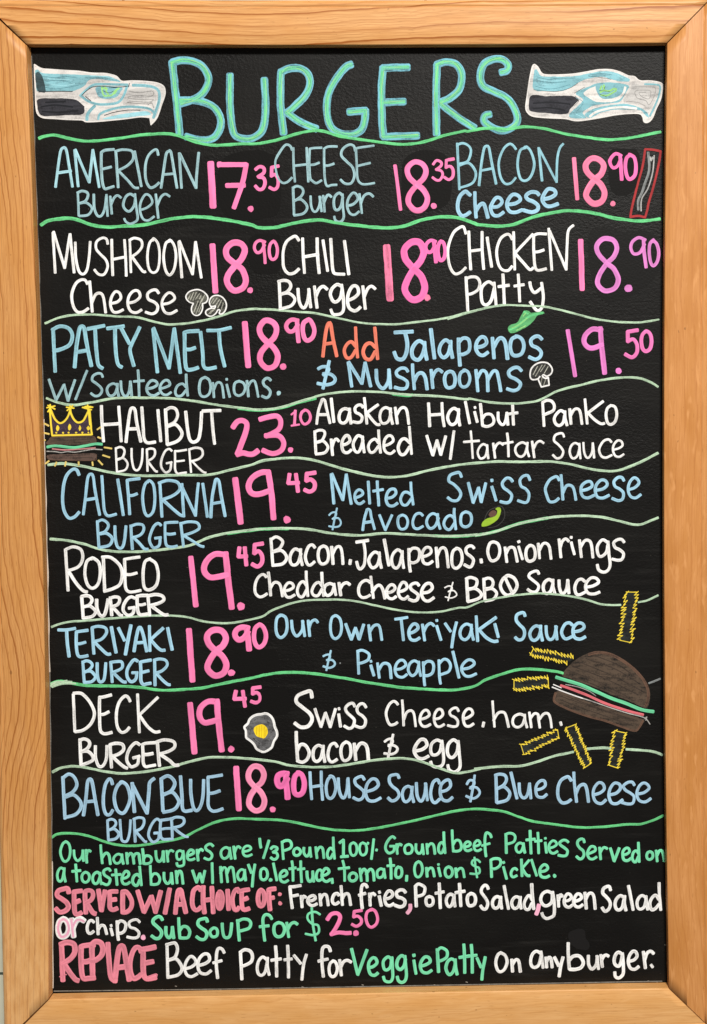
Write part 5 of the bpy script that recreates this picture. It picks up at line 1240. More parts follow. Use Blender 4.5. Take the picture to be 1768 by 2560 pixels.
  ('S', 'w', 29, 0, (), -1964,-1688,-2154,-1867),
  ('S', 'w', 30, 0, (), -2141,-1868,-2069,-1973,-2003,-2029,-1952,-2027),
  ('S', 'w', 33, 0, (), -2732,-2094,-2726,-2353),
  ('S', 'w', 33, 0, (), -2732,-2104,-2694,-2090,-2651,-2106,-2637,-2144,-2664,-2189,-2717,-2218),
  ('S', 'w', 32, 0, (), -2714,-2215,-2657,-2214,-2615,-2255,-2608,-2298,-2650,-2325,-2723,-2350),
  ('S', 'w', 30, 0, (), -2581,-2163,-2583,-2267,-2561,-2350,-2536,-2370,-2503,-2350,-2475,-2279,-2470,-2163),
  ('S', 'w', 32, 0, (), -2439,-2153,-2428,-2382),
  ('S', 'w', 33, 0, (), -2438,-2151,-2383,-2138,-2318,-2150,-2308,-2202,-2353,-2244,-2426,-2269),
  ('S', 'w', 33, 0, (), -2426,-2260,-2359,-2329,-2306,-2374,-2277,-2387),
  ('S', 'w', 31, 0, (8,), -2150,-2155,-2184,-2135,-2228,-2168,-2269,-2239,-2277,-2314,-2242,-2372,-2203,-2368,-2170,-2341,-2161,-2274),
  ('S', 'w', 31, 0, (), -2213,-2286,-2153,-2269),
  ('S', 'w', 31, 0, (2,), -1997,-2137,-2084,-2142,-2120,-2153,-2118,-2245,-2116,-2338,-2095,-2374,-2056,-2370,-2001,-2360),
  ('S', 'w', 33, 0, (), -2121,-2253,-2077,-2254,-2024,-2245),
  ('S', 'w', 32, 0, (), -1977,-2123,-1959,-2373),
  ('S', 'w', 31, 0, (), -1975,-2127,-1906,-2110,-1817,-2129,-1807,-2182,-1864,-2223,-1954,-2250),
  ('S', 'w', 34, 0, (), -1964,-2244,-1867,-2313,-1812,-2362,-1774,-2363),
 ]),
 ('price', -1, None, 16, [
  ('S', 'p', 59, 0, (), -1648,-1757,-1631,-1996,-1614,-2239),
  ('S', 'p', 57, 0, (), -1377,-1739,-1471,-1736,-1545,-1794,-1557,-1882,-1517,-1942,-1454,-1939,-1372,-1916),
  ('S', 'p', 58, 0, (), -1387,-1726,-1370,-1972,-1346,-2227),
  ('F', 'p', 0, 0, (), -1281,-2228,-1285,-2207,-1274,-2192,-1258,-2177,-1239,-2184,-1225,-2197,-1221,-2218,-1233,-2235,-1249,-2245,-1268,-2241),
  ('S', 'p', 39, 0, (1,), -1197,-1635,-1215,-1712,-1105,-1711),
  ('S', 'p', 38, 0, (), -1130,-1636,-1111,-1793),
  ('S', 'p', 36, 0, (1,2), -957,-1598,-1031,-1607,-1033,-1665,-995,-1652,-964,-1683,-969,-1732,-1005,-1753,-1049,-1739),
 ]),
 ('egg_drawing', -1, None, 16, [
  ('F', 'eg', 0, 0, (), -947,-2240,-1000,-2212,-1023,-2172,-1040,-2148,-1075,-2118,-1099,-2096,-1103,-2063,-1105,-2027,-1115,-1997,-1082,-1962,-1066,-1923,-1033,-1893,-995,-1876,-950,-1871,-912,-1865,-880,-1877,-851,-1908,-834,-1947,-825,-1995,-808,-2037,-803,-2076,-812,-2100,-833,-2132,-846,-2166,-858,-2196,-891,-2222),
  ('S', 'egd', 21, 1, (), -1055,-1944,-1025,-1932,-978,-1906,-921,-1898),
  ('S', 'egd', 21, 1, (), -1062,-2004,-1069,-2064),
  ('S', 'egd', 21, 1, (), -1028,-2109,-999,-2140,-955,-2170),
  ('S', 'egd', 21, 1, (), -864,-2007,-856,-2067,-881,-2126),
  ('S', 'egd', 21, 1, (), -970,-2194,-911,-2201),
  ('S', 'egd', 21, 1, (), -892,-1931,-867,-1977),
  ('S', 'w', 25, 3, (), -947,-2243,-1000,-2215,-1023,-2175,-1040,-2151,-1075,-2121,-1102,-2099,-1104,-2063,-1106,-2027,-1119,-1994,-1085,-1959,-1069,-1920,-1036,-1890,-995,-1873,-950,-1868,-912,-1861,-877,-1875,-848,-1905,-831,-1947,-823,-1995,-805,-2037,-800,-2077,-809,-2103,-830,-2133,-843,-2166,-855,-2199,-888,-2225,-924,-2243,-950,-2243),
 ]),
 ('yolk', 46, None, 16, [
  ('F', 'yl', 0, 4, (), -1027,-2028,-1020,-1995,-996,-1978,-952,-1966,-920,-1979,-896,-2006,-891,-2036,-898,-2075,-916,-2099,-934,-2109,-969,-2098,-1001,-2083,-1021,-2055),
  ('S', 'yl2', 12, 5, (), -997,-1993,-1001,-2065),
  ('S', 'yl2', 12, 5, (), -973,-1984,-977,-2089),
  ('S', 'yl2', 12, 5, (), -949,-1975,-954,-2098),
  ('S', 'yl2', 12, 5, (), -923,-1994,-927,-2096),
  ('S', 'yl2', 12, 5, (), -906,-2021,-912,-2084),
 ]),
 ('description', -1, None, 16, [
  ('S', 'w', 36, 0, (), -453,-1705,-466,-1647,-512,-1653,-590,-1688,-607,-1748,-547,-1805,-475,-1867,-454,-1928,-493,-1991,-564,-2003,-624,-1962),
  ('S', 'w', 29, 0, (1,2,3), -425,-1823,-369,-2001,-323,-1862,-277,-2004,-222,-1821),
  ('S', 'w', 30, 0, (), -192,-1880,-176,-2006),
  ('S', 'w', 30, 0, (), -191,-1825,-190,-1829),
  ('S', 'w', 30, 0, (), -34,-1801,-51,-1771,-89,-1779,-124,-1817,-112,-1860,-71,-1900,-39,-1941,-54,-2002,-91,-2022,-138,-1998),
  ('S', 'w', 29, 0, (), 76,-1812,55,-1780,20,-1780,-11,-1820,-1,-1867,40,-1898,71,-1942,60,-1997,22,-2015,-31,-1996),
  ('S', 'w', 27, 0, (), 390,-1788,372,-1766,344,-1757,303,-1794,275,-1868,286,-1945,313,-1991,355,-1988,383,-1969),
  ('S', 'w', 25, 0, (), 434,-1748,441,-1849,446,-2004),
  ('S', 'w', 25, 0, (), 451,-1936,479,-1869,522,-1852,549,-1889,564,-2008),
  ('S', 'w', 27, 0, (), 619,-1940,665,-1926,700,-1897,685,-1856,653,-1851,620,-1888,606,-1952,627,-2002,666,-2013,709,-1992),
  ('S', 'w', 27, 0, (), 764,-1939,803,-1929,834,-1894,822,-1850,789,-1843,757,-1883,747,-1947,768,-2006,804,-2016,845,-1995),
  ('S', 'w', 26, 0, (), 988,-1862,970,-1832,933,-1837,901,-1869,913,-1906,951,-1926,980,-1963,973,-2009,936,-2018,882,-2005),
  ('S', 'w', 28, 0, (), 1047,-1941,1091,-1925,1129,-1892,1116,-1850,1078,-1843,1041,-1888,1035,-1947,1054,-2006,1095,-2016,1135,-1993),
  ('S', 'w', 29, 0, (), 1237,-1981,1228,-2019),
  ('S', 'w', 24, 0, (), 1325,-1769,1331,-1864,1343,-2029),
  ('S', 'w', 27, 0, (), 1334,-1960,1379,-1888,1433,-1881,1458,-1919,1482,-2027),
  ('S', 'w', 26, 0, (), 1637,-1916,1593,-1901,1542,-1924,1522,-1974,1536,-2018,1576,-2033,1619,-2006,1642,-1940),
  ('S', 'w', 26, 0, (), 1642,-1907,1646,-1968,1664,-2034),
  ('S', 'w', 26, 0, (), 1689,-1886,1708,-2039),
  ('S', 'w', 26, 0, (), 1699,-1946,1738,-1898,1774,-1908,1778,-1947,1791,-2038),
  ('S', 'w', 25, 0, (), 1790,-1954,1831,-1903,1874,-1901,1897,-1952,1907,-2039),
  ('S', 'w', 26, 0, (), 1996,-1989,2004,-2015),
  ('S', 'w', 33, 0, (), -613,-2050,-611,-2165,-601,-2347),
  ('S', 'w', 33, 0, (), -607,-2247,-572,-2178,-522,-2188,-488,-2255,-506,-2320,-555,-2353,-606,-2336),
  ('S', 'w', 31, 0, (), -354,-2209,-394,-2186,-437,-2218,-451,-2274,-442,-2330,-409,-2347,-373,-2313,-354,-2233),
  ('S', 'w', 31, 0, (), -349,-2191,-349,-2264,-335,-2351),
  ('S', 'w', 31, 0, (), -212,-2201,-237,-2168,-280,-2191,-303,-2273,-293,-2334,-262,-2356,-216,-2330),
  ('S', 'w', 31, 0, (), -122,-2155,-159,-2184,-176,-2250,-163,-2322,-135,-2344,-91,-2316,-76,-2253,-87,-2181,-123,-2156,-134,-2161),
  ('S', 'w', 33, 0, (), -43,-2175,-30,-2341),
  ('S', 'w', 34, 0, (), -30,-2247,10,-2181,50,-2174,83,-2217,96,-2345),
  ('S', 'w', 33, 0, (), 569,-2255,630,-2239,673,-2200,656,-2149,612,-2144,569,-2193,547,-2258,579,-2319,632,-2334,687,-2310),
  ('S', 'w', 31, 0, (), 821,-2171,774,-2150,723,-2184,709,-2245,723,-2294,767,-2297,805,-2257,816,-2194),
  ('S', 'w', 31, 0, (), 820,-2158,834,-2270,835,-2370,811,-2411,765,-2420,724,-2404,709,-2367),
  ('S', 'w', 33, 0, (), 979,-2179,937,-2149,888,-2189,874,-2266,894,-2318,929,-2325,969,-2276,983,-2194),
  ('S', 'w', 30, 0, (), 983,-2162,993,-2292,999,-2414,971,-2460,929,-2473,889,-2447,878,-2403),
  ('S', 'w', 25, 0, (), 258,-2158,290,-2136,326,-2133,335,-2168,295,-2205),
  ('S', 'w', 25, 0, (), 294,-2193,352,-2200,382,-2229,367,-2265,318,-2286,252,-2276),
  ('S', 'w', 26, 0, (), 341,-2089,315,-2198,289,-2319),
 ]),
 ('dish_name', -1, None, 16, [
  ('S', 'b5', 33, 0, (), -2906,-2468,-2894,-2880),
  ('S', 'b5', 33, 0, (), -2897,-2469,-2847,-2438,-2796,-2469,-2771,-2545,-2809,-2613,-2888,-2656),
  ('S', 'b5', 33, 0, (), -2883,-2666,-2804,-2647,-2741,-2713,-2738,-2779,-2793,-2843,-2896,-2870),
  ('S', 'b5', 34, 0, (), -2712,-2850,-2684,-2673,-2666,-2524,-2644,-2492,-2624,-2512,-2603,-2642,-2571,-2854),
  ('S', 'b5', 32, 0, (), -2692,-2717,-2594,-2710),
  ('S', 'b5', 33, 0, (), -2423,-2543,-2435,-2502,-2457,-2494,-2494,-2554,-2515,-2665,-2513,-2775,-2491,-2843,-2456,-2848,-2426,-2806),
  ('S', 'b5', 34, 0, (), -2329,-2524,-2375,-2566,-2408,-2672,-2386,-2795,-2333,-2838,-2289,-2795,-2254,-2684,-2278,-2569,-2325,-2525,-2343,-2529),
  ('S', 'b5', 35, 0, (), -2230,-2538,-2213,-2829),
  ('S', 'b5', 35, 0, (1,), -2228,-2552,-2090,-2840,-2068,-2628,-2059,-2539,-2014,-2496),
  ('S', 'b5', 34, 0, (), -1945,-2497,-1933,-2825),
  ('S', 'b5', 34, 0, (), -1943,-2499,-1887,-2470,-1839,-2493,-1812,-2549,-1849,-2620,-1919,-2653),
  ('S', 'b5', 34, 0, (), -1920,-2657,-1839,-2635,-1782,-2706,-1781,-2753,-1828,-2809,-1934,-2834),
  ('S', 'b5', 34, 0, (), -1755,-2477,-1744,-2683,-1742,-2791,-1717,-2826,-1653,-2817),
  ('S', 'b5', 32, 0, (), -1657,-2513,-1655,-2658,-1635,-2785,-1603,-2822,-1566,-2783,-1540,-2687,-1528,-2512),
  ('S', 'b5', 31, 0, (2,), -1348,-2470,-1442,-2484,-1486,-2489,-1485,-2627,-1488,-2768,-1456,-2823,-1408,-2828,-1347,-2808),
  ('S', 'b5', 32, 0, (), -1486,-2651,-1434,-2647,-1373,-2627),
  ('S', 'b5', 26, 0, (), -2479,-2906,-2474,-3105),
  ('S', 'b5', 26, 0, (), -2479,-2910,-2445,-2895,-2408,-2908,-2397,-2943,-2420,-2978,-2463,-3003),
  ('S', 'b5', 28, 0, (), -2469,-3003,-2417,-2993,-2376,-3028,-2375,-3060,-2408,-3093,-2472,-3104),
  ('S', 'b5', 26, 0, (), -2356,-2902,-2352,-3003,-2343,-3103,-2307,-3122,-2284,-3099,-2263,-3021,-2253,-2902),
  ('S', 'b5', 28, 0, (), -2218,-2897,-2212,-3128),
  ('S', 'b5', 27, 0, (), -2223,-2899,-2174,-2883,-2125,-2895,-2123,-2945,-2151,-2992,-2207,-3018),
  ('S', 'b5', 26, 0, (), -2209,-3016,-2163,-3072,-2118,-3125,-2103,-3127),
  ('S', 'b5', 27, 0, (8,), -1967,-2916,-1994,-2899,-2032,-2932,-2070,-3004,-2079,-3070,-2048,-3123,-2017,-3127,-1983,-3096,-1975,-3035),
  ('S', 'b5', 27, 0, (), -2022,-3041,-1968,-3039),
  ('S', 'b5', 28, 0, (2,), -1838,-2898,-1923,-2909,-1956,-2912,-1963,-2991,-1960,-3075,-1936,-3103,-1892,-3105,-1840,-3102),
  ('S', 'b5', 26, 0, (), -1962,-3006,-1915,-2997,-1863,-2996),
  ('S', 'b5', 28, 0, (), -1850,-2892,-1845,-3083),
  ('S', 'b5', 28, 0, (), -1844,-2897,-1800,-2884,-1738,-2895,-1728,-2937,-1765,-2973,-1834,-2988),
  ('S', 'b5', 27, 0, (), -1838,-2985,-1778,-3038,-1721,-3078,-1694,-3082),
 ]),
 ('price', -1, None, 16, [
  ('S', 'p', 58, 0, (), -1208,-2398,-1198,-2609,-1187,-2819),
  ('S', 'p4', 56, 0, (), -1014,-2608,-1080,-2526,-1083,-2447,-1036,-2390,-969,-2402,-936,-2468,-961,-2547,-1015,-2599,-1075,-2690,-1086,-2772,-1029,-2831,-962,-2812,-935,-2736,-964,-2655,-1015,-2600),
  ('F', 'p', 0, 0, (), -881,-2827,-882,-2810,-873,-2796,-854,-2788,-837,-2796,-824,-2811,-828,-2831,-839,-2847,-856,-2849,-872,-2844),
  ('S', 'p2', 59, 0, (), -703,-2467,-752,-2463,-797,-2486,-808,-2539,-787,-2589,-745,-2578,-707,-2513),
  ('S', 'p2', 59, 0, (), -719,-2465,-715,-2584,-707,-2708),
  ('S', 'p2', 53, 0, (), -595,-2459,-631,-2494,-647,-2570,-637,-2657,-597,-2679,-555,-2649,-539,-2573,-557,-2489,-591,-2460,-604,-2460),
 ]),
 ('description', -1, None, 16, [
  ('S', 'b5', 29, 0, (), -483,-2454,-478,-2595,-470,-2728),
  ('S', 'b5', 29, 0, (), -372,-2448,-371,-2593,-362,-2736),
  ('S', 'b5', 29, 0, (), -475,-2602,-363,-2587),
  ('S', 'b5', 30, 0, (), -278,-2499,-309,-2533,-325,-2607,-314,-2696,-283,-2720,-250,-2688,-231,-2608,-247,-2520,-279,-2494,-289,-2499),
  ('S', 'b5', 31, 0, (), -206,-2520,-198,-2638,-174,-2706,-146,-2711,-121,-2638,-111,-2532),
  ('S', 'b5', 29, 0, (), -109,-2519,-97,-2715),
  ('S', 'b5', 30, 0, (), 51,-2534,29,-2503,-10,-2512,-42,-2537,-32,-2582,14,-2621,46,-2661,35,-2715,-6,-2739,-58,-2715),
  ('S', 'b5', 31, 0, (), 74,-2656,145,-2634,189,-2592,170,-2539,124,-2532,77,-2588,63,-2667,87,-2740,146,-2753,210,-2723),
  ('S', 'b5', 31, 0, (), 394,-2522,382,-2494,353,-2490,305,-2506,299,-2559,328,-2607,377,-2650,393,-2700,363,-2741,320,-2753,285,-2723),
  ('S', 'b5', 29, 0, (), 521,-2629,483,-2609,442,-2635,425,-2692,438,-2750,466,-2764,501,-2731,522,-2652),
  ('S', 'b5', 30, 0, (), 524,-2614,520,-2685,536,-2767),
  ('S', 'b5', 31, 0, (), 565,-2578,570,-2690,594,-2752,621,-2754,648,-2685,659,-2592),
  ('S', 'b5', 30, 0, (), 656,-2582,672,-2756),
  ('S', 'b5', 31, 0, (), 793,-2583,775,-2547,731,-2575,706,-2673,718,-2752,749,-2779,793,-2743),
  ('S', 'b5', 31, 0, (), 817,-2667,867,-2651,903,-2610,892,-2557,855,-2556,811,-2600,800,-2678,822,-2746,874,-2761,920,-2728),
  ('S', 'b5', 26, 0, (), 1066,-2596,1090,-2559,1132,-2564,1137,-2597,1098,-2640),
  ('S', 'b5', 25, 0, (), 1099,-2629,1158,-2632,1190,-2675,1174,-2715,1126,-2741,1057,-2716),
  ('S', 'b5', 25, 0, (), 1143,-2509,1122,-2647,1097,-2775),
  ('S', 'b5', 32, 0, (), 1352,-2511,1359,-2788),
  ('S', 'b5', 31, 0, (), 1346,-2511,1390,-2500,1441,-2513,1457,-2557,1428,-2612,1368,-2646),
  ('S', 'b5', 32, 0, (), 1371,-2642,1434,-2628,1487,-2683,1481,-2734,1450,-2767,1365,-2788),
  ('S', 'b5', 32, 0, (), 1503,-2487,1560,-2750),
  ('S', 'b5', 31, 0, (), 1583,-2597,1589,-2688,1614,-2738,1646,-2737,1671,-2690,1685,-2609),
  ('S', 'b5', 29, 0, (), 1686,-2598,1698,-2747),
  ('S', 'b5', 29, 0, (), 1758,-2663,1807,-2652,1842,-2620,1834,-2577,1797,-2572,1759,-2610,1747,-2666,1763,-2728,1815,-2740,1855,-2711),
  ('S', 'b5', 32, 0, (), 2099,-2574,2074,-2538,2044,-2542,1997,-2575,1968,-2645,1970,-2740,2005,-2795,2056,-2794,2095,-2768),
  ('S', 'b5', 30, 0, (), 2126,-2495,2131,-2603,2152,-2794),
  ('S', 'b5', 32, 0, (), 2143,-2716,2179,-2636,2230,-2617,2254,-2669,2270,-2796),
  ('S', 'b5', 30, 0, (), 2329,-2722,2390,-2701,2428,-2663,2414,-2613,2372,-2602,2328,-2653,2317,-2724,2342,-2790,2396,-2811,2443,-2776),
  ('S', 'b5', 31, 0, (), 2494,-2723,2548,-2708,2588,-2663,2578,-2619,2529,-2608,2488,-2660,2473,-2732,2497,-2803,2552,-2815,2609,-2778),
  ('S', 'b5', 29, 0, (), 2726,-2629,2707,-2601,2665,-2602,2619,-2638,2640,-2680,2686,-2709,2724,-2746,2714,-2808,2669,-2821,2599,-2803),
  ('S', 'b5', 29, 0, (), 2768,-2720,2824,-2706,2874,-2664,2853,-2622,2813,-2612,2771,-2652,2752,-2722,2777,-2786,2835,-2801,2889,-2769),
 ]),
 ('footer_note', -1, 'mint green two-line note about the patties', 16, [
  ('S', 'mt', 26, 0, (), -2895,-3115,-2923,-3135,-2947,-3212,-2930,-3286,-2901,-3312,-2865,-3281,-2850,-3212,-2860,-3141,-2893,-3109,-2901,-3118),
  ('S', 'mt', 25, 0, (), -2815,-3201,-2810,-3264,-2787,-3304,-2767,-3302,-2738,-3266,-2726,-3211),
  ('S', 'mt', 27, 0, (), -2727,-3202,-2722,-3307),
  ('S', 'mt', 28, 0, (), -2697,-3200,-2691,-3325),
  ('S', 'mt', 28, 0, (), -2694,-3262,-2682,-3214,-2665,-3204,-2652,-3214),
  ('S', 'mt', 26, 0, (), -2550,-3153,-2547,-3231,-2539,-3334),
  ('S', 'mt', 28, 0, (), -2542,-3288,-2515,-3244,-2489,-3234,-2469,-3264,-2460,-3343),
  ('S', 'mt', 25, 0, (), -2342,-3262,-2379,-3246,-2413,-3265,-2428,-3297,-2413,-3332,-2392,-3339,-2365,-3324,-2343,-3275),
  ('S', 'mt', 28, 0, (), -2346,-3249,-2342,-3295,-2332,-3342),
  ('S', 'mt', 27, 0, (), -2299,-3236,-2292,-3341),
  ('S', 'mt', 28, 0, (), -2292,-3277,-2266,-3242,-2246,-3247,-2236,-3279,-2229,-3342),
  ('S', 'mt', 28, 0, (), -2234,-3284,-2213,-3246,-2180,-3247,-2175,-3280,-2166,-3346),
  ('S', 'mt', 28, 0, (), -2141,-3198,-2136,-3258,-2133,-3345),
  ('S', 'mt', 27, 0, (), -2134,-3299,-2111,-3268,-2072,-3273,-2055,-3302,-2066,-3334,-2099,-3347,-2128,-3345),
  ('S', 'mt', 27, 0, (), -2012,-3221,-2008,-3286,-1991,-3323,-1969,-3323,-1948,-3285,-1941,-3227),
  ('S', 'mt', 28, 0, (), -1938,-3223,-1933,-3329),
  ('S', 'mt', 25, 0, (), -1905,-3220,-1894,-3328),
  ('S', 'mt', 25, 0, (), -1897,-3270,-1883,-3230,-1859,-3217,-1840,-3228),
  ('S', 'mt', 25, 0, (), -1746,-3237,-1773,-3219,-1804,-3236,-1809,-3271,-1801,-3305,-1777,-3311,-1755,-3287,-1744,-3243),
  ('S', 'mt', 26, 0, (), -1743,-3224,-1737,-3291,-1737,-3351,-1748,-3370,-1781,-3378,-1802,-3370,-1808,-3345),
  ('S', 'mt', 28, 0, (), -1696,-3275,-1665,-3263,-1638,-3246,-1646,-3221,-1673,-3215,-1696,-3241,-1705,-3277,-1693,-3311,-1660,-3315,-1632,-3304),
  ('S', 'mt', 28, 0, (), -1606,-3215,-1597,-3321),
  ('S', 'mt', 28, 0, (), -1602,-3266,-1587,-3226,-1565,-3210,-1550,-3224),
  ('S', 'mt', 27, 0, (), -1448,-3179,-1469,-3160,-1494,-3162,-1522,-3186,-1512,-3217,-1481,-3237,-1459,-3268,-1467,-3300,-1495,-3315,-1534,-3299),
  ('S', 'mt', 26, 0, (), -1288,-3210,-1322,-3195,-1359,-3217,-1372,-3255,-1360,-3295,-1335,-3307,-1300,-3284,-1284,-3228),
  ('S', 'mt', 28, 0, (), -1286,-3200,-1281,-3252,-1271,-3309),
  ('S', 'mt', 28, 0, (), -1245,-3188,-1233,-3309),
  ('S', 'mt', 26, 0, (), -1237,-3250,-1218,-3201,-1197,-3188,-1179,-3204),
  ('S', 'mt', 25, 0, (), -1145,-3240,-1105,-3232,-1075,-3212,-1088,-3189,-1119,-3184,-1147,-3207,-1155,-3246,-1139,-3280,-1106,-3286,-1068,-3271),
  ('S', 'mt', 28, 0, (), -988,-3113,-984,-3156,-977,-3201),
  ('S', 'mt', 27, 0, (), -897,-3133,-955,-3312),
  ('S', 'mt', 28, 0, (4,), -877,-3215,-854,-3196,-819,-3207,-822,-3229,-857,-3252),
  ('S', 'mt', 27, 0, (), -856,-3252,-824,-3260,-813,-3290,-828,-3317,-855,-3324,-880,-3305),
  ('S', 'mt', 26, 0, (), -2914,-3395,-2943,-3374,-2970,-3399,-2983,-3446,-2975,-3498,-2954,-3511,-2932,-3484,-2917,-3414),
  ('S', 'mt', 26, 0, (), -2912,-3378,-2916,-3445,-2904,-3512),
  ('S', 'mt', 27, 0, (), -2801,-3343,-2797,-3401,-2791,-3518),
  ('S', 'mt', 28, 0, (), -2834,-3412,-2755,-3405),
  ('S', 'mt', 27, 0, (), -2705,-3422,-2731,-3438,-2743,-3472,-2733,-3511,-2708,-3525,-2681,-3510,-2667,-3472,-2677,-3436,-2705,-3421,-2714,-3425),
  ('S', 'mt', 28, 0, (), -2565,-3443,-2590,-3423,-2624,-3445,-2638,-3487,-2628,-3529,-2604,-3540,-2581,-3519,-2561,-3459),
  ('S', 'mt', 27, 0, (), -2563,-3430,-2563,-3485,-2552,-3543),
  ('S', 'mt', 28, 0, (), -2463,-3411,-2475,-3393,-2503,-3395,-2528,-3416,-2520,-3452,-2491,-3474,-2465,-3497,-2477,-3539,-2502,-3552,-2541,-3536),
  ('S', 'mt', 28, 0, (), -2409,-3400,-2405,-3452,-2399,-3553),
  ('S', 'mt', 27, 0, (), -2446,-3454,-2361,-3449),
  ('S', 'mt', 28, 0, (), -2340,-3492,-2303,-3481,-2281,-3457,-2287,-3427,-2314,-3420,-2338,-3454,-2351,-3497,-2337,-3542,-2302,-3548,-2273,-3530),
  ('S', 'mt', 29, 0, (), -2172,-3479,-2197,-3452,-2230,-3470,-2246,-3516,-2233,-3554,-2202,-3563,-2176,-3510),
  ('S', 'mt', 27, 0, (), -2174,-3374,-2168,-3449,-2160,-3566),
  ('S', 'mt', 26, 0, (), -2069,-3368,-2067,-3442,-2064,-3558),
  ('S', 'mt', 27, 0, (), -2066,-3492,-2038,-3450,-2000,-3454,-1977,-3500,-1991,-3545,-2025,-3557,-2058,-3555),
  ('S', 'mt', 28, 0, (), -1935,-3440,-1934,-3506,-1911,-3547,-1888,-3543,-1868,-3506,-1864,-3448),
  ('S', 'mt', 29, 0, (), -1863,-3444,-1853,-3551),
  ('S', 'mt', 28, 0, (), -1816,-3425,-1808,-3551),
  ('S', 'mt', 29, 0, (), -1810,-3481,-1793,-3436,-1775,-3427,-1760,-3455,-1751,-3552),
  ('S', 'mt', 29, 0, (1,2,3), -1654,-3423,-1617,-3541,-1583,-3454,-1559,-3542,-1533,-3428),
  ('S', 'mt', 27, 0, (), -1461,-3351,-1458,-3556),
  ('S', 'mt', 29, 0, (), -1377,-3391,-1371,-3543),
  ('S', 'mt', 26, 0, (), -1379,-3455,-1348,-3398,-1325,-3409,-1320,-3450,-1310,-3543),
  ('S', 'mt', 27, 0, (), -1315,-3458,-1290,-3401,-1260,-3402,-1250,-3453,-1240,-3544),
  ('S', 'mt', 26, 0, (), -1141,-3434,-1170,-3420,-1197,-3440,-1212,-3476,-1201,-3518,-1181,-3525,-1154,-3504,-1142,-3448),
  ('S', 'mt', 29, 0, (), -1141,-3424,-1139,-3474,-1133,-3528),
  ('S', 'mt', 30, 0, (), -1103,-3374,-1075,-3454),
  ('S', 'mt', 28, 0, (), -1039,-3372,-1056,-3477,-1068,-3597),
  ('S', 'mt', 28, 0, (), -953,-3412,-979,-3426,-986,-3466,-982,-3512,-956,-3529,-926,-3511,-916,-3467,-928,-3426,-952,-3410,-961,-3413),
  ('F', 'mt', 0, 0, (), -870,-3539,-880,-3546,-893,-3548,-901,-3541,-906,-3529,-902,-3517,-894,-3509,-882,-3510,-870,-3518,-868,-3528),
  ('S', 'mt', 27, 0, (), -768,-3145,-758,-3325),
  ('S', 'mt', 28, 0, (), -768,-3153,-734,-3136,-693,-3140,-674,-3176,-687,-3212,-734,-3232,-766,-3238),
  ('S', 'mt', 28, 0, (), -623,-3213,-646,-3225,-656,-3252,-648,-3280,-624,-3289,-599,-3278,-585,-3251,-599,-3224,-621,-3212,-629,-3216),
  ('S', 'mt', 28, 0, (), -553,-3211,-554,-3261,-533,-3296,-518,-3296,-499,-3264,-494,-3215),
  ('S', 'mt', 27, 0, (), -495,-3209,-485,-3302),
  ('S', 'mt', 27, 0, (), -437,-3207,-426,-3316),
  ('S', 'mt', 27, 0, (), -428,-3254,-406,-3214,-381,-3208,-365,-3234,-357,-3316),
  ('S', 'mt', 27, 0, (), -265,-3241,-286,-3217,-309,-3234,-324,-3279,-314,-3319,-290,-3320,-266,-3276),
  ('S', 'mt', 26, 0, (), -262,-3112,-260,-3209,-252,-3330),
  ('S', 'mt', 26, 0, (), -66,-3168,-93,-3185,-99,-3229,-90,-3279,-66,-3298,-40,-3279,-31,-3234,-38,-3189,-63,-3167,-72,-3172),
  ('S', 'mt', 26, 0, (), 31,-3169,5,-3186,-4,-3233,6,-3278,29,-3295,57,-3277,66,-3235,57,-3189,33,-3174,25,-3172),
  ('S', 'mt', 27, 0, (), 138,-3136,112,-3338),
  ('S', 'mt', 27, 0, (8,), 347,-3129,324,-3112,293,-3134,260,-3187,254,-3238,280,-3276,309,-3274,335,-3254,340,-3209),
  ('S', 'mt', 26, 0, (), 299,-3209,346,-3209),
  ('S', 'mt', 26, 0, (), 362,-3189,369,-3286),
  ('S', 'mt', 28, 0, (), 365,-3236,379,-3200,395,-3190,411,-3200),
  ('S', 'mt', 27, 0, (), 481,-3194,452,-3208,442,-3241,452,-3279,476,-3286,506,-3276,519,-3238,506,-3203,481,-3193,472,-3197),
  ('S', 'mt', 26, 0, (), 556,-3192,554,-3251,576,-3286,594,-3286,614,-3252,619,-3199),
  ('S', 'mt', 27, 0, (), 618,-3195,629,-3293),
  ('S', 'mt', 26, 0, (), 662,-3192,669,-3289),
  ('S', 'mt', 28, 0, (), 664,-3234,690,-3196,713,-3190,732,-3215,741,-3291),
  ('S', 'mt', 27, 0, (), 832,-3205,812,-3179,790,-3193,777,-3238,786,-3277,810,-3285,832,-3232),
  ('S', 'mt', 28, 0, (), 832,-3077,834,-3171,843,-3285),
  ('S', 'mt', 26, 0, (), 915,-3058,917,-3157,924,-3276),
  ('S', 'mt', 28, 0, (), 921,-3207,949,-3162,986,-3165,1005,-3215,995,-3256,961,-3270,925,-3267),
  ('S', 'mt', 27, 0, (), 1039,-3227,1070,-3223,1094,-3204,1088,-3183,1061,-3177,1038,-3200,1034,-3231,1045,-3260,1074,-3268,1105,-3254),
  ('S', 'mt', 26, 0, (), 1134,-3224,1169,-3216,1192,-3197,1181,-3171,1160,-3165,1136,-3191,1129,-3226,1142,-3262,1171,-3269,1200,-3254),
  ('S', 'mt', 28, 0, (), 1302,-3133,1291,-3105,1255,-3089,1240,-3138,1239,-3237,1248,-3324),
  ('S', 'mt', 25, 0, (), 1210,-3217,1286,-3197),
  ('S', 'mt', 29, 0, (1,), -198,-3166,-162,-3139,-164,-3298),
  ('S', 'mt', 29, 0, (), -188,-3308,-119,-3303),
  ('S', 'mt', 29, 0, (), 76,-3176,82,-3178),
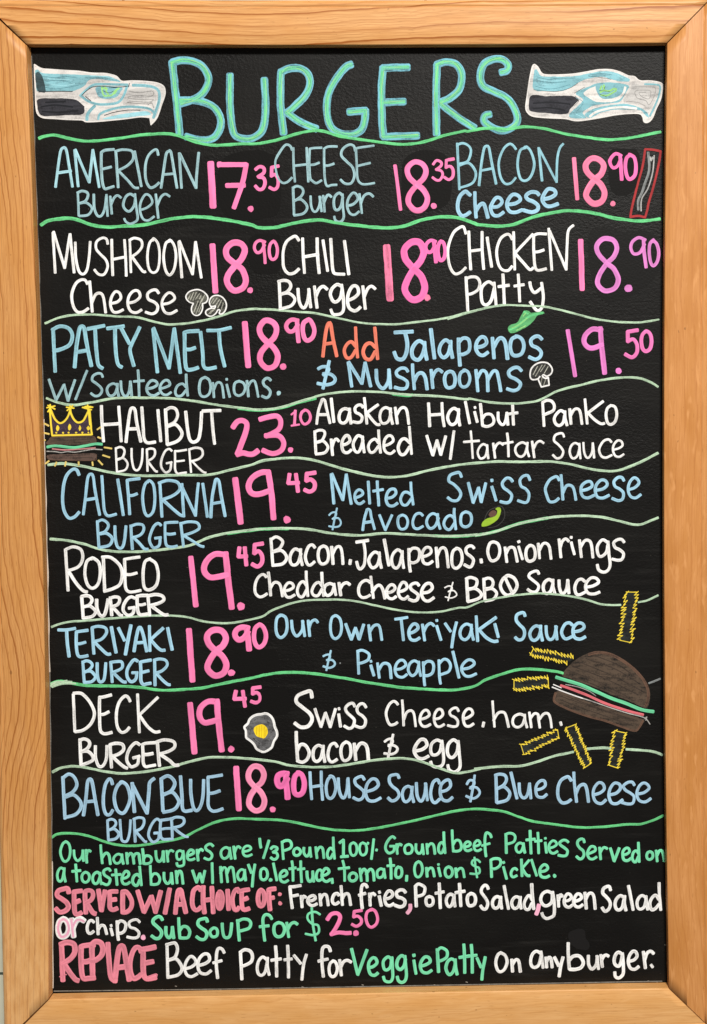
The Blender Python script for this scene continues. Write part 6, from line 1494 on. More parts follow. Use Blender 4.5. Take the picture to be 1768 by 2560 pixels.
  ('S', 'mt', 29, 0, (), 161,-3244,167,-3246),
  ('S', 'mt', 28, 0, (), -856,-3364,-825,-3538),
  ('S', 'mt', 28, 0, (), -784,-3501,-751,-3495,-724,-3471,-734,-3441,-760,-3438,-788,-3468,-793,-3508,-780,-3543,-747,-3554,-714,-3536),
  ('S', 'mt', 27, 0, (), -673,-3345,-665,-3418,-665,-3540),
  ('S', 'mt', 28, 0, (), -699,-3421,-637,-3411),
  ('S', 'mt', 27, 0, (), -587,-3346,-586,-3419,-581,-3561),
  ('S', 'mt', 27, 0, (), -616,-3428,-551,-3421),
  ('S', 'mt', 29, 0, (), -527,-3450,-524,-3509,-509,-3548,-489,-3548,-471,-3513,-470,-3455),
  ('S', 'mt', 26, 0, (), -469,-3449,-461,-3553),
  ('S', 'mt', 28, 0, (), -382,-3452,-395,-3436,-421,-3450,-435,-3497,-426,-3535,-407,-3544,-383,-3530),
  ('S', 'mt', 29, 0, (), -371,-3495,-335,-3484,-308,-3458,-320,-3428,-344,-3422,-370,-3455,-380,-3501,-362,-3542,-332,-3555,-299,-3536),
  ('S', 'mt', 26, 0, (), -171,-3348,-157,-3417,-155,-3550),
  ('S', 'mt', 28, 0, (), -212,-3429,-109,-3419),
  ('S', 'mt', 29, 0, (), -71,-3471,-99,-3485,-111,-3515,-102,-3545,-75,-3555,-49,-3545,-33,-3514,-46,-3482,-72,-3472,-80,-3474),
  ('S', 'mt', 27, 0, (), -2,-3430,10,-3554),
  ('S', 'mt', 29, 0, (), 8,-3480,32,-3437,50,-3444,65,-3481,69,-3554),
  ('S', 'mt', 29, 0, (), 60,-3487,94,-3441,117,-3444,131,-3480,136,-3551),
  ('S', 'mt', 27, 0, (), 233,-3448,205,-3434,174,-3454,166,-3484,173,-3517,192,-3525,221,-3510,236,-3464),
  ('S', 'mt', 27, 0, (), 234,-3437,240,-3481,246,-3527),
  ('S', 'mt', 28, 0, (), 297,-3333,304,-3402,306,-3535),
  ('S', 'mt', 27, 0, (), 270,-3407,337,-3404),
  ('S', 'mt', 29, 0, (), 379,-3418,358,-3437,350,-3477,354,-3515,377,-3528,404,-3512,413,-3474,404,-3431,382,-3423,375,-3421),
  ('S', 'mt', 27, 0, (), 577,-3369,551,-3389,537,-3446,548,-3509,575,-3525,601,-3505,616,-3450,605,-3392,580,-3368,569,-3376),
  ('S', 'mt', 29, 0, (), 656,-3433,663,-3520),
  ('S', 'mt', 28, 0, (), 664,-3468,684,-3439,709,-3435,722,-3454,734,-3519),
  ('S', 'mt', 29, 0, (), 776,-3434,794,-3517),
  ('S', 'mt', 27, 0, (), 776,-3397,777,-3403),
  ('S', 'mt', 28, 0, (), 875,-3426,849,-3442,840,-3479,850,-3516,875,-3532,903,-3517,915,-3478,902,-3440,879,-3426,869,-3429),
  ('S', 'mt', 29, 0, (), 946,-3443,955,-3530),
  ('S', 'mt', 27, 0, (), 953,-3479,977,-3449,1003,-3442,1020,-3464,1031,-3532),
  ('S', 'mt', 29, 0, (), -280,-3528,-277,-3569),
  ('S', 'mt', 29, 0, (), 460,-3510,457,-3558),
  ('S', 'mt', 22, 0, (), 1189,-3383,1161,-3359,1118,-3365,1108,-3401,1140,-3427,1178,-3443,1183,-3489,1148,-3503,1090,-3498),
  ('S', 'mt', 21, 0, (), 1134,-3335,1144,-3439,1158,-3537),
  ('S', 'mt', 28, 0, (), 1296,-3361,1303,-3540),
  ('S', 'mt', 29, 0, (), 1299,-3363,1332,-3350,1379,-3355,1395,-3388,1380,-3427,1338,-3453,1301,-3451),
  ('S', 'mt', 28, 0, (), 1421,-3437,1452,-3555),
  ('S', 'mt', 29, 0, (), 1422,-3386,1425,-3394),
  ('S', 'mt', 27, 0, (), 1555,-3468,1539,-3453,1511,-3463,1495,-3503,1504,-3532,1522,-3539,1552,-3525),
  ('S', 'mt', 28, 0, (), 1600,-3364,1605,-3536),
  ('S', 'mt', 27, 0, (), 1676,-3373,1604,-3456),
  ('S', 'mt', 28, 0, (), 1607,-3453,1639,-3509,1663,-3530,1680,-3531),
  ('S', 'mt', 26, 0, (), 1700,-3368,1751,-3533),
  ('S', 'mt', 29, 0, (), 1791,-3489,1832,-3483,1861,-3458,1850,-3429,1822,-3421,1790,-3452,1780,-3497,1798,-3540,1840,-3549,1875,-3534),
  ('F', 'mt', 0, 0, (), 1935,-3554,1923,-3554,1914,-3544,1911,-3533,1913,-3522,1924,-3513,1936,-3516,1944,-3524,1950,-3535,1946,-3545),
  ('S', 'mt', 29, 0, (), 1447,-3104,1451,-3300),
  ('S', 'mt', 26, 0, (), 1444,-3109,1480,-3096,1520,-3105,1540,-3135,1527,-3181,1483,-3200,1452,-3206),
  ('S', 'mt', 27, 0, (), 1620,-3210,1587,-3196,1557,-3214,1546,-3246,1556,-3281,1579,-3293,1603,-3274,1621,-3225),
  ('S', 'mt', 29, 0, (), 1619,-3200,1624,-3245,1635,-3294),
  ('S', 'mt', 29, 0, (), 1688,-3075,1690,-3153,1696,-3308),
  ('S', 'mt', 29, 0, (), 1651,-3167,1734,-3160),
  ('S', 'mt', 27, 0, (), 1765,-3096,1769,-3177,1772,-3307),
  ('S', 'mt', 27, 0, (), 1738,-3183,1801,-3176),
  ('S', 'mt', 28, 0, (), 1839,-3197,1850,-3297),
  ('S', 'mt', 27, 0, (), 1839,-3150,1840,-3156),
  ('S', 'mt', 26, 0, (), 1884,-3251,1922,-3241,1951,-3217,1937,-3187,1910,-3181,1881,-3211,1874,-3252,1891,-3296,1924,-3306,1958,-3287),
  ('S', 'mt', 28, 0, (), 2065,-3195,2046,-3179,2015,-3176,1981,-3202,1995,-3228,2031,-3255,2059,-3284,2049,-3326,2017,-3335,1969,-3326),
  ('S', 'mt', 28, 0, (), 2226,-3198,2219,-3172,2195,-3166,2163,-3187,2160,-3223,2182,-3257,2214,-3285,2223,-3326,2205,-3361,2177,-3367,2149,-3342),
  ('S', 'mt', 27, 0, (), 2267,-3315,2303,-3302,2337,-3282,2329,-3250,2295,-3244,2269,-3277,2257,-3320,2277,-3363,2312,-3370,2347,-3350),
  ('S', 'mt', 28, 0, (), 2378,-3256,2389,-3372),
  ('S', 'mt', 27, 0, (), 2383,-3312,2405,-3268,2428,-3254,2453,-3267),
  ('S', 'mt', 29, 0, (1,), 2486,-3265,2524,-3395,2574,-3265),
  ('S', 'mt', 29, 0, (), 2616,-3334,2651,-3325,2677,-3301,2668,-3269,2641,-3266,2613,-3297,2610,-3341,2621,-3382,2656,-3392,2688,-3372),
  ('S', 'mt', 28, 0, (), 2766,-3321,2745,-3294,2717,-3309,2704,-3360,2716,-3399,2739,-3407,2765,-3353),
  ('S', 'mt', 27, 0, (), 2765,-3212,2768,-3281,2774,-3411),
  ('S', 'mt', 29, 0, (), 2876,-3306,2859,-3315,2848,-3343,2854,-3372,2874,-3385,2901,-3373,2910,-3344,2901,-3315,2879,-3305,2875,-3305),
  ('S', 'mt', 28, 0, (), 2942,-3295,2953,-3402),
  ('S', 'mt', 29, 0, (), 2951,-3344,2971,-3303,2995,-3295,3012,-3325,3024,-3402),
 ]),
 ('footer_note', -1, 'pink and white note on choice of sides', 16, [
  ('S', 'ro', 49, 0, (), -2874,-3623,-2885,-3584,-2925,-3587,-2977,-3606,-2988,-3653,-2948,-3683,-2899,-3723,-2881,-3768,-2911,-3806,-2966,-3819,-3002,-3784),
  ('S', 'ro', 48, 0, (2,), -2750,-3609,-2798,-3614,-2822,-3617,-2823,-3714,-2820,-3807,-2810,-3839,-2786,-3845,-2756,-3829),
  ('S', 'ro', 48, 0, (), -2823,-3728,-2800,-3719,-2771,-3707),
  ('S', 'ro', 46, 0, (), -2716,-3618,-2710,-3836),
  ('S', 'ro', 44, 0, (), -2712,-3614,-2676,-3605,-2643,-3618,-2635,-3660,-2658,-3704,-2707,-3732),
  ('S', 'ro', 48, 0, (), -2705,-3723,-2668,-3787,-2640,-3831,-2619,-3841),
  ('S', 'ro', 47, 0, (1,), -2581,-3605,-2557,-3810,-2517,-3609),
  ('S', 'ro', 46, 0, (2,), -2401,-3621,-2450,-3620,-2473,-3625,-2473,-3703,-2474,-3773,-2458,-3801,-2434,-3804,-2404,-3792),
  ('S', 'ro', 47, 0, (), -2473,-3709,-2448,-3704,-2415,-3701),
  ('S', 'ro', 48, 0, (), -2344,-3624,-2348,-3839),
  ('S', 'ro', 46, 0, (), -2348,-3625,-2309,-3626,-2275,-3675,-2256,-3732,-2268,-3791,-2306,-3828,-2344,-3832),
  ('S', 'ro', 46, 0, (1,2,3), -2197,-3621,-2139,-3832,-2063,-3675,-2026,-3836,-1970,-3623),
  ('S', 'ro', 47, 0, (), -1883,-3606,-1933,-3850),
  ('S', 'ro', 48, 0, (), -1831,-3848,-1817,-3732,-1801,-3638,-1788,-3616,-1770,-3623,-1754,-3708,-1728,-3847),
  ('S', 'ro', 49, 0, (), -1820,-3762,-1744,-3757),
  ('S', 'ro', 45, 0, (), -1578,-3621,-1593,-3593,-1611,-3595,-1647,-3624,-1660,-3691,-1660,-3776,-1637,-3818,-1608,-3818,-1582,-3794),
  ('S', 'ro', 48, 0, (), -1551,-3587,-1555,-3723,-1545,-3848),
  ('S', 'ro', 45, 0, (), -1466,-3594,-1463,-3724,-1457,-3854),
  ('S', 'ro', 48, 0, (), -1548,-3726,-1462,-3714),
  ('S', 'ro', 47, 0, (), -1388,-3645,-1404,-3659,-1415,-3729,-1409,-3789,-1394,-3813,-1376,-3785,-1365,-3722,-1371,-3665,-1387,-3641,-1393,-3643),
  ('S', 'ro', 45, 0, (), -1312,-3627,-1306,-3824),
  ('S', 'ro', 44, 0, (), -1201,-3646,-1210,-3616,-1227,-3619,-1249,-3647,-1266,-3711,-1261,-3782,-1245,-3825,-1222,-3827,-1204,-3802),
  ('S', 'ro', 45, 0, (2,), -1104,-3622,-1150,-3629,-1172,-3635,-1175,-3710,-1171,-3795,-1159,-3823,-1135,-3825,-1105,-3815),
  ('S', 'ro', 49, 0, (), -1173,-3721,-1149,-3721,-1121,-3709),
  ('S', 'ro', 46, 0, (), -980,-3629,-1003,-3648,-1014,-3714,-1005,-3774,-986,-3793,-962,-3771,-950,-3710,-958,-3655,-979,-3630,-986,-3632),
  ('S', 'ro', 48, 0, (2,), -845,-3619,-882,-3623,-906,-3629,-905,-3723,-896,-3833),
  ('S', 'ro', 44, 0, (), -903,-3710,-884,-3711,-861,-3708),
  ('F', 'ro', 0, 0, (), -800,-3654,-789,-3658,-779,-3666,-779,-3678,-786,-3690,-797,-3693,-808,-3691,-816,-3683,-816,-3670,-813,-3659),
  ('F', 'ro', 0, 0, (), -813,-3776,-815,-3764,-811,-3752,-801,-3744,-789,-3749,-782,-3754,-776,-3767,-781,-3778,-793,-3785,-804,-3782),
  ('S', 'w', 31, 0, (2,), -591,-3591,-656,-3601,-697,-3602,-689,-3711,-677,-3821),
  ('S', 'w', 31, 0, (), -694,-3696,-657,-3694,-618,-3686),
  ('S', 'w', 31, 0, (), -587,-3697,-580,-3808),
  ('S', 'w', 32, 0, (), -583,-3749,-572,-3709,-559,-3698,-545,-3710),
  ('S', 'w', 30, 0, (), -512,-3750,-475,-3743,-446,-3722,-457,-3699,-481,-3696,-515,-3718,-523,-3755,-504,-3786,-471,-3796,-433,-3779),
  ('S', 'w', 30, 0, (), -402,-3682,-393,-3793),
  ('S', 'w', 30, 0, (), -394,-3729,-371,-3690,-347,-3685,-332,-3710,-321,-3793),
  ('S', 'w', 32, 0, (), -216,-3695,-229,-3677,-261,-3689,-279,-3735,-272,-3773,-248,-3784,-217,-3766),
  ('S', 'w', 30, 0, (), -191,-3603,-187,-3679,-180,-3792),
  ('S', 'w', 31, 0, (), -186,-3740,-160,-3692,-129,-3681,-112,-3708,-100,-3794),
  ('S', 'w', 32, 0, (), 66,-3618,56,-3597,27,-3592,10,-3630,7,-3723,16,-3834),
  ('S', 'w', 32, 0, (), -14,-3698,47,-3682),
  ('S', 'w', 30, 0, (), 89,-3683,95,-3809),
  ('S', 'w', 30, 0, (), 91,-3749,104,-3696,126,-3681,143,-3700),
  ('S', 'w', 32, 0, (), 185,-3713,204,-3807),
  ('S', 'w', 33, 0, (), 186,-3672,188,-3676),
  ('S', 'w', 31, 0, (), 247,-3741,289,-3730,317,-3703,309,-3669,277,-3661,248,-3700,239,-3746,256,-3798,292,-3810,327,-3790),
  ('S', 'w', 34, 0, (), 444,-3676,426,-3655,390,-3653,356,-3680,368,-3722,409,-3735,440,-3765,429,-3808,389,-3823,341,-3806),
  ('S', 'w', 33, 0, (), 546,-3615,552,-3824),
  ('S', 'w', 32, 0, (), 544,-3619,575,-3595,621,-3614,640,-3640,626,-3695,586,-3714,548,-3719),
  ('S', 'w', 31, 0, (), 683,-3722,655,-3736,648,-3770,657,-3807,682,-3818,711,-3805,721,-3772,712,-3735,685,-3724,678,-3726),
  ('S', 'w', 33, 0, (), 781,-3594,785,-3679,790,-3845),
  ('S', 'w', 31, 0, (), 745,-3691,825,-3678),
  ('S', 'w', 32, 0, (), 926,-3719,893,-3703,862,-3726,849,-3770,860,-3815,881,-3829,908,-3804,924,-3738),
  ('S', 'w', 31, 0, (), 927,-3710,928,-3764,936,-3826),
  ('S', 'w', 33, 0, (), 983,-3600,987,-3681,994,-3828),
  ('S', 'w', 33, 0, (), 945,-3689,1032,-3675),
  ('S', 'w', 33, 0, (), 1098,-3702,1068,-3717,1058,-3761,1068,-3813,1093,-3824,1129,-3808,1141,-3760,1128,-3715,1098,-3698,1089,-3700),
  ('S', 'w', 31, 0, (), 1267,-3653,1257,-3628,1235,-3617,1207,-3643,1199,-3685,1223,-3724,1250,-3767,1262,-3807,1245,-3856,1215,-3857,1191,-3826),
  ('S', 'w', 32, 0, (), 1389,-3751,1354,-3735,1321,-3760,1307,-3801,1318,-3842,1342,-3854,1373,-3832,1388,-3768),
  ('S', 'w', 30, 0, (), 1392,-3737,1392,-3792,1401,-3855),
  ('S', 'w', 31, 0, (), 1426,-3629,1468,-3864),
  ('S', 'w', 30, 0, (), 1578,-3753,1548,-3740,1516,-3760,1500,-3803,1513,-3847,1537,-3859,1568,-3835,1584,-3771),
  ('S', 'w', 31, 0, (), 1586,-3742,1583,-3799,1594,-3858),
  ('S', 'w', 30, 0, (), 1703,-3774,1675,-3729,1644,-3758,1623,-3813,1636,-3864,1670,-3869,1700,-3811),
  ('S', 'w', 34, 0, (), 1701,-3616,1706,-3728,1720,-3870),
  ('S', 'w', 32, 0, (), 1907,-3715,1857,-3690,1808,-3717,1789,-3775,1813,-3826,1854,-3836,1899,-3799,1905,-3727),
  ('S', 'w', 31, 0, (), 1908,-3697,1923,-3800,1924,-3912,1906,-3947,1850,-3967,1814,-3945,1800,-3911),
  ('S', 'w', 31, 0, (), 1962,-3733,1968,-3845),
  ('S', 'w', 33, 0, (), 1967,-3787,1977,-3740,1991,-3728,2003,-3743),
  ('S', 'w', 30, 0, (), 2030,-3793,2067,-3785,2095,-3759,2084,-3729,2056,-3720,2032,-3751,2021,-3801,2039,-3844,2074,-3855,2103,-3833),
  ('S', 'w', 32, 0, (), 2130,-3796,2167,-3785,2196,-3762,2184,-3729,2154,-3723,2128,-3757,2117,-3801,2135,-3845,2172,-3855,2206,-3833),
  ('S', 'w', 32, 0, (), 2230,-3711,2244,-3875),
  ('S', 'w', 31, 0, (), 2238,-3783,2263,-3727,2295,-3716,2319,-3753,2332,-3874),
  ('S', 'w', 33, 0, (), 2486,-3686,2476,-3654,2454,-3650,2415,-3672,2409,-3717,2441,-3754,2474,-3795,2484,-3837,2465,-3884,2429,-3902,2403,-3865),
  ('S', 'w', 32, 0, (), 2620,-3768,2586,-3746,2548,-3776,2531,-3827,2542,-3878,2573,-3892,2603,-3863,2619,-3791),
  ('S', 'w', 33, 0, (), 2626,-3751,2624,-3820,2639,-3894),
  ('S', 'w', 32, 0, (), 2666,-3650,2712,-3895),
  ('S', 'w', 30, 0, (), 2841,-3771,2800,-3748,2766,-3776,2750,-3823,2760,-3874,2790,-3886,2823,-3861,2841,-3792),
  ('S', 'w', 34, 0, (), 2839,-3757,2844,-3819,2857,-3888),
  ('S', 'w', 32, 0, (), 2965,-3788,2937,-3748,2900,-3774,2878,-3830,2893,-3891,2929,-3887,2970,-3841),
  ('S', 'w', 30, 0, (), 2971,-3625,2974,-3736,2988,-3901),
  ('S', 'pk', 38, 0, (), 493,-3805,490,-3848,464,-3885),
  ('S', 'pk', 41, 0, (), 1770,-3827,1761,-3877,1746,-3918),
  ('S', 'w', 57, 0, (), -2933,-3891,-2968,-3911,-2986,-3976,-2973,-4048,-2939,-4068,-2899,-4043,-2882,-3979,-2898,-3916,-2930,-3888,-2943,-3894),
  ('S', 'w', 57, 0, (), -2852,-3895,-2835,-4069),
  ('S', 'w', 58, 0, (), -2841,-3981,-2811,-3915,-2769,-3890,-2732,-3910),
  ('S', 'pk', 30, 0, (), -2933,-3890,-2968,-3908,-2986,-3978,-2971,-4050,-2943,-4068,-2898,-4042,-2880,-3984,-2894,-3918,-2927,-3888,-2946,-3895),
  ('S', 'pk', 27, 0, (), -2854,-3892,-2838,-4069),
  ('S', 'pk', 28, 0, (), -2844,-3978,-2809,-3909,-2769,-3898,-2732,-3915),
  ('S', 'w', 30, 0, (), -2635,-3926,-2654,-3908,-2681,-3919,-2701,-3978,-2693,-4028,-2670,-4039,-2639,-4018),
  ('S', 'w', 30, 0, (), -2599,-3883,-2597,-3954,-2594,-4047),
  ('S', 'w', 30, 0, (), -2596,-4007,-2569,-3964,-2541,-3961,-2525,-3983,-2511,-4046),
  ('S', 'w', 28, 0, (), -2469,-3993,-2453,-4059),
  ('S', 'w', 28, 0, (), -2467,-3964,-2467,-3965),
  ('S', 'w', 31, 0, (), -2405,-3921,-2402,-4048,-2395,-4112),
  ('S', 'w', 31, 0, (), -2404,-3953,-2376,-3918,-2338,-3928,-2320,-3960,-2335,-4017,-2368,-4042,-2398,-4039),
  ('S', 'w', 28, 0, (), -2185,-3933,-2209,-3909,-2251,-3912,-2289,-3939,-2276,-3983,-2230,-3999,-2193,-4039,-2205,-4083,-2251,-4093,-2308,-4081),
  ('F', 'pk', 0, 0, (), -2152,-4061,-2136,-4065,-2129,-4079,-2126,-4095,-2138,-4109,-2153,-4113,-2168,-4108,-2178,-4094,-2177,-4079,-2165,-4066),
  ('S', 'mt', 34, 0, (), -1961,-3913,-1974,-3891,-1999,-3880,-2044,-3906,-2051,-3941,-2017,-3978,-1979,-4019,-1971,-4055,-1993,-4095,-2031,-4101,-2068,-4075),
  ('S', 'mt', 33, 0, (), -1927,-3987,-1927,-4053,-1908,-4091,-1888,-4091,-1869,-4051,-1862,-3994),
  ('S', 'mt', 33, 0, (), -1863,-3988,-1852,-4098),
  ('S', 'mt', 30, 0, (), -1799,-3900,-1798,-3976,-1791,-4105),
  ('S', 'mt', 32, 0, (), -1796,-4035,-1762,-3988,-1718,-3992,-1692,-4040,-1710,-4094,-1750,-4102,-1791,-4099),
  ('S', 'mt', 33, 0, (), -1518,-3938,-1528,-3909,-1559,-3910,-1601,-3925,-1610,-3968,-1576,-4003,-1535,-4034,-1524,-4074,-1546,-4116,-1588,-4118,-1626,-4091),
  ('S', 'mt', 30, 0, (), -1454,-4003,-1479,-4019,-1494,-4047,-1480,-4086,-1457,-4096,-1427,-4084,-1418,-4049,-1427,-4015,-1454,-4003,-1463,-4007),
  ('S', 'mt', 31, 0, (), -1371,-3962,-1368,-4029,-1355,-4091,-1328,-4106,-1301,-4091,-1286,-4042,-1278,-3961),
  ('S', 'mt', 32, 0, (), -1219,-3930,-1204,-4139),
  ('S', 'mt', 31, 0, (), -1214,-3941,-1169,-3920,-1113,-3927,-1089,-3964,-1107,-4011,-1168,-4034,-1207,-4041),
  ('S', 'mt', 31, 0, (), -882,-3922,-901,-3890,-942,-3880,-968,-3923,-964,-4033,-953,-4145),
  ('S', 'mt', 30, 0, (), -1000,-4001,-913,-3992),
  ('S', 'mt', 32, 0, (), -810,-3960,-851,-3982,-862,-4035,-849,-4088,-815,-4106,-776,-4087,-756,-4031,-774,-3978,-811,-3962,-825,-3964),
  ('S', 'mt', 30, 0, (), -734,-3965,-716,-4113),
  ('S', 'mt', 32, 0, (), -726,-4033,-696,-3980,-658,-3963,-631,-3981),
  ('S', 'mt', 23, 0, (), -404,-3886,-452,-3860,-515,-3877,-526,-3928,-482,-3979,-425,-3996,-417,-4065,-467,-4094,-549,-4080),
  ('S', 'mt', 25, 0, (), -484,-3819,-475,-3979,-450,-4153),
  ('S', 'p', 41, 0, (5,), -331,-3936,-293,-3886,-234,-3877,-204,-3918,-235,-4001,-296,-4095),
  ('S', 'p', 41, 0, (), -296,-4088,-221,-4072,-147,-4079,-105,-4077),
  ('F', 'p', 0, 0, (), -74,-4065,-60,-4055,-43,-4051,-27,-4061,-22,-4079,-25,-4098,-40,-4107,-57,-4109,-73,-4101,-78,-4082),
  ('S', 'p', 31, 0, (1,2), 10,-3852,-64,-3862,-70,-3917,-30,-3909,4,-3943,0,-3984,-44,-4012,-88,-3992),
  ('S', 'p', 30, 0, (), 111,-3848,67,-3867,51,-3930,69,-3999,105,-4025,152,-3993,167,-3936,147,-3868,113,-3842,96,-3846),
 ]),
 ('footer_note', -1, 'bottom line starting with REPLACE in rose pink', 16, [
  ('S', 'ro', 52, 0, (), -2956,-4147,-2951,-4507),
  ('S', 'ro', 54, 0, (), -2964,-4144,-2902,-4125,-2835,-4146,-2828,-4224,-2874,-4291,-2948,-4337),
  ('S', 'ro', 52, 0, (), -2944,-4324,-2885,-4423,-2832,-4497,-2803,-4513),
  ('S', 'ro', 54, 0, (2,), -2637,-4154,-2728,-4160,-2765,-4173,-2768,-4295,-2763,-4442,-2744,-4494,-2699,-4493,-2642,-4487),
  ('S', 'ro', 55, 0, (), -2770,-4317,-2721,-4324,-2667,-4307),
  ('S', 'ro', 55, 0, (), -2659,-4143,-2657,-4473),
  ('S', 'ro', 56, 0, (), -2664,-4161,-2624,-4123,-2571,-4137,-2551,-4196,-2568,-4262,-2619,-4307,-2660,-4314),
  ('S', 'ro', 54, 0, (), -2441,-4527,-2418,-4347,-2393,-4204,-2369,-4171,-2348,-4188,-2326,-4314,-2297,-4519),
  ('S', 'ro', 55, 0, (), -2426,-4392,-2313,-4378),
  ('S', 'ro', 50, 0, (), -2176,-4231,-2189,-4195,-2224,-4188,-2259,-4235,-2286,-4327,-2284,-4429,-2258,-4500,-2215,-4491,-2182,-4464),
  ('S', 'ro', 54, 0, (2,), -2039,-4188,-2116,-4202,-2155,-4208,-2158,-4329,-2155,-4459,-2131,-4503,-2087,-4505,-2040,-4496),
  ('S', 'ro', 52, 0, (), -2151,-4352,-2114,-4344,-2063,-4334),
  ('S', 'ro', 50, 0, (), -2501,-4144,-2478,-4479,-2427,-4503),
  ('S', 'ro', 12, 2, (), -2981,-4470,-2914,-4448),
  ('S', 'ro', 12, 2, (), -2115,-4486,-2026,-4460,-2034,-4502),
  ('S', 'w', 30, 0, (), -1919,-4158,-1917,-4505),
  ('S', 'w', 32, 0, (), -1925,-4167,-1873,-4153,-1836,-4154,-1817,-4214,-1842,-4292,-1903,-4319),
  ('S', 'w', 33, 0, (), -1908,-4324,-1835,-4310,-1785,-4372,-1778,-4426,-1821,-4475,-1914,-4495),
  ('S', 'w', 30, 0, (), -1734,-4410,-1678,-4393,-1638,-4352,-1652,-4308,-1690,-4289,-1733,-4343,-1749,-4415,-1726,-4477,-1679,-4492,-1627,-4466),
  ('S', 'w', 32, 0, (), -1603,-4381,-1544,-4363,-1502,-4326,-1515,-4273,-1559,-4270,-1604,-4317,-1618,-4389,-1596,-4453,-1539,-4468,-1491,-4437),
  ('S', 'w', 31, 0, (), -1357,-4255,-1377,-4220,-1410,-4213,-1431,-4259,-1436,-4385,-1425,-4515),
  ('S', 'w', 31, 0, (), -1464,-4357,-1384,-4337),
  ('S', 'w', 32, 0, (), -1196,-4252,-1186,-4532),
  ('S', 'w', 33, 0, (), -1198,-4255,-1153,-4229,-1098,-4246,-1078,-4293,-1091,-4352,-1150,-4387,-1190,-4396),
  ('S', 'w', 30, 0, (), -936,-4335,-975,-4306,-1015,-4344,-1032,-4410,-1021,-4475,-988,-4492,-956,-4458,-933,-4366),
  ('S', 'w', 30, 0, (), -929,-4316,-932,-4402,-914,-4492),
  ('S', 'w', 32, 0, (), -848,-4201,-842,-4320,-841,-4510),
  ('S', 'w', 31, 0, (), -890,-4342,-797,-4329),
  ('S', 'w', 31, 0, (), -728,-4197,-724,-4321,-724,-4522),
  ('S', 'w', 30, 0, (), -761,-4340,-689,-4331),
  ('S', 'w', 31, 0, (), -666,-4297,-603,-4378),
  ('S', 'w', 31, 0, (), -544,-4291,-574,-4393,-592,-4546),
  ('S', 'w', 33, 0, (), -306,-4258,-323,-4216,-368,-4214,-389,-4262,-390,-4390,-378,-4520),
  ('S', 'w', 31, 0, (), -424,-4359,-333,-4339),
  ('S', 'w', 30, 0, (), -282,-4361,-310,-4386,-321,-4440,-312,-4500,-284,-4519,-254,-4497,-239,-4441,-252,-4379,-280,-4358,-288,-4365),
  ('S', 'w', 32, 0, (), -215,-4352,-199,-4510),
  ('S', 'w', 31, 0, (), -207,-4430,-178,-4371,-139,-4355,-103,-4374),
  ('S', 'mt', 32, 0, (1,), -95,-4241,-37,-4502,59,-4250),
  ('S', 'mt', 33, 0, (), 79,-4433,118,-4422,155,-4385,142,-4342,111,-4336,77,-4379,70,-4436,88,-4497,127,-4513,161,-4490),
  ('S', 'mt', 30, 0, (), 296,-4350,265,-4327,223,-4362,216,-4406,230,-4454,259,-4458,288,-4428,297,-4365),
  ('S', 'mt', 31, 0, (), 304,-4333,308,-4438,310,-4531,292,-4575,260,-4581,230,-4566,218,-4529),
  ('S', 'mt', 34, 0, (), 429,-4332,402,-4317,366,-4348,350,-4405,363,-4446,391,-4457,424,-4420,437,-4357),
  ('S', 'mt', 31, 0, (), 433,-4322,441,-4425,446,-4524,427,-4577,394,-4589,366,-4569,356,-4531),
  ('S', 'mt', 30, 0, (), 521,-4369,541,-4502),
  ('S', 'mt', 33, 0, (), 522,-4310,524,-4322),
  ('S', 'mt', 32, 0, (), 601,-4427,643,-4413,684,-4383,671,-4343,632,-4335,597,-4377,585,-4432,607,-4486,653,-4498,697,-4473),
  ('S', 'mt', 33, 0, (), 756,-4259,766,-4493),
  ('S', 'mt', 30, 0, (), 755,-4278,791,-4245,838,-4265,855,-4295,846,-4344,796,-4374,761,-4378),
  ('S', 'mt', 32, 0, (), 934,-4381,897,-4360,859,-4385,840,-4448,856,-4503,881,-4519,914,-4482,934,-4404),
  ('S', 'mt', 33, 0, (), 933,-4366,935,-4438,950,-4516),
  ('S', 'mt', 31, 0, (), 1020,-4215,1025,-4321,1027,-4507),
  ('S', 'mt', 33, 0, (), 977,-4346,1073,-4332),
  ('S', 'mt', 32, 0, (), 1095,-4221,1102,-4326,1103,-4506),
  ('S', 'mt', 31, 0, (), 1061,-4336,1146,-4327),
  ('S', 'mt', 32, 0, (), 1151,-4357,1189,-4447),
  ('S', 'mt', 31, 0, (), 1233,-4348,1209,-4469,1197,-4574),
  ('S', 'w', 31, 0, (), 1388,-4304,1356,-4330,1337,-4399,1352,-4476,1383,-4499,1424,-4473,1450,-4403,1433,-4336,1390,-4307,1382,-4307),
  ('S', 'w', 33, 0, (), 1497,-4378,1504,-4497),
  ('S', 'w', 32, 0, (), 1503,-4431,1530,-4385,1553,-4379,1569,-4406,1581,-4500),
  ('S', 'w', 31, 0, (), 1792,-4323,1744,-4296,1703,-4326,1685,-4389,1695,-4445,1728,-4461,1766,-4434,1789,-4346),
  ('S', 'w', 32, 0, (), 1788,-4301,1797,-4380,1809,-4463),
  ('S', 'w', 33, 0, (), 1838,-4363,1845,-4460),
  ('S', 'w', 33, 0, (), 1844,-4404,1860,-4369,1877,-4361,1891,-4388,1899,-4461),
  ('S', 'w', 34, 0, (), 1923,-4363,1964,-4447),
  ('S', 'w', 33, 0, (), 2007,-4363,1982,-4468,1969,-4560),
  ('S', 'w', 33, 0, (), 2062,-4220,2061,-4339,2072,-4488),
  ('S', 'w', 35, 0, (), 2067,-4401,2111,-4354,2175,-4355,2211,-4418,2187,-4471,2131,-4488,2077,-4486),
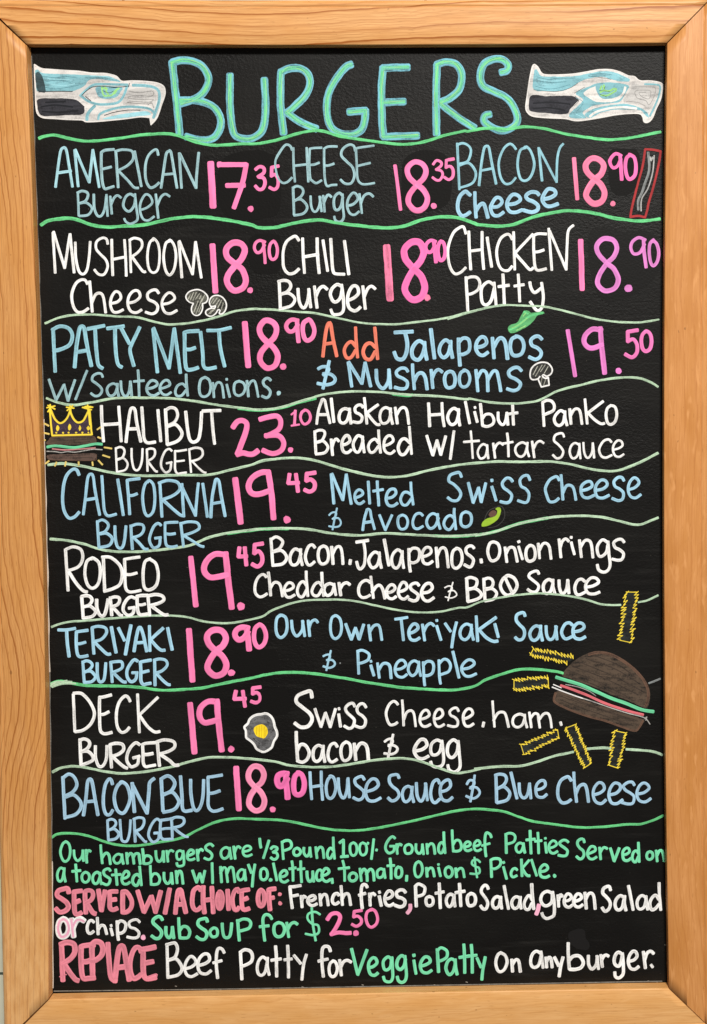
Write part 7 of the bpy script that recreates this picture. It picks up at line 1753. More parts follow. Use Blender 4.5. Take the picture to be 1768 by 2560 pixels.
  ('S', 'w', 32, 0, (), 2262,-4352,2264,-4434,2288,-4484,2314,-4479,2342,-4435,2351,-4360),
  ('S', 'w', 31, 0, (), 2348,-4356,2363,-4492),
  ('S', 'w', 32, 0, (), 2387,-4347,2401,-4465),
  ('S', 'w', 32, 0, (), 2392,-4404,2415,-4360,2441,-4348,2461,-4359),
  ('S', 'w', 34, 0, (), 2599,-4343,2564,-4321,2533,-4350,2519,-4408,2532,-4449,2566,-4463,2588,-4422,2600,-4362),
  ('S', 'w', 32, 0, (), 2601,-4334,2610,-4427,2611,-4528,2592,-4567,2561,-4585,2531,-4568,2525,-4525),
  ('S', 'w', 32, 0, (), 2677,-4414,2719,-4402,2749,-4364,2737,-4321,2707,-4314,2674,-4357,2661,-4422,2682,-4484,2725,-4498,2764,-4471),
  ('S', 'w', 32, 0, (), 2812,-4322,2832,-4491),
  ('S', 'w', 34, 0, (), 2825,-4405,2849,-4337,2886,-4317,2913,-4339),
  ('S', 'w', 29, 0, (), 2890,-4456,2904,-4478),
 ]),
 ('bird_emblem', -1, 'hawk head emblem at the left of the title', 16, [
  ('F', 'we', 0, 0, (), -3024,4472,-2957,4434,-2872,4425,-2743,4416,-2605,4407,-2485,4389,-2356,4385,-2287,4372,-2240,4354,-2193,4311,-2098,4313,-1969,4308,-1857,4293,-1797,4263,-1781,4219,-1786,4168,-1818,4082,-1863,3961,-1921,3894,-1921,3894,-1931,3962,-1931,3962,-2019,3970,-2149,3954,-2279,3941,-2408,3929,-2538,3925,-2581,3942,-2710,3947,-2839,3956,-2951,3965,-3002,4000,-3017,4069,-3021,4215,-3024,4344),
  ('S', 'we2', 12, 1, (18,19), -3024,4472,-2957,4434,-2872,4425,-2743,4416,-2605,4407,-2485,4389,-2356,4385,-2287,4372,-2240,4354,-2193,4311,-2098,4313,-1969,4308,-1857,4293,-1797,4263,-1781,4219,-1786,4168,-1818,4082,-1863,3961,-1921,3894,-1931,3962,-2019,3970,-2149,3954,-2279,3941,-2408,3929,-2538,3925,-2581,3942,-2710,3947,-2839,3956,-2951,3965,-3002,4000,-3017,4069,-3021,4215,-3024,4344,-3024,4472),
  ('F', 'te', 0, 2, (), -3016,4419,-2992,4425,-2950,4391,-2830,4382,-2657,4377,-2485,4368,-2356,4363,-2287,4350,-2202,4304,-2314,4320,-2417,4333,-2486,4329,-2521,4308,-2556,4265,-2661,4218,-2833,4219,-2980,4215,-3009,4241),
  ('F', 'te3', 0, 3, (), -3014,4387,-2959,4378,-2919,4215,-2980,4215,-3005,4241),
  ('F', 'dk', 0, 2, (), -2994,4142,-2835,4150,-2663,4143,-2611,4119,-2556,4067,-2556,4067,-2571,3998,-2709,3990,-2838,3982,-2950,3982,-2993,4017,-3004,4086),
  ('S', 'dk2', 19, 3, (), -2966,4069,-2836,4085,-2664,4067),
  ('S', 'dk2', 19, 3, (), -2958,4026,-2795,4016,-2613,4033),
  ('S', 'dk2', 19, 3, (), -2922,4111,-2732,4119),
  ('S', 'te', 28, 2, (5,), -2591,4175,-2531,4230,-2470,4273,-2401,4283,-2272,4280,-2134,4277),
  ('S', 'te', 28, 2, (), -2584,4170,-2508,4117,-2422,4092,-2319,4092,-2232,4109,-2179,4169,-2143,4264),
  ('F', 'te', 0, 2, (), -2427,4260,-2195,4255,-2204,4212,-2248,4161,-2318,4144,-2404,4153,-2433,4196),
  ('S', 'te', 33, 2, (), -2086,4272,-1970,4267,-1884,4250,-1840,4211,-1839,4125,-1871,4030,-1896,3961),
  ('S', 'te', 26, 3, (), -1898,3961,-1888,4004,-1940,4048,-2060,4065,-2190,4064,-2320,4036,-2407,3998,-2425,3950),
  ('F', 'te2', 0, 2, (), -2382,3950,-2321,3972,-2148,4004,-2018,4020,-1949,4022,-1923,3989,-2062,3975,-2235,3956),
  ('S', 'te', 35, 2, (), -2457,4074,-2501,4032,-2528,3990,-2533,3946),
  ('F', 'gs', 0, 2, (), -2117,4229,-1893,4228,-1879,4065,-1973,4091,-2181,4092),
  ('S', 'gs2', 6, 3, (), -2126,4216,-2023,4201,-1902,4216,-1910,4168,-2058,4176,-2138,4152,-2016,4134,-1895,4137,-1938,4110,-2076,4115,-2146,4107,-1973,4093,-1900,4101),
  ('S', 'gs2', 6, 3, (), -1947,4082,-1912,4108,-1892,4056),
  ('S', 'te4', 6, 3, (), -2950,4361,-2830,4347,-2727,4356,-2607,4342),
  ('S', 'te4', 6, 3, (), -2917,4309,-2805,4322,-2676,4300),
  ('S', 'te4', 6, 3, (), -2936,4258,-2833,4240,-2695,4257,-2608,4274),
  ('S', 'te4', 6, 3, (), -2537,4351,-2417,4350,-2331,4342),
  ('S', 'te2', 8, 3, (), -2899,4335,-2779,4330,-2659,4321),
  ('S', 'te2', 8, 3, (), -2866,4283,-2746,4270,-2642,4287),
  ('S', 'te2', 8, 3, (), -2485,4364,-2348,4355,-2262,4329),
  ('S', 'dk2', 8, 4, (4,), -2576,4179,-2505,4239,-2427,4263,-2229,4254,-2134,4264),
  ('S', 'dk2', 8, 4, (), -2364,3985,-2277,4013,-2147,4034,-2018,4033),
  ('S', 'dk2', 8, 4, (), -2541,4166,-2491,4123),
  ('S', 'dk2', 8, 4, (), -2120,4289,-2130,4255),
  ('S', 'dk2', 8, 4, (), -2988,4210,-2833,4216,-2661,4214),
  ('S', 'dk2', 8, 4, (), -2611,4119,-2556,4067),
 ]),
 ('eye', 55, None, 16, [
  ('S', 'gl', 19, 4, (), -2384,4256,-2377,4196,-2360,4170),
  ('S', 'gl', 19, 4, (), -2350,4256,-2342,4213,-2325,4187),
  ('S', 'gl', 19, 4, (), -2384,4247,-2333,4238),
  ('S', 'gl', 19, 4, (), -2352,4170,-2291,4178,-2256,4221,-2221,4242),
  ('S', 'gl', 19, 4, (), -2265,4191,-2243,4221),
  ('S', 'dk2', 5, 5, (), -2376,4221,-2316,4200,-2273,4217),
  ('S', 'dk2', 5, 5, (), -2315,4247,-2238,4251),
 ]),
 ('bird_emblem', -1, 'hawk head emblem at the right of the title', 16, [
  ('F', 'we', 0, 0, (), 1783,4459,1783,4459,1814,4433,1848,4377,1901,4359,2032,4359,2163,4367,2295,4388,2400,4407,2514,4407,2601,4387,2689,4348,2750,4339,2803,4300,2908,4298,3005,4278,3022,4239,3004,4126,2960,4031,2925,3944,2881,3900,2841,3905,2828,3953,2793,3983,2688,3984,2556,3971,2424,3946,2249,3920,2161,3919,2074,3938,1898,3947,1767,3961,1715,3992,1693,4044,1707,4156,1734,4329,1761,4442),
  ('S', 'we2', 12, 1, (0,36), 1783,4459,1814,4433,1848,4377,1901,4359,2032,4359,2163,4367,2295,4388,2400,4407,2514,4407,2601,4387,2689,4348,2750,4339,2803,4300,2908,4298,3005,4278,3022,4239,3004,4126,2960,4031,2925,3944,2881,3900,2841,3905,2828,3953,2793,3983,2688,3984,2556,3971,2424,3946,2249,3920,2161,3919,2074,3938,1898,3947,1767,3961,1715,3992,1693,4044,1707,4156,1734,4329,1761,4442,1783,4459),
  ('F', 'te', 0, 2, (), 1783,4407,1814,4390,1844,4351,1988,4342,2163,4345,2303,4371,2426,4392,2531,4388,2628,4353,2706,4313,2698,4292,2601,4296,2513,4318,2426,4340,2294,4319,2207,4285,2128,4233,2031,4203,1900,4203,1769,4225),
  ('F', 'dk', 0, 2, (), 1746,4160,1900,4156,2145,4155,2206,4111,2206,4111,2127,4033,2083,3982,1899,3991,1767,4004,1724,4035),
  ('S', 'dk2', 18, 3, (), 1768,4087,1943,4095,2127,4077),
  ('S', 'dk2', 18, 3, (), 1768,4035,1916,4043,2074,4016),
  ('F', 'te', 0, 2, (), 2180,4189,2294,4241,2382,4275,2513,4284,2689,4257,2671,4196,2609,4101,2513,4084,2381,4067,2298,4037,2245,3990,2284,3946,2196,3939,2126,3947,2116,3981,2197,4059,2250,4120,2206,4155),
  ('F', 'we2', 0, 3, (), 2254,4185,2373,4249,2390,4189,2443,4128,2557,4136,2627,4179,2654,4249,2673,4240,2636,4153,2548,4101,2381,4098,2302,4137),
  ('F', 'gs', 0, 2, (), 2724,4274,2820,4257,2987,4247,2952,4109,2890,4022,2864,4031,2820,4066,2644,4092,2644,4118,2715,4222),
  ('S', 'gs2', 5, 3, (), 2743,4240,2847,4243,2952,4229,2934,4135,2890,4066,2860,4107,2776,4135,2759,4201,2864,4209,2908,4196,2890,4126,2820,4148,2794,4187,2864,4183),
  ('S', 'gs2', 5, 3, (), 2671,4101,2776,4092,2855,4057),
  ('S', 'te4', 5, 4, (), 1804,4338,1918,4316,2032,4328,2163,4324),
  ('S', 'te4', 5, 4, (), 1786,4251,1900,4225,2005,4233,2128,4268),
  ('S', 'te4', 5, 4, (), 1839,4294,1970,4285,2093,4294),
  ('S', 'te4', 5, 4, (), 2303,4354,2426,4371,2531,4357),
  ('S', 'te4', 5, 4, (), 2180,4137,2250,4094,2197,4016),
  ('S', 'te4', 5, 4, (), 2337,4024,2425,4050),
  ('S', 'te2', 8, 4, (), 1813,4312,1935,4298,2076,4309),
  ('S', 'te2', 8, 4, (), 1856,4264,1988,4259),
  ('S', 'te2', 8, 4, (), 2426,4379,2549,4362,2636,4327),
  ('S', 'te2', 8, 4, (), 2179,3981,2249,3946),
  ('S', 'te', 21, 3, (), 2851,4267,2952,4263,2998,4243,2985,4152,2943,4048,2899,3961),
  ('F', 'te', 0, 2, (), 2319,3944,2425,3996,2556,4022,2732,4021,2811,4012,2863,3960,2890,3944,2872,3996,2802,4040,2688,4075,2583,4075,2381,4041,2267,3981),
  ('S', 'we2', 25, 4, (), 2315,3959,2381,4002,2512,4036,2644,4045,2771,4031),
  ('S', 'dk2', 4, 4, (), 1769,4217,1900,4202,2014,4202,2128,4235,2207,4285),
  ('S', 'dk2', 4, 4, (), 2164,4182,2215,4211,2268,4241),
  ('S', 'dk2', 4, 4, (), 2303,4345,2426,4332,2522,4314),
  ('S', 'dk2', 4, 4, (), 2171,4155,2210,4111,2162,4059),
 ]),
 ('eye', 57, None, 16, [
  ('F', 'te', 0, 5, (), 2382,4262,2588,4240,2557,4171,2469,4128,2408,4154),
  ('S', 'gl', 21, 6, (), 2417,4189,2452,4206,2504,4201,2548,4223,2574,4218),
  ('S', 'gl', 21, 6, (), 2425,4163,2478,4158,2530,4180,2570,4205),
  ('S', 'gl', 21, 6, (), 2430,4249,2417,4215),
  ('S', 'gl', 21, 6, (), 2452,4258,2452,4223),
  ('S', 'dk2', 5, 7, (), 2408,4206,2478,4201,2513,4193),
  ('S', 'dk2', 5, 7, (), 2416,4171,2478,4145),
  ('S', 'dk2', 5, 7, (), 2452,4215,2465,4245),
 ]),
 ('crown_drawing', -1, None, 16, [
  ('F', 'pu', 0, 0, (), -2940,1101,-2905,1037,-2862,1012,-2818,1026,-2778,1070,-2755,1124,-2735,1075,-2711,1035,-2683,1016,-2634,1030,-2599,1073,-2576,1132,-2566,1049,-2556,912,-2762,909,-2932,905),
  ('S', 'pu2', 8, 1, (), -2924,1042,-2906,993),
  ('S', 'pu2', 8, 1, (), -2892,934,-2834,973),
  ('S', 'pu2', 8, 1, (), -2819,992,-2791,933),
  ('S', 'pu2', 8, 1, (), -2750,1031,-2770,1011),
  ('S', 'pu2', 8, 1, (), -2732,952,-2688,981),
  ('S', 'pu2', 8, 1, (), -2712,1011,-2684,952),
  ('S', 'pu2', 8, 1, (), -2644,991,-2616,942),
  ('S', 'pu2', 8, 1, (), -2624,1020,-2595,1039),
  ('S', 'ye', 20, 2, (2,), -2950,1154,-2945,1052,-2934,903),
  ('S', 'ye', 20, 2, (2,), -2934,901,-2762,904,-2554,907),
  ('S', 'ye', 20, 2, (), -2552,907,-2563,1049,-2568,1151),
  ('S', 'ye', 20, 2, (), -2571,1151,-2599,1098,-2634,1040,-2682,1025,-2720,1055,-2748,1114,-2754,1158),
  ('S', 'ye', 20, 2, (), -2755,1148,-2778,1085,-2818,1036,-2861,1022,-2904,1061,-2932,1125,-2943,1154),
  ('S', 'ye', 20, 2, (), -2576,1146,-2567,1000),
  ('S', 'ye', 15, 3, (), -2979,1172,-2901,1188),
  ('S', 'ye', 15, 3, (), -2969,1194,-2902,1157),
  ('S', 'ye', 15, 3, (), -2947,1203,-2943,1145),
  ('S', 'ye', 15, 3, (), -2970,1133,-2940,1179),
  ('S', 'ye', 15, 3, (), -2790,1175,-2718,1165),
  ('S', 'ye', 15, 3, (), -2784,1143,-2727,1192),
  ('S', 'ye', 15, 3, (), -2756,1194,-2752,1138),
  ('S', 'ye', 15, 3, (), -2636,1171,-2536,1173),
  ('S', 'ye', 15, 3, (), -2587,1195,-2583,1146),
  ('S', 'ye', 15, 3, (), -2621,1166,-2549,1149),
  ('S', 'ye', 15, 3, (), -2611,1181,-2553,1178),
 ]),
 ('jewels', 59, None, 16, [
  ('F', 'ye2', 0, 4, (), -2896,973,-2880,1004,-2863,973,-2882,943),
  ('F', 'ye2', 0, 4, (), -2779,982,-2764,1016,-2746,982,-2765,948),
  ('F', 'ye2', 0, 4, (), -2678,972,-2665,1001,-2650,971,-2666,942),
  ('F', 'ye2', 0, 4, (), -2601,971,-2584,995,-2564,971,-2585,946),
  ('F', 'ye2', 0, 4, (), -2901,925,-2903,930,-2899,936,-2894,938,-2888,937,-2884,932,-2883,926,-2886,922,-2892,918,-2897,920),
  ('F', 'ye2', 0, 4, (), -2827,937,-2822,934,-2820,929,-2822,923,-2826,918,-2832,919,-2836,921,-2840,927,-2838,933,-2833,937),
  ('F', 'ye2', 0, 4, (), -2767,920,-2773,917,-2779,919,-2782,923,-2784,929,-2780,935,-2775,937,-2769,937,-2766,932,-2765,926),
  ('F', 'ye2', 0, 4, (), -2696,918,-2702,917,-2708,919,-2712,924,-2710,930,-2707,935,-2701,936,-2696,935,-2691,930,-2692,923),
  ('F', 'ye2', 0, 4, (), -2641,916,-2647,919,-2650,923,-2650,929,-2647,934,-2641,936,-2635,934,-2631,930,-2632,924,-2635,919),
  ('F', 'ye2', 0, 4, (), -2591,924,-2592,930,-2587,934,-2582,935,-2577,934,-2574,928,-2574,922,-2578,917,-2584,917,-2589,919),
 ]),
 ('ray_marks', -1, None, 16, [
  ('S', 'yr', 17, 3, (), -3007,1018,-2966,996),
  ('S', 'yr', 17, 3, (), -3011,926,-2965,915),
  ('S', 'yr', 17, 3, (), -3013,857,-3003,856),
  ('S', 'yr', 17, 3, (), -3003,628,-2971,653),
  ('S', 'yr', 17, 3, (), -2914,605,-2898,639),
  ('S', 'yr', 17, 3, (), -2817,604,-2808,643),
  ('S', 'yr', 17, 3, (), -2684,611,-2685,641),
  ('S', 'yr', 17, 3, (), -2548,606,-2552,638),
  ('S', 'yr', 17, 3, (), -2493,653,-2456,612),
  ('S', 'yr', 17, 3, (), -2448,704,-2384,683),
  ('S', 'yr', 17, 3, (), -2432,780,-2363,768),
  ('S', 'yr', 17, 3, (), -2492,881,-2465,869),
  ('S', 'yr', 17, 3, (), -2497,956,-2465,978),
 ]),
 ('burger_drawing', -1, 'small burger under the yellow crown', 16, [
 ]),
 ('bun_top', 62, None, 16, [
  ('F', 'bn', 0, 0, (), -2987,816,-2962,864,-2927,888,-2714,893,-2550,895,-2516,867,-2510,823,-2571,812,-2765,809),
  ('S', 'bn3', 7, 1, (), -2982,818,-2962,862,-2927,886,-2714,889,-2550,892,-2516,865,-2510,828),
  ('S', 'bn4', 7, 1, (), -2928,871,-2763,879,-2569,883),
  ('S', 'bn4', 7, 1, (), -2943,847,-2764,855,-2545,863),
  ('S', 'bn4', 7, 1, (), -2909,827,-2716,830,-2570,839),
 ]),
 ('bun_bottom', 62, None, 16, [
  ('F', 'bn5', 0, 0, (), -2990,706,-2936,717,-2767,718,-2573,726,-2510,716,-2515,677,-2535,655,-2768,659,-2961,666,-2985,681),
  ('S', 'bn3', 7, 1, (), -2990,701,-2981,676,-2952,664,-2768,657,-2538,655,-2513,682,-2510,713),
  ('S', 'bn4', 6, 1, (), -2936,700,-2767,703,-2573,711),
  ('S', 'bn4', 6, 1, (), -2932,681,-2767,681,-2549,687),
 ]),
 ('lettuce', 62, None, 16, [
  ('S', 'mt2', 27, 2, (), -2983,789,-2910,800,-2813,789,-2717,781,-2619,798,-2546,812,-2512,816,-2457,811),
 ]),
 ('tomato', 62, None, 16, [
  ('S', 'to2', 14, 2, (), -2935,771,-2814,759,-2669,766,-2572,773,-2521,777),
  ('S', 'gw2', 10, 2, (), -2989,747,-2911,744,-2853,734,-2790,743,-2718,737,-2620,751,-2548,763,-2453,758),
 ]),
 ('burger_drawing', -1, 'large tilted brown burger among the yellow fries', 16, [
 ]),
 ('bun_top', 67, None, 16, [
  ('F', 'bn', 0, 0, (), 2017,-1501,2081,-1427,2156,-1361,2253,-1309,2357,-1284,2446,-1289,2543,-1328,2655,-1397,2751,-1481,2826,-1572,2878,-1663,2885,-1753,2855,-1851,2765,-1827,2653,-1773,2504,-1718,2356,-1649,2207,-1594,2095,-1555,2028,-1532),
  ('S', 'bn3', 31, 2, (), 2283,-1313,2357,-1297,2446,-1303,2543,-1339,2655,-1408,2751,-1492,2822,-1579,2863,-1670,2866,-1761,2843,-1832),
  ('S', 'bn4', 12, 1, (), 2081,-1472,2356,-1581,2653,-1735),
  ('S', 'bn4', 12, 1, (), 2118,-1428,2430,-1552,2765,-1722),
  ('S', 'bn4', 12, 1, (), 2171,-1383,2505,-1523,2818,-1692),
  ('S', 'bn4', 12, 1, (), 2253,-1354,2543,-1463,2788,-1617),
  ('S', 'bn4', 12, 1, (), 2058,-1509,2356,-1626,2728,-1782),
  ('S', 'bn4', 12, 1, (), 2357,-1333,2580,-1426,2751,-1556),
 ]),
 ('bun_bottom', 67, None, 16, [
  ('F', 'bn', 0, 0, (), 1961,-1674,2057,-1697,2206,-1759,2355,-1814,2504,-1861,2653,-1916,2824,-1971,2809,-2016,2764,-2076,2727,-2094,2578,-2040,2429,-1985,2280,-1945,2131,-1890,1982,-1820,1930,-1778,1934,-1726),
  ('S', 'bn3', 24, 2, (), 1949,-1696,1934,-1763,1960,-1798,2094,-1867,2280,-1934,2429,-1975,2578,-2032,2727,-2082,2776,-2050,2813,-1986),
  ('S', 'bn4', 10, 1, (), 1998,-1727,2280,-1828,2727,-1985),
  ('S', 'bn4', 10, 1, (), 1997,-1764,2280,-1873,2712,-2030),
  ('S', 'bn4', 10, 1, (), 2057,-1727,2355,-1844,2765,-1986),
 ]),
 ('lettuce', 67, None, 16, [
  ('S', 'mt2', 34, 3, (), 1958,-1538,2058,-1571,2207,-1620,2355,-1688,2504,-1756,2653,-1811,2802,-1873,2922,-1896),
  ('S', 'gw2', 7, 2, (), 2050,-1611,2132,-1627,2221,-1654,2296,-1689,2348,-1728),
 ]),
 ('tomato', 67, None, 16, [
  ('S', 'to', 26, 4, (), 2002,-1621,2132,-1668,2281,-1730,2429,-1800,2578,-1855,2728,-1902,2821,-1926),
 ]),
 ('sauce_line', 67, None, 16, [
  ('S', 'w', 12, 5, (), 1916,-1635,2020,-1678,2132,-1721,2221,-1752),
  ('S', 'gw2', 10, 5, (), 2221,-1752,2318,-1785,2467,-1840,2653,-1903,2824,-1952,2884,-2019),
  ('S', 'gw2', 10, 5, (), 2832,-1964,2854,-1945,2843,-1979),
  ('S', 'w', 10, 5, (), 1928,-1609,1976,-1630,2006,-1644),
 ]),
 ('french_fry_drawing', -1, None, 16, [
  ('F', 'fg', 0, 0, (), 2654,-731,2599,-1141,2697,-1166,2745,-733),
  ('S', 'ye', 8, 2, (0,1,2,3,4,5,6,7,8,9,10,11,12,13,14,15,16,17,18,19,20,21,22,23,24,25,26,27,28,29,30), 2677,-688,2635,-731,2659,-715,2620,-757,2653,-740,2627,-795,2666,-778,2627,-823,2646,-816,2603,-854,2654,-849,2601,-881,2650,-869,2600,-914,2650,-913,2600,-950,2638,-941,2607,-977,2626,-973,2582,-1011,2633,-1006,2595,-1040,2624,-1039,2584,-1078,2615,-1064,2586,-1106,2617,-1094,2565,-1130,2616,-1129,2560,-1166,2595,-1164),
  ('S', 'ye', 8, 2, (0,1,2,3,4,5,6,7,8,9,10,11,12,13,14,15,16,17,18,19,20,21,22,23,24,25,26,27,28,29,30), 2773,-691,2733,-728,2775,-723,2737,-758,2772,-755,2739,-792,2764,-780,2725,-828,2756,-823,2717,-856,2759,-861,2714,-903,2748,-882,2718,-926,2743,-916,2709,-968,2753,-948,2700,-998,2738,-979,2695,-1023,2733,-1017,2691,-1069,2743,-1061,2687,-1095,2722,-1082,2700,-1125,2720,-1117,2698,-1162,2732,-1152,2683,-1203,2709,-1190),
  ('S', 'ye', 9, 2, (), 2651,-696,2757,-699),
  ('S', 'ye', 9, 2, (), 2587,-1175,2701,-1201),
 ]),
 ('french_fry_drawing', -1, None, 16, [
  ('F', 'fg', 0, 0, (), 1758,-1259,2104,-1333,2051,-1383,1731,-1315),
  ('S', 'ye', 8, 2, (0,1,2,3,4,5,6,7,8,9,10,11,12,13,14,15,16,17,18,19,20,21,22,23,24,25,26,27,28), 1719,-1227,1760,-1281,1757,-1245,1788,-1280,1774,-1246,1817,-1289,1803,-1253,1841,-1291,1843,-1258,1867,-1297,1871,-1256,1906,-1305,1898,-1267,1929,-1298,1923,-1276,1953,-1314,1948,-1272,1989,-1315,1978,-1294,2017,-1334,2006,-1292,2047,-1339,2036,-1305,2075,-1340,2071,-1309,2104,-1348,2101,-1299,2126,-1354,2123,-1319),
  ('S', 'ye', 8, 2, (0,1,2,3,4,5,6,7,8,9,10,11,12,13,14,15,16,17,18,19,20,21,22,23,24,25,26,27,28), 1695,-1287,1728,-1332,1725,-1300,1751,-1346,1751,-1310,1778,-1347,1772,-1313,1803,-1346,1802,-1319,1827,-1351,1826,-1319,1849,-1372,1856,-1330,1880,-1375,1878,-1333,1907,-1364,1909,-1346,1935,-1374,1935,-1344,1960,-1390,1953,-1353,1987,-1399,1982,-1360,2012,-1398,2007,-1365,2045,-1398,2034,-1371,2063,-1417,2063,-1375),
  ('S', 'ye', 9, 2, (), 1734,-1249,1701,-1314),
 ]),
 ('french_fry_drawing', -1, None, 16, [
  ('F', 'fg', 0, 0, (), 1563,-1561,1852,-1545,1856,-1621,1562,-1653),
  ('S', 'ye', 8, 2, (0,1,2,3,4,5,6,7,8,9,10,11,12,13,14,15,16,17,18,19,20,21,22,23,24), 1523,-1551,1569,-1569,1552,-1545,1597,-1577,1578,-1539,1628,-1573,1614,-1541,1650,-1563,1635,-1544,1675,-1559,1671,-1526,1710,-1558,1695,-1535,1740,-1554,1723,-1529,1764,-1565,1752,-1528,1792,-1556,1774,-1530,1825,-1549,1800,-1523,1848,-1547,1840,-1522,1870,-1560,1868,-1514),
  ('S', 'ye', 8, 2, (0,1,2,3,4,5,6,7,8,9,10,11,12,13,14,15,16,17,18,19,20,21,22,23,24), 1529,-1642,1568,-1672,1555,-1640,1600,-1675,1585,-1644,1630,-1670,1611,-1642,1656,-1673,1632,-1632,1678,-1656,1660,-1630,1705,-1663,1692,-1636,1741,-1657,1718,-1618,1770,-1645,1757,-1621,1791,-1656,1777,-1624,1820,-1647,1813,-1610,1858,-1638,1835,-1605,1887,-1649,1863,-1607),
  ('S', 'ye', 9, 2, (), 1539,-1557,1538,-1662),
  ('S', 'ye', 9, 2, (), 1876,-1536,1880,-1626),
 ]),
 ('french_fry_drawing', -1, None, 16, [
  ('F', 'fg', 0, 0, (), 1630,-2207,1944,-2078,1953,-2146,1656,-2290),
  ('S', 'ye', 8, 2, (0,1,2,3,4,5,6,7,8,9,10,11,12,13,14,15,16,17,18,19,20,21,22,23,24), 1588,-2201,1636,-2209,1613,-2201,1667,-2205,1643,-2177,1696,-2191,1681,-2173,1723,-2172,1706,-2155,1764,-2166,1736,-2143,1784,-2153,1769,-2132,1823,-2143,1805,-2119,1847,-2130,1822,-2109,1877,-2117,1858,-2085,1913,-2103,1883,-2086,1934,-2090,1922,-2065,1967,-2068,1943,-2055),
  ('S', 'ye', 8, 2, (0,1,2,3,4,5,6,7,8,9,10,11,12,13,14,15,16,17,18,19,20,21,22,23,24), 1618,-2306,1659,-2303,1651,-2289,1692,-2301,1670,-2273,1717,-2273,1693,-2261,1753,-2273,1736,-2246,1774,-2248,1756,-2234,1810,-2234,1783,-2212,1834,-2217,1813,-2200,1862,-2204,1845,-2196,1898,-2192,1867,-2177,1927,-2174,1904,-2156,1955,-2162,1937,-2155,1986,-2148,1958,-2131),
  ('S', 'ye', 9, 2, (), 1603,-2211,1633,-2307),
  ('S', 'ye', 9, 2, (), 1967,-2061,1979,-2141),
 ]),
 ('french_fry_drawing', -1, None, 16, [
  ('F', 'fg', 0, 0, (), 2061,-2072,2227,-2417,2281,-2378,2149,-2043),
  ('S', 'ye', 8, 2, (0,1,2,3,4,5,6,7,8,9,10,11,12,13,14,15,16,17,18,19,20,21,22,23,24,25,26,27,28,29,30,31,32,33,34,35,36,37,38,39,40), 2055,-2035,2037,-2075,2061,-2050,2047,-2089,2067,-2069,2067,-2110,2076,-2090,2063,-2132,2089,-2112,2086,-2153,2103,-2134,2094,-2173,2115,-2154,2102,-2186,2109,-2171,2103,-2208,2125,-2191,2112,-2228,2141,-2215,2129,-2249,2148,-2229,2134,-2278,2151,-2254,2151,-2289,2165,-2277,2154,-2317,2179,-2293,2167,-2332,2177,-2314,2171,-2358,2188,-2335,2186,-2371,2202,-2350,2188,-2393,2217,-2373,2196,-2414,2224,-2394,2214,-2425,2236,-2412,2220,-2456,2238,-2438),
  ('S', 'ye', 8, 2, (0,1,2,3,4,5,6,7,8,9,10,11,12,13,14,15,16,17,18,19,20,21,22,23,24,25,26,27,28,29,30,31,32,33,34,35,36,37,38,39,40), 2154,-2003,2140,-2039,2151,-2019,2147,-2057,2163,-2035,2148,-2073,2179,-2053,2160,-2096,2178,-2077,2174,-2113,2187,-2099,2180,-2129,2199,-2113,2179,-2154,2203,-2139,2187,-2173,2216,-2152,2193,-2193,2212,-2173,2209,-2212,2225,-2195,2218,-2229,2232,-2216,2221,-2247,2249,-2229,2232,-2267,2254,-2251,2239,-2289,2258,-2269,2241,-2311,2266,-2296,2260,-2329,2273,-2308,2262,-2346,2280,-2337,2265,-2369,2296,-2350,2281,-2382,2299,-2367,2283,-2408,2303,-2393),
  ('S', 'ye', 9, 2, (), 2044,-2047,2143,-2013),
  ('S', 'ye', 9, 2, (), 2234,-2447,2298,-2403),
 ]),
 ('french_fry_drawing', -1, None, 16, [
  ('F', 'fg', 0, 0, (), 2536,-2105,2487,-2403,2565,-2430,2631,-2128),
  ('S', 'ye', 8, 2, (0,1,2,3,4,5,6,7,8,9,10,11,12,13,14,15,16,17,18,19,20,21,22,23,24), 2561,-2070,2504,-2101,2537,-2095,2511,-2138,2541,-2132,2511,-2161,2528,-2147,2496,-2183,2527,-2182,2487,-2214,2517,-2214,2486,-2242,2530,-2248,2475,-2279,2518,-2273,2487,-2309,2510,-2297,2480,-2329,2513,-2333,2480,-2365,2493,-2356,2471,-2399,2495,-2386,2464,-2427,2484,-2411),
  ('S', 'ye', 8, 2, (0,1,2,3,4,5,6,7,8,9,10,11,12,13,14,15,16,17,18,19,20,21,22,23,24), 2655,-2098,2623,-2135,2653,-2119,2618,-2154,2642,-2153,2609,-2184,2636,-2182,2604,-2217,2640,-2209,2607,-2243,2635,-2246,2598,-2275,2618,-2276,2585,-2308,2610,-2293,2583,-2338,2609,-2335,2564,-2365,2613,-2368,2559,-2386,2597,-2383,2556,-2422,2585,-2410,2553,-2454,2584,-2446),
  ('S', 'ye', 9, 2, (), 2534,-2079,2643,-2105),
  ('S', 'ye', 9, 2, (), 2476,-2425,2567,-2457),
 ]),
 ('paint_patch', -1, None, 16, [
  ('F', 'bk', 0, -1, (), -1189,3597,-971,3646,-826,3631,-698,3522,-696,3088,-836,2995,-1083,2974,-1227,3033,-1297,3207,-1278,3467),
 ]),
 ('paint_patch', -1, None, 16, [
  ('F', 'bk', 0, -1, (), 510,3546,620,3625,794,3639,910,3588,968,3457,950,3167,818,3066,599,3053,491,3169,486,3416),
 ]),
 ('paint_patch', -1, None, 16, [
  ('F', 'bk', 0, -1, (), 2507,3610,2654,3646,2786,3609,2800,3362,2711,3216,2594,3195,2506,3290),
 ]),
 ('paint_patch', -1, None, 16, [
  ('F', 'bk', 0, -1, (), -984,2807,-708,2813,-704,2500,-874,2458,-989,2531),
 ]),
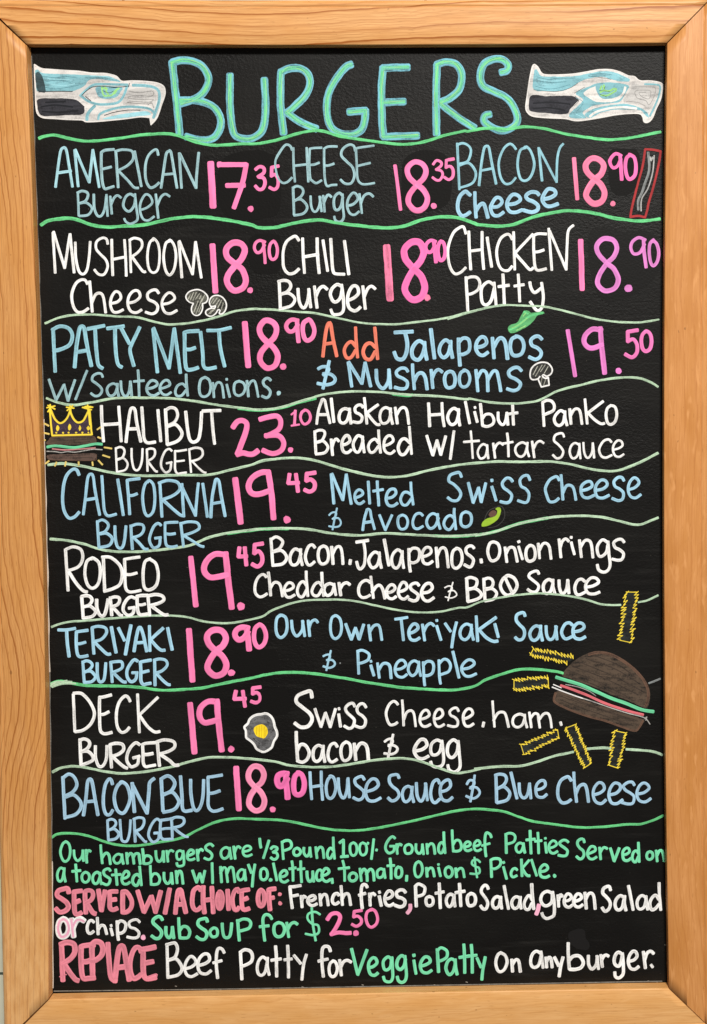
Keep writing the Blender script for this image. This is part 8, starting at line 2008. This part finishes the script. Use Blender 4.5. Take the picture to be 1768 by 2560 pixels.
 ('paint_patch', -1, None, 16, [
  ('F', 'bk2', 0, -1, (), 2304,2832,2642,2845,2936,2814,2994,2477,2713,2216,2390,2218),
 ]),
 ('paint_patch', -1, None, 16, [
  ('F', 'bk2', 0, -1, (), -1226,-1281,-842,-1226,-771,-1362,-816,-1451,-1170,-1446),
 ]),
 ('paint_patch', -1, None, 16, [
  ('F', 'bk2', 0, -1, (), -987,-1686,-735,-1599,-664,-1750,-710,-1869,-916,-1837),
 ]),
 ('paint_patch', -1, None, 16, [
  ('F', 'bk3', 0, -1, (), 2064,-4117,2147,-4080,2222,-4089,2237,-4166,2274,-4236,2251,-4289,2161,-4279,2086,-4225),
 ]),
 ('chipped_edge', -1, None, 16, [
  ('S', 'rs2', 7, 0, (), -3049,4553,-3046,4403,-3043,4253,-3043,4102,-3042,3952,-3035,3801,-3039,3650,-3035,3499,-3034,3348,-3029,3196,-3026,3044,-3029,2893,-3024,2741,-3022,2589,-3019,2436,-3023,2284,-3016,2131,-3019,1979,-3017,1826,-3018,1673,-3011,1520,-3012,1366,-3010,1213,-3012,1059),
  ('S', 'rs', 13, 0, (), -3012,1059,-3014,905,-3011,751,-3013,597,-3013,442,-3007,288,-3013,133,-3010,-22,-3013,-177,-3008,-332,-3006,-487,-3014,-643,-3012,-798,-3008,-954,-3014,-1110,-3014,-1266,-3010,-1423),
  ('S', 'rs2', 9, 0, (), -3010,-1423,-3011,-1579,-3016,-1736,-3015,-1893,-3015,-2050,-3020,-2207,-3024,-2364,-3023,-2522,-3022,-2680,-3021,-2837,-3027,-2995,-3029,-3154,-3031,-3312),
  ('S', 'rs', 16, 0, (), -3031,-3312,-3032,-3470,-3038,-3629,-3034,-3788,-3036,-3947,-3045,-4106,-3048,-4266,-3048,-4425,-3052,-4585),
 ]),
 ('chalk_speck', -1, None, 16, [
  ('S', 'rs2', 9, 0, (), -1846,-4585,-1831,-4589),
 ]),
 ('chalk_speck', -1, None, 16, [
  ('S', 'rs2', 9, 0, (), -592,-4616,-577,-4620),
 ]),
 ('chalk_speck', -1, None, 16, [
  ('S', 'rs2', 9, 0, (), -851,-4643,-835,-4648),
 ]),
 ('chalk_speck', -1, None, 16, [
  ('S', 'rs2', 9, 0, (), 3,-4606,19,-4610),
 ]),
 ('chalk_speck', -1, None, 16, [
  ('S', 'rs2', 9, 0, (), 719,-4619,735,-4623),
 ]),
 ('chalk_speck', -1, None, 16, [
  ('S', 'rs2', 9, 0, (), 1038,-4596,1054,-4601),
 ]),
 ('chalk_speck', -1, None, 16, [
  ('S', 'rs2', 9, 0, (), 2857,-4617,2873,-4622),
 ]),
 ('chalk_speck', -1, None, 16, [
  ('S', 'rs2', 9, 0, (), 2937,-4627,2953,-4631),
 ]),
 ('chalk_speck', -1, None, 16, [
  ('S', 'rs2', 9, 0, (), -1405,-4633,-1389,-4638),
 ]),
 ('chalk_speck', -1, None, 16, [
  ('S', 'rs2', 9, 0, (), 3026,-4253,3043,-4257),
 ]),
 ('chipped_edge', -1, None, 16, [
  ('S', 'rs2', 9, 0, (), -3041,-4615,-1207,-4625,779,-4624,2998,-4624),
 ]),
]

DONE = []
for name, par, label, height, rows in INK:
    o = paint(name, rows, height*1e-5, DONE[par] if par >= 0 else root, label)
    if par < 0: adopt(o)
    DONE.append(o)
